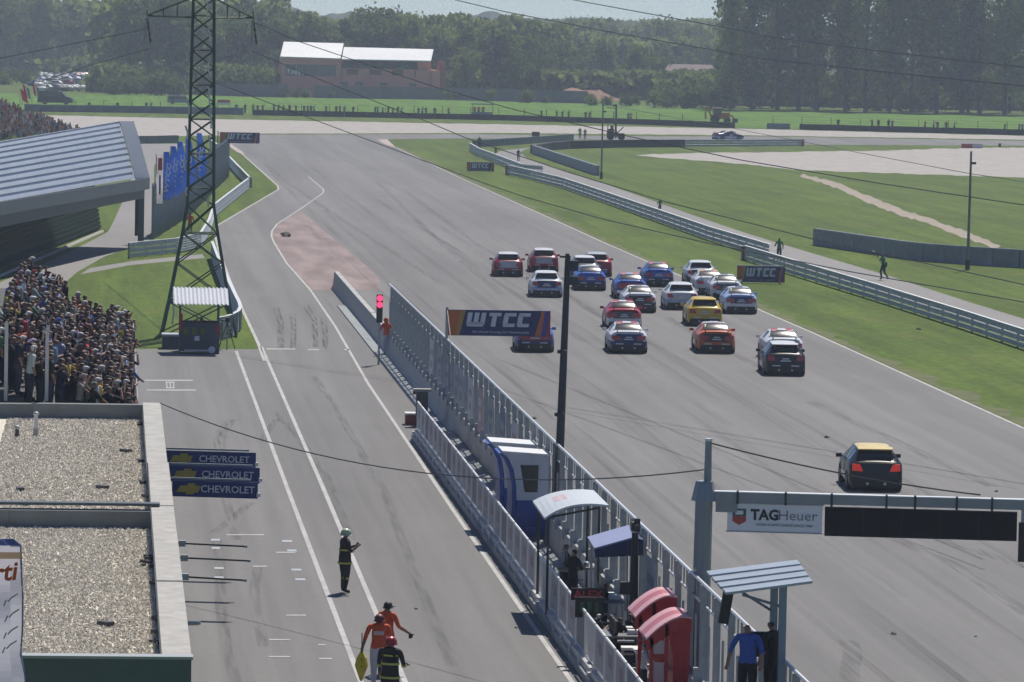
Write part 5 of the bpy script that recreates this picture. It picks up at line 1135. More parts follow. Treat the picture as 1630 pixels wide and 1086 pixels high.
MB().bx(0, 1.6, -.1, .1, 0, .9).build('case', M_BLACK, SL, o=O0); MB().bx(.05, .12, -.05, .05, .9, 1.2).bx(1.4, 1.5, -.05, .05, .9, 1.2).build('hanger', M_GALV, SL, o=O0)
for k in range(5): MB().tube([(.2+.3*k, -.11, .62), (.2+.3*k, -.1, .62)], .1, 12).tube([(.2+.3*k, -.11, .28), (.2+.3*k, -.1, .28)], .1, 12).build('lamp', mat('dark_lamp', (.05, .01, .01), .3), SL, o=O0)
def cable(label, pts, r=.015): return tag(MB().tube(pts, r, 5).build('cable', M_WIRE, None, o=pts[0]), label, 'cable')
def sag(a, c, s, n=14): return [a.lerp(c, k/n)-Vector((0, 0, 4*s*(k/n)*(1-k/n))) for k in range(n+1)]
ge = gp(gx(1560), 0, .2); cable('stay cable from the gantry mast down to its beam', sag(mt-Vector((0, 0, .05)), ge, .12), .018)
c0 = PY(255, 642, 132.); cable('thin cable sagging across the pit lane from the roof corner to the gantry mast', sag(c0, PY(1120, 748, gy), .95, 24), .016)
# grey roofed timing stand at the right end
TY = 92.0
TS = thing('timing_stand', 'raised timing stand with sloping ribbed grey roof and twin posts', 'stand', (FX-.9, TY, 0))
M_RF = mat('stand_roof', (.34, .39, .45), .4, .4, var=.08, scale=1.5)
rl, rr_ = PY(1135, 927, TY), PY(1279, 912, TY)
for k in range(4):
    y0_, y1_ = TY-1.1+.55*k, TY-1.1+.55*k+.52; zo = .05*k
    MB().prism([(rl.x+.12*(3-k)/3, y0_, rl.z-.12+zo), (rr_.x+.02, y0_, rr_.z-.08+zo), (rr_.x+.02, y1_, rr_.z-.06+zo), (rl.x+.12*(3-k)/3, y1_, rl.z-.1+zo)], (0, 0, .05)).build('roof_sheet', M_RF, TS)
xp = PY(1245, 1000, TY-.7).x; xq = PY(1231, 1000, TY+.5).x
for x, y in ((xp, TY-.7), (xq, TY+.5)): MB().bx(x-.07, x+.07, y-.07, y+.07, 0, rr_.z-.1).build('post', mat('stand_post', (.2, .26, .33), .45, .3), TS)
for y, z in ((TY-.7, .25), (TY+.5, .5)): MB().tube([(xp, y, rr_.z-z-.35), (rl.x+.5, y, rl.z-.16)], .03, 6).build('roof_strut', MATS['stand_post'], TS)
MB().bx(RX+.4, RX+.5, TY-1.5, TY-1.4, .26, 2.1).bx(RX+.4, RX+.5, TY+1.1, TY+1.2, .26, 2.1).build('deck_leg', M_GALV, TS)
MB().bx(RX+.35, xp+.08, TY-1.6, TY+1.3, 2.1, 2.3).build('deck', mat('stand_deck', (.08, .09, .1), .6), TS)
MB().bx(xq-.5, xq-.12, TY+.2, TY+.3, 3.2, 3.7).build('monitor', M_BLACK, TS)
sc_ = PY(1155, 968, TY-.2); MB().box(sc_, (.2, .12, .62), 0, 0, Matrix.Rotation(.15, 3, 'Y')).build('hanging_screen', M_BLACK, TS)
BLS = mat('blue_shirt', (.04, .10, .38), .8, var=.15, scale=8); BLK = mat('black_clothes', (.012, .013, .015), .85, var=.3, scale=8)
def on_deck(px, py, h, z): 
    lo_, hi_ = 60., 200.
    for _ in range(50):
        m_ = (lo_+hi_)/2; p = PY(px, py, m_)
        if p.z > h+z: lo_ = m_
        else: hi_ = m_
    return Vector((p.x, p.y, z))
a_ = on_deck(1191, 992, 1.72, 1.2); person('man in blue shirt leaning forward under the grey roofed timing stand', None, PI-.5, [SKIN, HAIR, BLS, BLK, SHOE], 1.78, loc=Vector((PY(1191, 1040, TY-.9).x, TY-.9, 2.3)), arms=[((.33, .1, 1.17), (.34, .2, .95)), ((.33, .08, 1.17), (.38, .12, .92))], lean=.07, fat=1.15, fingers=True, sub=2)
person('man in black beside the blue shirted man under the timing stand', None, .8, [SKIN, HAIR, BLK, BLK, SHOE], 1.76, loc=Vector((PY(1229, 1040, TY-.3).x, TY-.3, 2.3)), arms=[DWN, FWD], fat=1.1, fingers=True, sub=2)
# red arched booths
M_RED = mat('booth_red', (.42, .012, .02), .45, var=.08, scale=2); M_REDHI = mat('booth_roof_highlight', (.75, .4, .42), .4, var=.1, scale=2); M_REDG = mat('booth_panel_pale', (.55, .42, .42), .5)  # pink roof tones paint the highlights onto a red roof
txa = text_mesh('TIMING', .17, mat('faded_red_text', (.55, .2, .2), .6))
def red_booth(label, yb, xl, xr, py_top):
    zt = PY((xl+xr)/2, py_top, yb).z; XL_, XR_ = PY(xl, py_top+10, yb).x, PY(xr, py_top+10, yb).x; Wd = XR_-XL_
    t = thing('red_booth', label, 'booth', (XL_, yb, .26)); n = 10; arc = []
    for k in range(n+1):
        u = k/n; arc.append((Wd*u, zt-.26-(.42*(1-u)**2.0*1.3 if u < .75 else .42*.08125+.12*(u-.75)*4*(u-.75))))
    Ld = 1.7
    for j in range(3):
        b_ = MB(); y0_, y1_ = j*Ld/3+.01, (j+1)*Ld/3-.01
        for k in range(n): b_.prism([(arc[k][0], y0_, arc[k][1]), (arc[k+1][0], y0_, arc[k+1][1]), (arc[k+1][0], y1_, arc[k+1][1]), (arc[k][0], y1_, arc[k][1])], (0, 0, .04))
        b_.build('roof_panel', M_REDHI if j != 1 else mat('booth_roof_half_highlight', (.55, .16, .18), .4), t, True, o=O0)
    b_ = MB(); pts = [(x, 0.02, z) for x, z in arc]+[(x, .02, z-.3) for x, z in arc[::-1]]; b_.prism(pts, (0, .05, 0)); b_.build('front_valance', M_RED, t, o=O0)
    for x in (.12, Wd*.45): MB().bx(x-.04, x+.04, .02, .1, 0, (arc[1] if x < .2 else arc[5])[1]-.05).build('post', M_RED, t, o=O0)
    MB().prism([(Wd*.62, .06, 0), (Wd-.02, .06, 0), (Wd-.02, .06, arc[-1][1]-.25), (Wd*.5, .06, arc[5][1]-.28), (Wd*.6, .06, 1.2)], (0, Ld-.1, 0)).build('side_shell', M_RED, t, o=O0)
    MB().bx(.16, Wd*.42, .05, .07, .55, 1.0).bx(.16, Wd*.42, .05, .07, 1.2, 1.5).build('pale_panel', M_REDG, t, o=O0)
    for z in (.5, 1.1): MB().bx(.12, Wd*.45, .03, .08, z-.03, z+.03).build('cross_bar', M_RED, t, o=O0)
    MB().bx(Wd*.1, Wd*.6, .5, 1.3, .75, .8).build('desk', M_WHITE, t, o=O0)
    return t
red_booth('red booth with arched highlight-tinted roof, nearer of the two beside the gantry post', 105.6, 1030, 1101, 981)
red_booth('red booth with arched roof, farther of the two beside the gantry post', 108.4, 1012, 1078, 948)
# blue and white curved booths
M_BB = mat('booth_blue', (.015, .07, .33), .4, var=.08, scale=1.5); M_BWH = mat('booth_white', (.6, .63, .7), .45, var=.05, scale=2)
def blue_booth(label, yb, xl, xr, pt2):
    X0, X1 = PY(xl, 800, yb).x, PY(xr, 800, yb).x; Wd = X1-X0; Ht = PY(xr-20, pt2, yb).z-.26; t = thing('blue_booth', label, 'booth', (X0, yb, .26)); D = 1.6
    edge = [(-.05, Ht), (.12, Ht*.93), (.28, Ht*.8), (.36, Ht*.62), (.38, Ht*.4), (.34, 0)]
    out = edge+[(Wd, 0), (Wd, Ht*.96), (Wd-.03, Ht)]
    split = Ht*.44
    lo = [(.34, 0), (Wd, 0), (Wd, split), (.385, split)]; hi = [(.385, split), (Wd, split), (Wd, Ht*.96), (-.05, Ht), (.12, Ht*.93), (.28, Ht*.8), (.36, Ht*.62)]
    MB().prism([(x, 0, z) for x, z in lo], (0, D, 0)).build('lower_body', M_BB, t, o=O0)
    MB().prism([(x, .004, z+.004) for x, z in hi], (0, D-.008, 0)).build('upper_body', M_BWH, t, o=O0)
    MB().prism([(-.08, -.05, Ht+.01), (Wd+.03, -.05, Ht*.965+.0), (Wd+.03, -.05, Ht*.965+.07), (-.08, -.05, Ht+.07)], (0, D+.1, 0)).build('roof', mat('booth_roof_white', (.68, .69, .7), .5), t, o=O0)
    e2 = [(a-.1, z) for a, z in edge]; b_ = MB()
    for (a, z), (c, z2) in zip(edge[:-1], edge[1:]): b_.prism([(a-.02, -.03, z), (a-.14, -.03, z), (c-.14, -.03, z2), (c-.02, -.03, z2)], (0, D+.06, 0))
    b_.build('blue_fin', M_BB, t, True, o=O0)
    MB().prism([(.62, -.012, Ht*.54), (Wd-.32, -.012, Ht*.54), (Wd-.3, -.012, Ht*.86), (.48, -.012, Ht*.86)], (0, .01, 0)).build('window', GLASS, t, o=O0)
    MB().bx(.4, Wd-.02, -.04, .0, .08, .4).build('base_step', M_BB, t, o=O0)
    l = obj('lettering', text_mesh('YZE', .2, mat('dim_blue_text', (.12, .2, .45), .5)), t, (Wd*.62, -.05, .24))
    return t
blue_booth('blue and white curved booth on the pit platform, nearer of the two', 141.0, 802, 872, 722)
blue_booth('blue and white curved booth on the pit platform, behind the other one', 145.2, 783, 853, 707)
# white arched canopy on legs
WC = thing('arched_canopy', 'white arched canopy with faint red print over the pit stand', 'canopy', (RX+.1, 124, .26))
M_WCAN = mat('canopy_white', (.6, .64, .66), .4, var=.06, scale=2)
def arcpt(px0, py0, pxm, pym, px1, py1, Y, n=10):
    a, m, c = PY(px0, py0, Y), PY(pxm, pym, Y), PY(px1, py1, Y); return [a*(1-t)**2+(m*2-(a+c)/2)*2*t*(1-t)+c*t*t for t in [k/n for k in range(n+1)]]
fa, ba = arcpt(867, 828, 912, 808, 969, 808, 121.8), arcpt(848, 801, 893, 785, 945, 784, 126.4)
b = MB()
for k in range(10): b.prism([fa[k], fa[k+1], ba[k+1], ba[k]], (0, 0, .06))
b.build('roof', M_WCAN, WC, True)
nrm = Vector((0, 0, .066)); mid = lambda u, v: (fa[int(u*10)].lerp(ba[int(u*10)], v))
MB().poly([mid(.3, .45)+nrm, mid(.5, .45)+nrm, mid(.5, .75)+nrm, mid(.3, .75)+nrm]).build('faint_print', mat('canopy_red_print', (.6, .42, .44), .5), WC)
for (u, v) in ((.1, .1), (.9, .1), (.1, .9), (.9, .9)):
    p = mid(u, v); MB().tube([(p.x, p.y, .26), p+Vector((0, 0, .02))], .035, 6).build('leg', M_DARK, WC)
for v in (.2, .5, .8): p, q_ = mid(.1, v), mid(.9, v); MB().tube([p-Vector((0, 0, .12)), q_-Vector((0, 0, .12))], .03, 6).build('roof_rib', M_DARK, WC)
# blue tent
BT = thing('blue_tent', 'small dark blue tent with a pale sloping top over the pit platform', 'tent', (RX+.4, 117, .26))
q = [PY(946, 875, 115.4), PY(1007, 858, 115.4), PY(1001, 838, 118.2), PY(935, 857, 118.2)]
MB().prism(q, (0, 0, .04)).build('top', mat('tent_pale_blue', (.24, .28, .46), .6, var=.06, scale=2), BT)
e_ = [PY(1024, 862, 115.4), PY(1018, 845, 118.2)]
MB().prism([q[1], e_[0], e_[1], q[2]], (0, 0, .04)).build('top_far_side', mat('tent_dark_blue', (.02, .03, .1), .7), BT)
MB().prism([q[0], PY(948, 888, 115.4), PY(1024, 884, 115.4), e_[0], q[1]], (0, .04, 0)).build('valance', MATS['tent_dark_blue'], BT)
for x, y in ((q[0].x+.05, 115.5), (e_[0].x-.05, 115.5), (q[3].x+.1, 118.1), (e_[1].x-.05, 118.1)): MB().tube([(x, y, .26), (x, y, q[0].z-.1)], .03, 6).build('pole', M_GALV, BT)
# camera mast
cm0 = P(1008, 1030, .26); cm0.y = 113.8; cm0.x = PY(1010, 900, 113.8).x; tz = PY(1011, 822, 113.8).z
CMST = thing('camera_mast', 'black telescopic camera mast standing among the pit stands', 'mast', (cm0.x, cm0.y, .26))
MB().tube([(cm0.x, cm0.y, .26), (cm0.x, cm0.y, 1.6), (cm0.x, cm0.y, tz-.4)], [.13, .11, .08], 10).build('tube', M_BLACK, CMST, True)
MB().box((cm0.x, cm0.y, tz-.25), (.2, .36, .22)).box((cm0.x+.02, cm0.y-.2, tz-.1), (.13, .22, .14)).build('camera_head', M_BLACK, CMST)
MB().tube([(cm0.x, cm0.y-.3, tz-.22), (cm0.x, cm0.y-.5, tz-.22)], .06, 10).build('lens', M_DARK, CMST)
for k in range(3):
    a = 2*PI*k/3; MB().tube([(cm0.x, cm0.y, 1.2), (cm0.x+.5*math.cos(a), cm0.y+.6*math.sin(a), .26)], .03, 6).build('leg', M_BLACK, CMST)
MB().box((cm0.x-.2, cm0.y-.1, 2.0), (.3, .2, .3)).build('control_box', M_BLACK, CMST)
MB().tube([(cm0.x-.14, cm0.y-.1, .4), (cm0.x-.2, cm0.y-.1, tz-.6)], .012, 5).build('cable', M_DARK, CMST)
# pit boards and team people among the stands
PBD = thing('pit_board', 'dark pit signal board with red glowing letters leaning on the railing', 'sign', (0, 0, 0)); c = PY(936, 946, 115.); PBD.location = (c.x, 115., c.z-.15)
MB().bx(-.42, .42, -.03, .03, 0, .3).build('panel', M_BLACK, PBD, o=O0); obj('lettering', text_mesh('ALEX', .24, mat('led_red', (.5, .03, .05), .5, emit=(1, .1, .15, .02)), .006, sx=1.25), PBD, (0, -.04, .15)); MB().tube([(0, .02, 0), (0, .02, -.9)], .025, 6).build('pole', M_GALV, PBD, o=O0)
c = PY(938, 970, 114.2); t = thing('pit_board', 'dark pit board with dim green figures below the red lettered one', 'sign', (c.x, 114.2, c.z-.2)); MB().bx(-.35, .35, -.03, .03, 0, .5).build('panel', M_BLACK, t, o=O0)
for x in (-.18, 0, .18): MB().bx(x-.05, x+.05, -.04, -.03, .12, .38).build('figure', mat('dim_green_figure', (.03, .12, .05), .6), t, o=O0)
MB().tube([(0, .02, 0), (0, .02, -.6)], .025, 6).build('pole', M_GALV, t, o=O0)
LGT = mat('light_grey_clothes', (.4, .42, .45), .85, var=.2, scale=7)
for lab, px, py, Y, top_, rz, hm in (('crew member in black with headset behind the camera mast', 1000, 990, 112.6, BLK, -1.2, HAIR), ('crew member in black bending over the equipment beside the red booths', 985, 1008, 111.8, BLK, -.8, HAIR), ('crew member in dark clothes seated below the blue tent', 962, 925, 117, BLK, -1.5, HAIRB), ('crew member in pale shirt below the red booths', 1025, 1035, 106.9, LGT, -1.4, HAIR), ('crew member in pale shirt under the white canopy', 898, 862, 124.4, LGT, -1.2, HAIRB), ('crew member in black under the white canopy', 912, 870, 122.6, BLK, -1.0, HAIR), ('crew member with white headset beside the pit signal boards', 950, 1000, 112.5, BLK, -1.2, mat('white_headset', (.6, .6, .6), .5))):
    p = PY(px, py, Y); h = max(1.3, min(1.8, p.z-.26)); person(lab, None, rz, [SKIN, hm, top_, BLK, SHOE], h, loc=Vector((p.x, Y, .262)), arms=[FWD, PHN], lean=.08)
def stand_desk(label, Y, x0, x1, z=1.1):
    t = thing('pit_stand', label, 'desk', (x0, Y, .26)); W2 = x1-x0
    MB().bx(0, W2, 0, 1.6, z-.05, z).build('desk_top', mat('grey_desk', (.14, .15, .16), .5), t, o=O0)
    for x in (.05, W2-.05):
        for y in (.05, 1.55): MB().tube([(x, y, 0), (x, y, z-.05)], .025, 6).build('leg', M_GALV, t, o=O0)
    for k in range(3): MB().box((W2*.3, .25+.5*k, z+.2), (.06, .42, .3)).box((W2*.3, .25+.5*k, z+.03), (.1, .1, .06)).build('monitor', M_BLACK, t, o=O0)
    MB().bx(.02, W2-.02, .1, 1.5, .25, .3).build('shelf', M_DARK, t, o=O0)
    MB().box((W2*.75, .4, z+.06), (.3, .2, .1)).box((W2*.7, 1.1, z+.05), (.2, .3, .08)).build('papers', M_WHITE, t, o=O0)
    for k in range(2): MB().box((W2*.5, -.15-.0*k, .5+.3*k), (.4, .1, .05)).build('step', M_GALV, t, o=O0)
    return t
stand_desk('grey desk with monitors under the white arched canopy', 123.5, RX+.25, FX-.5)
stand_desk('grey desk with monitors under the blue tent', 116.2, RX+.4, FX-.45)
stand_desk('grey desk with monitors behind the red booths', 111.0, RX+.2, FX-.5, .9)
# steel tubes and stools clutter
for i, (Y, x) in enumerate(((121.2, 12.2), (119.6, 12.5), (114.6, 12.1), (110, 12.3))):
    t = thing('high_stool', f'metal high stool on the pit platform, {["farthest", "second farthest", "third", "nearest"][i]} of the row', 'stool', (x, Y, .262), i*.5, 'stools on the pit platform')
    MB().bx(-.2, .2, -.2, .2, .72, .78).build('seat', M_WHITE if i % 2 else M_BLACK, t, o=O0)
    for sx in (-1, 1):
        for sy in (-1, 1): MB().tube([(sx*.16, sy*.16, .72), (sx*.2, sy*.2, 0)], .02, 5).build('leg', M_GALV, t, o=O0)
    MB().tube([(-.18, -.18, .25), (.18, -.18, .25), (.18, .18, .25), (-.18, .18, .25), (-.18, -.18, .25)], .015, 5).build('foot_ring', M_GALV, t, o=O0)
# far end of the platform: cabinet, red and white box, light
c = P(655, 676); t = thing('tool_box', 'white lidded red box at the far end of the railing', 'box', c); MB().box(c+Vector((0, 0, .2)), (.5, .7, .4)).build('body', mat('box_red', (.3, .05, .05), .6), t); MB().box(c+Vector((0, 0, .44)), (.54, .74, .07)).build('lid', M_WHITE, t)
c = P(671, 668, .26); t = thing('generator', 'dark upright equipment cabinet behind the far end of the railing', 'cabinet', c); MB().box(c+Vector((0, 0, .55)), (.45, .5, 1.1)).build('body', mat('cabinet_dark', (.06, .065, .07), .6, var=.3, scale=5), t); MB().box(c+Vector((0, 0, 1.16)), (.7, .5, .1)).build('lid', mat('cabinet_pale', (.3, .3, .28), .6), t); MB().box(c+Vector((-.3, 0, 1.05)), (.1, .1, .12)).build('lamp', M_BLACK, t)
tl = Vector((FX-.45, 217, 0)); tl.x = PY(604, 500, 217).x; ztop = PY(604, 469, 217).z
t = thing('traffic_light', 'traffic light showing two red lamps at the end of the pit wall', 'traffic light', tl)
MB().tube([tl, tl+Vector((0, 0, ztop-1.0))], .05, 8).build('pole', M_GALV, t); MB().box(tl+Vector((0, 0, ztop-.65)), (.28, .2, 1.3)).build('housing', M_BLACK, t)
M_LIT = mat('red_lamp_lit', (.8, .02, .05), .4, emit=(1, .02, .07, 5.)); M_OFF = mat('lamp_off', (.02, .02, .02), .3)
for k, m_ in ((0, M_LIT), (1, M_LIT), (2, M_OFF), (3, M_OFF)): MB().tube([tl+Vector((0, -.13, ztop-.17-.3*k)), tl+Vector((0, -.1, ztop-.17-.3*k))], .13, 12).build('lamp', m_, t)
# sentry booth at the pylon foot
c = P(285, 563); c1 = P(347, 565); w_ = (c1-c).length; BO = thing('marshal_booth', 'dark grey marshal booth with white corrugated roof at the pylon foot', 'booth', c)
M_BO = mat('booth_grey', (.05, .065, .085), .6, var=.12, scale=2); s1 = P(1, 1).x
def bl(x0, x1, y0, y1, z0, z1): return MB().bx(c.x+x0, c.x+x1, c.y+y0, c.y+y1, z0, z1)
bl(0, w_, 0, .06, .12, 1.45).build('front_panel', M_BO, BO); bl(0, .06, .06, 2.2, .05, 1.5).build('side_panel', M_BO, BO); bl(w_-.06, w_, .06, 2.2, .05, 1.5).build('side_panel', M_BO, BO); bl(.06, w_-.06, 2.14, 2.2, .05, 1.45).build('back_panel', M_BO, BO)
bl(0, w_, 0, 2.2, 0, .05).build('floor', M_DARK, BO)
zr = zat(c, 487)+.1
for x in (.04, w_-.04):
    for y in (.04, 2.1): bl(x-.035, x+.035, y-.035+.1, y+.035, 1.4, zr).build('corner_post', M_BO, BO)
b = MB(); N = 14; x0, x1 = -.3, w_+.42; zz0, zz1 = zr+.0, zr+.62
for k in range(N*4):
    xa, xb = x0+(x1-x0)*k/(N*4), x0+(x1-x0)*(k+1)/(N*4); fa_, fb_ = .04*math.sin(k*PI/2), .04*math.sin((k+1)*PI/2)
    b.prism([(c.x+xa, c.y-.5, zz0+fa_), (c.x+xb, c.y-.5, zz0+fb_), (c.x+xb, c.y+2.5, zz1+fb_), (c.x+xa, c.y+2.5, zz1+fa_)], (0, 0, .02))
b.build('roof', mat('corrugated_white', (.62, .64, .68), .5, var=.06, scale=3), BO, True)
bl(.2, .42, -.012, -.002, .9, 1.25).build('green_notice', mat('notice_green', (.1, .14, .02), .6), BO); bl(.6, .82, -.012, -.002, .9, 1.25).build('green_notice', MATS['notice_green'], BO); bl(1.0, 1.2, -.012, -.002, .92, 1.2).build('green_notice', MATS['notice_green'], BO); bl(.72, .95, -.014, -.003, .62, .84).build('white_notice', M_LET, BO)
MB().tube([(c.x+w_-.35, c.y-.02, .2), (c.x+w_-.35, c.y+.0, .2)], .17, 12).build('round_emblem', M_LET, BO); bl(.25, w_-.5, -.01, -.002, .14, .2).build('pale_strip', M_LET, BO); bl(-.02, .14, -.015, -.002, 1.05, 1.9).build('red_cloth', mat('red_cloth', (.3, .03, .04), .8), BO); bl(w_-.16, w_+.04, -.015, -.003, .95, 1.35).build('red_cloth', MATS['red_cloth'], BO)
person('marshal in dark red sitting inside the booth at the pylon foot', None, .2, [SKIN, HAIR, mat('dark_red_shirt', (.2, .03, .04), .8), JEANS, SHOE], 1.72, loc=c+Vector((1.05, 1.0, .05)), arms=[FOLD, FOLD])
c = P(258, 556); t = thing('crate', 'dark crate with a pale lid beside the marshal booth', 'crate', c); MB().bx(c.x, c.x+.8, c.y, c.y+1.2, 0, .62).build('body', mat('crate_dark', (.06, .075, .1), .6, var=.15, scale=3), t); MB().bx(c.x-.02, c.x+.78, c.y-.02, c.y+1.2, .622, .72).build('lid', mat('crate_lid', (.42, .45, .5), .5), t)
c = P(361, 556); t = thing('tripod', 'dark camera tripod standing beside the marshal booth', 'tripod', c)
for k in range(3): MB().tube([c+Vector((0, 0, 1.3)), c+Vector((.45*math.cos(2.1*k+.5), .6*math.sin(2.1*k+.5), 0))], .025, 5).build('leg', M_DARK, t)
MB().box(c+Vector((0, 0, 1.42)), (.2, .4, .22)).build('camera', M_BLACK, t); MB().tube([c+Vector((-.1, -.2, 1.42)), c+Vector((-.3, -.6, 1.42))], .05, 8).build('lens', M_DARK, t)
c = P(303, 377); c.y += 2; person('marshal in orange vest holding a flag behind the bent guardrail', None, -.4, [SKIN, HAIR, ORG, mat('green_trousers', (.1, .22, .18), .8), SHOE], 1.75, loc=c, arms=[FWD, DWN])
# near feather banner at the lower left
Y = 77.; t = thing('near_banner', 'pale feather banner with orange lettering at the lower left corner', 'flag', PY(-20, 1090, Y))
b = MB(); rows = 24; cols = 5; right = [(858, 20), (866, 33), (900, 34), (950, 36), (1000, 36), (1040, 33), (1060, 37), (1110, 44)]
def rx(py): return np.interp(py, [q_[0] for q_ in right], [q_[1] for q_ in right])
g_ = [[PY(-60+(rx(858+(252*i/rows))+60)*j/cols, 858+252*i/rows+(0 if j else -2), Y+.1*math.sin(i*.5+j*1.3)) for j in range(cols+1)] for i in range(rows+1)]
for i in range(rows):
    for j in range(cols): b.poly([g_[i][j], g_[i][j+1], g_[i+1][j+1], g_[i+1][j]])
b.build('cloth', cloth_mat('banner_white', (.62, .6, .68), .5, .1, 3.), t, True)
for i0, i1, nm_, cc_ in ((0, 1, 'blue_edge', (.12, .16, .4)), (2, 3, 'beige_stripe', (.6, .45, .3))):
    b = MB()
    for j in range(cols): b.poly([g_[i0][j]-Vector((0, .02, 0)), g_[i0][j+1]-Vector((0, .02, 0)), g_[i1][j+1]-Vector((0, .02, 0)), g_[i1][j]-Vector((0, .02, 0))])
    b.build(nm_, cloth_mat('banner_'+nm_, cc_), t, True)
MB().tube([g_[i][cols] for i in range(rows+1)], .014, 5).build('hem', mat('hem_blue', (.2, .22, .35), .7), t)
pq = PY(-30, 1000, Y+.1); MB().tube([(pq.x, pq.y, 0), (pq.x, pq.y, g_[0][0].z)], .03, 6).build('pole', M_GALV, t)
l = obj('lettering', text_mesh('rti', .42, mat('banner_orange', (.7, .12, .03), .7), .01, shear=.25), t); l.location = PY(6, 912, Y-.25)-t.location
l.rotation_euler.y = -.12
for k, (px, py) in enumerate(((8, 960), (10, 985), (8, 1012), (6, 1035))):
    b = MB(); 
    for j in range(3): q_ = PY(px+j*8, py-j*6, Y-.22); b.box(q_, (.022, .01, .11), 0, 0, Matrix.Rotation(.4+.3*j, 3, 'Y'))
    b.build('script_mark', mat('banner_grey_ink', (.34, .33, .38), .7), t)
# poles on the infield
for lab, px, yb_, xt, yt_ in (('slim grey pole with a camera beside the infield barrier end', 957, 285, 960, 166), ('slim grey pole with a camera by the curved infield barrier', 1540, 430, 1546, 241)):
    a = P(px, yb_); c = PY(xt, yt_, a.y); t = thing('infield_pole', lab, 'pole', a)
    MB().tube([a, c], [.11, .07], 8).build('shaft', mat('pole_grey', (.16, .17, .18), .5, .3), t, True); MB().tube([a, a+Vector((0, 0, .7))], .16, 8).build('sleeve', M_DARK, t, True)
    e_ = a.lerp(c, .9); MB().box(e_+Vector((.2, 0, 0)), (.28, .2, .16)).box(e_+Vector((.06, 0, -.05)), (.16, .05, .05)).build('camera', M_DARK, t)
# red and white blocks by the far track
for lab, x0, x1, y0, y1, m_ in (('red block sign standing by the far track on the right', 1531, 1546, 229, 236, mat('block_red', (.4, .05, .06), .6)), ('pale block sign next to the red one by the far track', 1548, 1562, 229.5, 236, mat('block_pale', (.5, .53, .6), .6)), ('dark red marker post beside the far track on the right', 1590, 1593, 228.5, 234, MATS['block_red']), ('dark red marshal box behind the ribbed barrier at the far bend', 847, 858, 210, 224, mat('box_maroon', (.12, .06, .06), .6))):
    a, c = P(x0, y1), P(x1, y1); h = zat(a, y0); t = thing('marker_block', lab, 'sign', a); MB().bx(a.x, c.x, a.y, a.y+.4, 0, h*.92).build('panel', m_, t); MB().bx(a.x-.02, c.x+.02, a.y-.02, a.y+.42, h*.925, h).build('top_edge', M_DARK, t)
# scraps on the track
for i, (px, py, s) in enumerate(((456, 377, .45), (1423, 1010, .08), (1553, 1014, .04), (1586, 783, .07), (662, 970, .05), (1463, 525, .15), (851, 667, .1), (1316, 697, .1), (822, 1000, .05))):
    p = P(px, py); b = MB(); b.sphere((0, 0, s*.3), s, 0, 7, 4, (1, 1.6, .4)); b.v = [(x+random.uniform(-.25, .25)*s, y+random.uniform(-.3, .3)*s, max(0.013, z+random.uniform(-.2, .3)*s)) for x, y, z in b.v]
    d = obj('debris', b.mesh('debris', mat('rubber_debris', (.05, .04, .04), .8)), None, p); tag(d, ['dark clump of torn grass and rubber on the red painted run-off', 'black rubber scrap on the asphalt below the display board', 'small grey rubber scrap at the lower right of the track', 'dark scrap on the track right of the yellow roofed car', 'small dark scrap on the pit lane beside the orange marshals', 'dark clod on the right grass verge', 'flat dark scrap on the track beside the catch fence', 'tiny scrap on the track left of the yellow roofed car', 'tiny pale scrap on the pit lane near the railing'][i], 'debris')
# ================================================================== FAR BACKGROUND
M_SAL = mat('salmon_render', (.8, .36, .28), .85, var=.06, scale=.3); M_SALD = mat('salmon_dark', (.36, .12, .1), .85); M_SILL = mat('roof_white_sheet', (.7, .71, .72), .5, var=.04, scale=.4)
YB = 1050.; FB = thing('salmon_building', 'salmon building with two bright white sloping roofs beyond the field', 'building', (PY(446, 155, YB).x, YB, 0))
def X(px): return PY(px, 120, YB).x
def Z(px, py): return PY(px, py, YB).z
def wallb(x0, x1, yt, y0, y1, nm='wall', m=M_SAL): MB().bx(X(x0), X(x1), y0, y1, 0, Z((x0+x1)/2, yt)).build(nm, m, FB)
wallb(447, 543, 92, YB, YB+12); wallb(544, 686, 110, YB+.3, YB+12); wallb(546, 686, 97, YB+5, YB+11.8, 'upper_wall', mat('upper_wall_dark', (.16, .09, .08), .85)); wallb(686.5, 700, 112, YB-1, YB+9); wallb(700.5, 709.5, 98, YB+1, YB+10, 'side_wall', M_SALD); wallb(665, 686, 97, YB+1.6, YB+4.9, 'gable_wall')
for (a, c, e, f) in (((451.6, 66.5), (547, 69), (542, 93), (446, 90)), ((547.5, 75), (690, 78.6), (686, 96.7), (544, 94))):
    A_ = [PY(*a, YB+9), PY(*c, YB+9), PY(*e, YB-1), PY(*f, YB-1)]; MB().prism(A_, (0, 0, -.25)).build('roof', M_SILL, FB)
for k in range(9):
    x0 = 454+9*k; MB().bx(X(x0), X(x0+8.3), YB-.08, YB-.01, Z(490, 121), Z(490, 103)).build('window', mat('far_glass', (.09, .13, .13), .2), FB)
wb = MB()
for (x0, x1, y0, y1) in ((458, 461, 110, 117), (464, 468, 112, 118), (469, 473, 112, 119), (474, 478, 114, 120), (482, 484, 117, 119)): wb.bx(X(x0), X(x1), YB-.14, YB-.09, Z(470, y1), Z(470, y0))
wb.build('pale_window_marks', M_WHITE, FB)
for x in (552, 588, 624, 660): MB().bx(X(x), X(x+18), YB+.2, YB+.29, Z(620, 120), Z(620, 111.5)).build('window', mat('far_shutter', (.15, .07, .06), .7), FB)
for x in (542, 566, 605, 652): MB().bx(X(x), X(x+12), YB+.2, YB+.29, Z(620, 137), Z(620, 132)).build('window', MATS['far_glass'], FB)
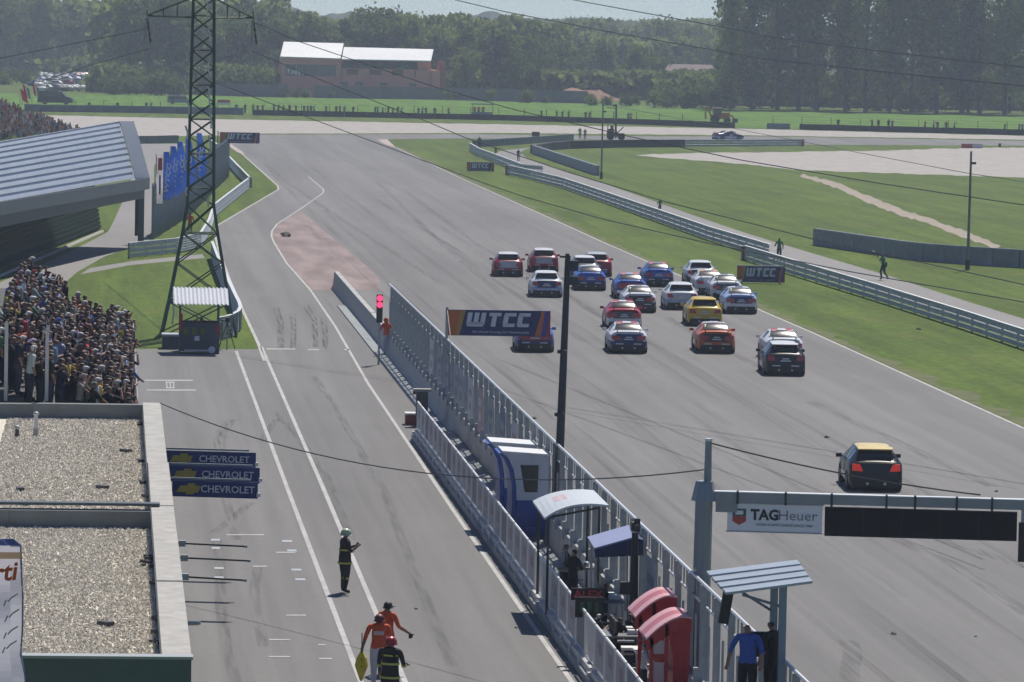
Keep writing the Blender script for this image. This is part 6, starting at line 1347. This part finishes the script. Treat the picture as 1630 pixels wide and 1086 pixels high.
MB().bx(X(662), X(686), YB-.4, YB+.25, 0, Z(675, 113)).build('porch', M_SAL, FB)
for i, (px, py, w_) in enumerate(((555, 97.5, 20), (583, 98.5, 24), (613, 98, 25), (641, 98.5, 27))):
    c = PY(px, py, YB+2.4); zb_ = PY(px, py+9, YB+2.4).z; r = w_/2/7.15; t = thing('parasol', f'green parasol on the terrace of the salmon building, {["first", "second", "third", "fourth"][i]} from its left end', 'parasol', (c.x, c.y, Z(620, 110)), 0, 'green parasols on the terrace')
    b = MB(); n = 8; b.add([c]+[(c.x+r*math.cos(2*PI*k/n+.4), c.y+r*math.sin(2*PI*k/n+.4), zb_) for k in range(n)]+[(c.x+r*math.cos(2*PI*k/n+.4), c.y+r*math.sin(2*PI*k/n+.4), zb_-.2) for k in range(n)], [(0, 1+k, 1+(k+1) % n) for k in range(n)]+[(1+k, 1+n+k, 1+n+(k+1) % n, 1+(k+1) % n) for k in range(n)])
    b.build('canopy', cloth_mat('parasol_green', (.05, .42, .2), .5), t); MB().tube([(c.x, c.y, Z(620, 110)), c], .05, 6).build('pole', M_WHITE, t)
# boundary wall beyond the field
WL = thing('boundary_wall', 'long grey panel wall behind the field below the salmon building', 'wall', P(520, 157)); pts = [P(500, 156), P(700, 159), P(934, 165)]
me = MB().box((2, 0, 1.35), (3.94, .2, 2.7)).mesh('wall_panel', mat('boundary_grey', (.17, .18, .2), .85, var=.15, scale=.6))
for p, a in walk(pts, 4): obj('wall_panel', me, WL, p-WL.location, a)
WL2 = thing('boundary_wall', 'low grey wall before the wood, right of the pylon', 'wall', P(336, 152)); pts = [P(336, 152), P(440, 155)]
for p, a in walk(pts, 4): obj('wall_panel', me, WL2, p-WL2.location, a)
# red-brown earth bank and barn
b = MB(); n = 26; va = []
for k in range(n+1):
    x = 870+150*k/n; p = P(x, 160); hgt = 2.1*max(0., math.sin(PI*k/n))**.5*(1+.12*math.sin(k*.9)); va.append([Vector((p.x, p.y, 0)), Vector((p.x, p.y+9, hgt)), Vector((p.x, p.y+16, hgt*1.25)), Vector((p.x, p.y+40, 0))])
for k in range(n):
    for j in range(3): b.poly([va[k][j], va[k+1][j], va[k+1][j+1], va[k][j+1]])
structure('earth_bank', b, mat('red_earth', (.24, .135, .085), .95, var=.35, scale=.6))
BY = 1250.; c = PY(1100, 125, BY); BN = thing('barn', 'low barn with brown tiled roof half hidden by bushes left of the poplars', 'barn', (c.x, BY, 0)); x0, x1 = PY(1058, 120, BY).x, PY(1140, 120, BY).x; zr_, ze = PY(1100, 104, BY).z, PY(1100, 118, BY).z
MB().bx(x0+1, x1-1, BY, BY+12, 0, ze).build('wall', mat('barn_wall', (.25, .2, .17), .9), BN); MB().prism([(x0, BY-1, ze), (x1, BY-1, ze), (x1-.5, BY+6, zr_), (x0+.5, BY+6, zr_)], (0, 0, .2)).build('roof', mat('barn_tiles', (.2, .155, .14), .9, var=.15, scale=1), BN); MB().bx(x0+7, x0+9, BY-.06, BY-.01, 1, 3.4).build('door', M_DARK, BN)
# backhoe, mast truck, marshal post
c = P(1143, 196.5); BH = thing('backhoe', 'orange backhoe loader standing behind the far tyre wall', 'backhoe', c); M_BHO = mat('backhoe_orange', (.5, .13, .03), .5)
def bk(x0, x1, y0, y1, z0, z1, nm, m): return MB().bx(c.x+x0, c.x+x1, c.y+y0, c.y+y1, z0, z1).build(nm, m, BH)
bk(-1.2, 2.0, -.6, .6, .8, 1.5, 'chassis', M_BHO); bk(-.9, .5, -.7, .7, 1.5, 2.6, 'cab', GLASS); bk(-1.0, .6, -.8, .8, 2.6, 2.8, 'cab_roof', mat('backhoe_roof', (.5, .35, .22), .6)); bk(.6, 2.0, -.5, .5, 1.5, 1.9, 'bonnet', M_BHO)
for x, r in ((-.6, .75), (1.6, .5)):
    for y in (-.8, .8): MB().tube([c+Vector((x, y-.2, r)), c+Vector((x, y+.2, r))], r, 14).build('wheel', RUB, BH)
MB().tube([c+Vector((-1.2, 0, 1)), c+Vector((-2.0, 0, 2.9)), c+Vector((-2.3, 0, 1.6)), c+Vector((-2.2, 0, .7))], .16, 6).build('digger_arm', M_BHO, BH); MB().tube([c+Vector((1.4, 0, 1.5)), c+Vector((2.6, 0, 1.3)), c+Vector((3.0, 0, .6))], .13, 6).build('loader_arm', M_BHO, BH); bk(2.6, 3.4, -.9, .9, .2, .9, 'bucket', M_DARK)
c = P(979, 223); MT = thing('mast_truck', 'dark lift truck with a tall upright mast beyond the infield tyre wall', 'lift truck', c)
for x, r in ((-.7, .45), (.9, .45)):
    for y in (-.6, .6): MB().tube([c+Vector((x, y-.15, r)), c+Vector((x, y+.15, r))], r, 14).build('wheel', RUB, MT)
M_MT = mat('truck_maroon', (.09, .03, .03), .6); MB().bx(c.x-1.2, c.x+1.3, c.y-.6, c.y+.6, .5, 1.0).build('chassis', M_MT, MT); MB().bx(c.x-1.1, c.x-.2, c.y-.5, c.y+.5, 1.0, 1.6).build('engine_cover', M_MT, MT)
MB().tube([c+Vector((-1.2, -.5, 1)), c+Vector((-1.1, -.5, 2.4)), c+Vector((-.1, -.5, 2.5)), c+Vector((.2, -.5, 1.0))], .07, 6).build('cab_frame', M_DARK, MT); MB().bx(c.x-.7, c.x-.3, c.y-.3, c.y+.3, 1.6, 2.1).build('seat', M_BLACK, MT)
tp_ = PY(976, 166, c.y).z; MB().bx(c.x-.05, c.x+.18, c.y-.35, c.y+.35, .3, tp_).build('mast', mat('mast_grey', (.12, .11, .12), .6), MT); MB().bx(c.x-.45, c.x+.15, c.y-.2, c.y+.2, tp_-.35, tp_-.05).build('mast_head', M_DARK, MT); MB().tube([c+Vector((-1.3, 0, tp_-.5)), c+Vector((0, 0, tp_-.6))], .05, 5).build('boom', M_DARK, MT)
MB().tube([c+Vector((.3, 0, 1.0)), c+Vector((1.2, 0, 1.9))], .08, 6).build('tilt_ram', M_DARK, MT)
c = P(751, 190); w_ = (P(774, 190)-c).length; t = thing('marshal_post', 'small marshal post with blue awning behind the far tyre wall', 'booth', c); MB().bx(c.x, c.x+w_, c.y, c.y+1.5, 0, 1.3).build('panel', mat('post_grey', (.25, .28, .33), .7), t); MB().bx(c.x-.1, c.x+w_+.1, c.y-.3, c.y+1.6, 2.6, 2.75).build('awning', mat('awning_blue', (.06, .08, .2), .7), t)
for x in (.05, w_-.05): MB().bx(c.x+x-.04, c.x+x+.04, c.y, c.y+.08, 1.3, 2.6).build('post', M_DARK, t)
for i in range(3): o_ = person(f'marshal in orange in the far marshal post, {["left", "middle", "right"][i]} of three', None, PI, [SKIN, HAIR, ORG, JEANS, SHOE], 1.75, loc=c+Vector((.5+.75*i, .7, .62)))
c = P(346, 171.5); t = thing('red_banner', 'small red and white banner on the far fence right of the pylon', 'banner', c); MB().bx(c.x, c.x+2.4, c.y, c.y+.06, 1.0, 1.5).build('panel', mat('banner_red', (.5, .05, .05), .7), t); MB().bx(c.x+.1, c.x+2.3, c.y-.02, c.y-.01, .55, .99).build('lower_panel', M_WHITE, t); 
for x in (0, 2.36): MB().bx(c.x+x, c.x+x+.05, c.y+.07, c.y+.12, 0, 1.6).build('post', M_DARK, t)
for i, (px, py) in enumerate(((36, 140), (51, 139), (32, 147))):
    c = PY(px, py, 640.); t = thing('national_flag', ['red and white flag with green edge waved above the far crowd', 'red, white and green flag waved above the far crowd', 'small plain red flag in the far crowd'][i], 'flag', (c.x, 640., c.z-2.2)); L_ = 1.5
    MB().tube([(c.x, 640, c.z-2.4), (c.x, 640, c.z+.5)], .03, 5).build('pole', M_GALV, t)
    cols_ = [('flag_red_cloth', (.5, .03, .03)), ('flag_white_cloth', (.65, .65, .65)), ('flag_green_cloth', (.03, .25, .1))] if i < 2 else [('flag_red_cloth', (.5, .03, .03))]*3
    for k, (nn, cc) in enumerate(cols_): MB().poly([(c.x+.28*k, 640, c.z+.5-.2*k), (c.x+.28*(k+1), 640-.1, c.z+.5-.2*(k+1)), (c.x+.28*(k+1)+.3, 640, c.z-1.2-.2*k), (c.x+.28*k+.3, 640.05, c.z-1.0-.2*k)]).build('stripe', mat(nn, cc, .8), t)
# ------------------------------------------------------------------ trees
def leaf_mat(name, a, c):
    m = bpy.data.materials.new(name); m.use_nodes = True; t = m.node_tree; L = t.links.new; t.nodes.clear()
    out = t.nodes.new('ShaderNodeOutputMaterial'); d = t.nodes.new('ShaderNodeBsdfDiffuse'); tr = t.nodes.new('ShaderNodeBsdfTranslucent'); mx = t.nodes.new('ShaderNodeMixShader'); mx.inputs[0].default_value = .5
    g = t.nodes.new('ShaderNodeNewGeometry'); oi = t.nodes.new('ShaderNodeObjectInfo'); ad = t.nodes.new('ShaderNodeMath'); ad.operation = 'MULTIPLY_ADD'; ad.inputs[1].default_value = .4; L(g.outputs['Random Per Island'], ad.inputs[0])
    ml = t.nodes.new('ShaderNodeMath'); ml.operation = 'MULTIPLY'; ml.inputs[1].default_value = .6; L(oi.outputs['Random'], ml.inputs[0]); L(ml.outputs[0], ad.inputs[2])
    r = t.nodes.new('ShaderNodeValToRGB'); r.color_ramp.elements[0].color = (*a, 1); r.color_ramp.elements[1].color = (*c, 1); L(ad.outputs[0], r.inputs[0])
    L(r.outputs[0], d.inputs[0]); L(r.outputs[0], tr.inputs[0]); L(d.outputs[0], mx.inputs[1]); L(tr.outputs[0], mx.inputs[2]); L(mx.outputs[0], out.inputs[0])
    return m
LEAF = leaf_mat('broad_leaf', (.055, .095, .024), (.24, .29, .085)); LEAFP = leaf_mat('poplar_leaf', (.05, .085, .022), (.26, .31, .09)); LEAFB = leaf_mat('bush_leaf', (.055, .1, .025), (.2, .26, .075))
BARK = mat('bark', (.085, .07, .055), .95, var=.3, scale=1.5)
def crown_mesh(name, m, H, rw, z0, n_cl, per, leaf, seed, kind='round'):
    g = np.random.default_rng(seed); cen = []
    if kind == 'poplar':
        for i in range(n_cl):
            u = g.random(); z = z0+(H-z0)*u; r = rw*(.55+.45*math.sin(PI*min(1, .15+u*.95)))*(1-max(0, u-.82)*3.)*math.sqrt(g.random()); a = g.random()*6.28; cen.append((r*math.cos(a), r*math.sin(a), z))
    else:
        lob = [(g.normal(0, rw*.42), g.normal(0, rw*.42), z0+(H-z0)*(.25+.6*g.random()), rw*g.uniform(.26, .5)) for _ in range(12)]+[(0, 0, H-rw*.5, rw*.5), (0, 0, z0+(H-z0)*.45, rw*.7)]
        for i in range(n_cl):
            lx, ly, lz, lr = lob[int(g.integers(len(lob)))]; v = g.normal(size=3); v /= np.linalg.norm(v); q = lr*(.6+.4*g.random()); z = lz+v[2]*q*.9; cen.append((lx+v[0]*q, ly+v[1]*q, min(max(z, z0*.7), H)))
    cen = np.array(cen); N = n_cl*per
    c = np.repeat(cen, per, 0)+g.normal(0, leaf*1.15, (N, 3))*np.array([1, 1, .8 if kind != 'poplar' else 1.5])
    a = g.normal(size=(N, 3)); a /= np.linalg.norm(a, axis=1)[:, None]; h = g.normal(size=(N, 3)); b_ = np.cross(a, h); b_ /= np.linalg.norm(b_, axis=1)[:, None]
    s = leaf*g.uniform(.5, 1.1, (N, 1)); a, b_ = a*s, b_*s*.75
    v = np.stack([c-a, c-b_*.8+a*.1, c+a, c+b_*.8-a*.1], 1).reshape(-1, 3)
    f = np.arange(N*4).reshape(-1, 4)
    me = bpy.data.meshes.new(name); me.vertices.add(N*4); me.vertices.foreach_set('co', v.ravel().astype(np.float32)); me.loops.add(N*4); me.loops.foreach_set('vertex_index', f.ravel().astype(np.int32)); me.polygons.add(N); me.polygons.foreach_set('loop_start', np.arange(0, N*4, 4, dtype=np.int32)); me.polygons.foreach_set('loop_total', np.full(N, 4, dtype=np.int32))
    me.update(calc_edges=True); me.materials.append(m); return me, cen
def trunk_mesh(H, r, cen, seed, n=7):
    rr = random.Random(seed); b_ = MB(); pts = [Vector((rr.uniform(-.15, .15)*k, rr.uniform(-.15, .15)*k, H*.8*k/5)) for k in range(6)]; b_.tube(pts, [r*(1-.16*k) for k in range(6)], 7)
    for i in range(n):
        k = rr.choice((1, 2, 2, 3, 3, 4)); c = Vector(cen[rr.randrange(len(cen))]); 
        if c.z < pts[k].z: c.z = pts[k].z+1
        b_.tube([pts[k], pts[k].lerp(c, .5)+Vector((0, 0, .5)), c], [r*.4, r*.25, r*.08], 5)
    return b_.mesh('trunk', BARK, True)
TREES = []
for i, (H, rw, z0) in enumerate(((20, 5.2, 3.5), (17, 5.8, 3.), (22, 4.6, 4.), (15, 4.6, 2.2), (18, 4.2, 3.5))):
    cm, cen = crown_mesh('crown', LEAF, H, rw, z0, 130, 22, .6, 20+i); TREES.append((trunk_mesh(H, .32, cen, i), cm))
POPS = []
for i, (H, rw) in enumerate(((30, 3.0), (27, 3.6), (32, 2.7), (28, 3.2))):
    cm, cen = crown_mesh('crown', LEAFP, H, rw, 2.8, 150, 19, .55, 40+i, 'poplar'); POPS.append((trunk_mesh(H*1.15, .38, cen, 9+i, 12), cm))
BUSH = []
for i, (H, rw) in enumerate(((4.2, 2.8), (3.2, 2.4), (5.5, 2.6))):
    cm, cen = crown_mesh('crown', LEAFB, H, rw, .3, 70, 14, .42, 60+i); BUSH.append((trunk_mesh(H, .1, cen, 30+i, 6), cm))
def plant(nm, lib, k, p, s, label, cat, group):
    t = thing(nm, label, cat, p, random.uniform(0, 6.28), group); t.scale = (s*random.uniform(.92, 1.08), s*random.uniform(.92, 1.08), s)
    obj('trunk', lib[k][0], t); obj('crown', lib[k][1], t); return t
ORD = ['first', 'second', 'third', 'fourth', 'fifth', 'sixth', 'seventh', 'eighth', 'ninth', 'tenth', 'eleventh', 'twelfth', 'thirteenth', 'fourteenth', 'fifteenth', 'sixteenth', 'seventeenth', 'eighteenth', 'nineteenth', 'twentieth', 'twenty-first', 'twenty-second', 'twenty-third', 'twenty-fourth']
def row(nm, lib, specs, lab, cat, group):           # specs: pixel x of the foot, pixel y of the top, depth
    for i, (px, yt_, Y) in enumerate(sorted(specs)):
        f = PY(px, 150, Y); z = PY(px, yt_, Y).z; k = random.randrange(len(lib)); Hk = max(v.co.z for v in lib[k][1].vertices)
        plant(nm, lib, k, Vector((f.x, Y, 0)), max(.25, z/Hk), lab.format(ORD[i]), cat, group)
px_ = [1162, 1198, 1236, 1270, 1304, 1346, 1382, 1418, 1452, 1492, 1528, 1562, 1600, 1640]
row('poplar', POPS, [(x+random.uniform(-4, 4), -120+random.uniform(-35, 35), 985+random.uniform(-8, 8)) for x in px_], 'tall dark poplar, {} from the left in the row on the right', 'tree', 'poplars on the right')
row('poplar', POPS, [(x+random.uniform(-7, 7), -95+random.uniform(-45, 45), 1012+random.uniform(-8, 8)) for x in [1172+62*k for k in range(8)]], 'poplar in the second line behind the front poplars, {} from the left', 'tree', 'poplars in the second line')
row('tree', TREES, [(8, -20, 1370), (52, -14, 1380), (95, 6, 1400), (138, 12, 1390), (172, 22, 1180), (205, 2, 1090), (238, -16, 1080), (270, -25, 1070), (300, -10, 1075), (338, 6, 1080), (376, 8, 1085), (412, 4, 1100)], 'broad green tree in the left wood, {} from the left edge', 'tree', 'trees of the left wood')
row('tree', TREES, [(438, 24, 1110), (462, 12, 1130), (492, 16, 1120), (520, 26, 1125), (548, 24, 1130), (578, 28, 1140), (604, 14, 1130), (622, 2, 1150), (644, 18, 1140), (676, 40, 1120), (708, 34, 1110), (742, 34, 1100), (772, 32, 1110), (800, 34, 1100), (834, 40, 1110), (866, 52, 1120)], 'leafy tree behind the salmon building and grey wall, {} from the left', 'tree', 'trees behind the salmon building')
row('tree', TREES, [(820, 70, 1065), (848, 78, 1070), (742, 72, 1062), (1010, 68, 1140), (1030, 78, 1150), (890, 60, 1160), (925, 62, 1180), (960, 60, 1200), (1060, 72, 1260), (1095, 80, 1280), (1125, 66, 1300)], 'smaller tree in the gap between salmon building and poplars, {} from the left', 'tree', 'trees in the middle gap')
row('tree', TREES, [(880, 38, 1400), (912, 22, 1450), (938, 30, 1420), (968, 36, 1500), (1000, 40, 1480), (1030, 36, 1520), (1062, 22, 1460), (1082, 30, 1500), (1112, 36, 1540), (1140, 38, 1500), (850, 42, 1480), (700, 40, 1600), (660, 44, 1650), (725, 42, 1620), (1160, 36, 1480)], 'hazy distant tree on the far side of the gap, {} from the left', 'tree', 'hazy distant trees')
bs = [(470, 139, 1035), (449, 143, 1035), (488, 141, 1036), (528, 148, 1034), (712, 142, 1030), (725, 146, 1030), (782, 140, 1025), (840, 142, 1022), (868, 150, 1020), (940, 148, 1000), (968, 150, 1000), (1000, 146, 998), (1012, 150, 995), (1050, 136, 990), (1076, 138, 988), (1092, 142, 985), (1118, 128, 985), (1140, 132, 980), (1100, 120, 1000), (1062, 150, 985)]
row('bush', BUSH, bs, 'rounded green bush along the far edge of the field, {} from the left', 'bush', 'bushes along the field')
row('bush', BUSH, [(168, 118, 1035), (190, 112, 1030), (212, 120, 1028), (240, 106, 1030), (262, 110, 1028), (282, 122, 1028), (178, 128, 1032), (20, 106, 1160), (40, 110, 1180), (4, 112, 1150), (385, 96, 1050), (400, 92, 1055), (360, 104, 1050), (430, 110, 1050)], 'dense bush before the left wood, {} from the left', 'bush', 'bushes before the left wood')
row('bush', BUSH, [(1150, 150, 990), (1200, 152, 1000), (1260, 156, 1000), (1330, 152, 1002), (1400, 150, 1004), (1465, 158, 1002), (1530, 152, 1004), (1590, 154, 1002), (1630, 156, 1002), (1232, 160, 1003), (1297, 158, 1003), (1366, 158, 1003), (1433, 156, 1003), (1500, 160, 1003), (1560, 160, 1003)], 'low shrub between the poplar trunks, {} from the left', 'bush', 'shrubs under the poplars')
# the wood behind: one mass
def forest(name, rows_, seed):
    g = np.random.default_rng(seed); Vv, Nn = [], 0
    for (x0, x1, Y, top, step) in rows_:
        for px in np.arange(x0, x1, step):
            f = PY(px, 150, Y); t_ = top+g.uniform(-9, 9); z = PY(px, t_, Y).z; rw = 5.5*Y/1150; n = 420
            c = np.stack([f.x+g.normal(0, rw*.55, n), Y+g.normal(0, rw*.5, n), np.clip(z*(1-np.abs(g.normal(0, .38, n))), .4, None)], 1); 
            keep = np.abs(c[:, 0]-f.x) < rw*(1.25-.75*c[:, 2]/z); c = c[keep]; n = len(c)
            a = g.normal(size=(n, 3)); a /= np.linalg.norm(a, axis=1)[:, None]; b_ = np.cross(a, g.normal(size=(n, 3))); b_ /= np.linalg.norm(b_, axis=1)[:, None]; s = 1.05*g.uniform(.6, 1.3, (n, 1))*Y/1150
            Vv.append(np.stack([c-a*s, c-b_*s*.7, c+a*s, c+b_*s*.7], 1).reshape(-1, 3))
    v = np.concatenate(Vv); N = len(v)//4; me = bpy.data.meshes.new(name); me.from_pydata(v.tolist(), [], np.arange(N*4).reshape(-1, 4).tolist()); me.materials.append(LEAF); return me
tag(obj('forest', forest('forest', [(-60, 170, 1430, 2, 12), (165, 440, 1160, 2, 13), (420, 900, 1190, 32, 13), (640, 1180, 1700, 40, 9), (860, 1180, 1330, 62, 14), (-60, 1000, 2100, 40, 9), (560, 1180, 2280, 41, 7)], 77)), 'dense background wood behind the single trees', 'wood', kind='stuff')
tag(obj('undergrowth', forest('undergrowth', [(165, 420, 1062, 112, 6), (-60, 170, 1375, 100, 6), (420, 1160, 1100, 122, 6), (1130, 1700, 1045, 128, 7)], 78)), 'low undergrowth along the foot of the wood', 'undergrowth', kind='stuff')
# ------------------------------------------------------------------ haze
HZ = MB().bx(-1390, 1590, -45, 2490, -1, 60).build('haze', [])
HZ['kind'] = 'stuff'; HZ['label'] = 'thin pale summer haze in the air'
m = bpy.data.materials.new('haze_air'); m.use_nodes = True; t = m.node_tree; t.nodes.clear()
out = t.nodes.new('ShaderNodeOutputMaterial'); pv = t.nodes.new('ShaderNodeVolumePrincipled'); pv.inputs['Color'].default_value = (.74, .85, 1., 1); pv.inputs['Density'].default_value = .00025; pv.inputs['Anisotropy'].default_value = .1
t.links.new(pv.outputs[0], out.inputs['Volume']); HZ.data.materials.append(m)
bpy.data.scenes.remove(LAB)
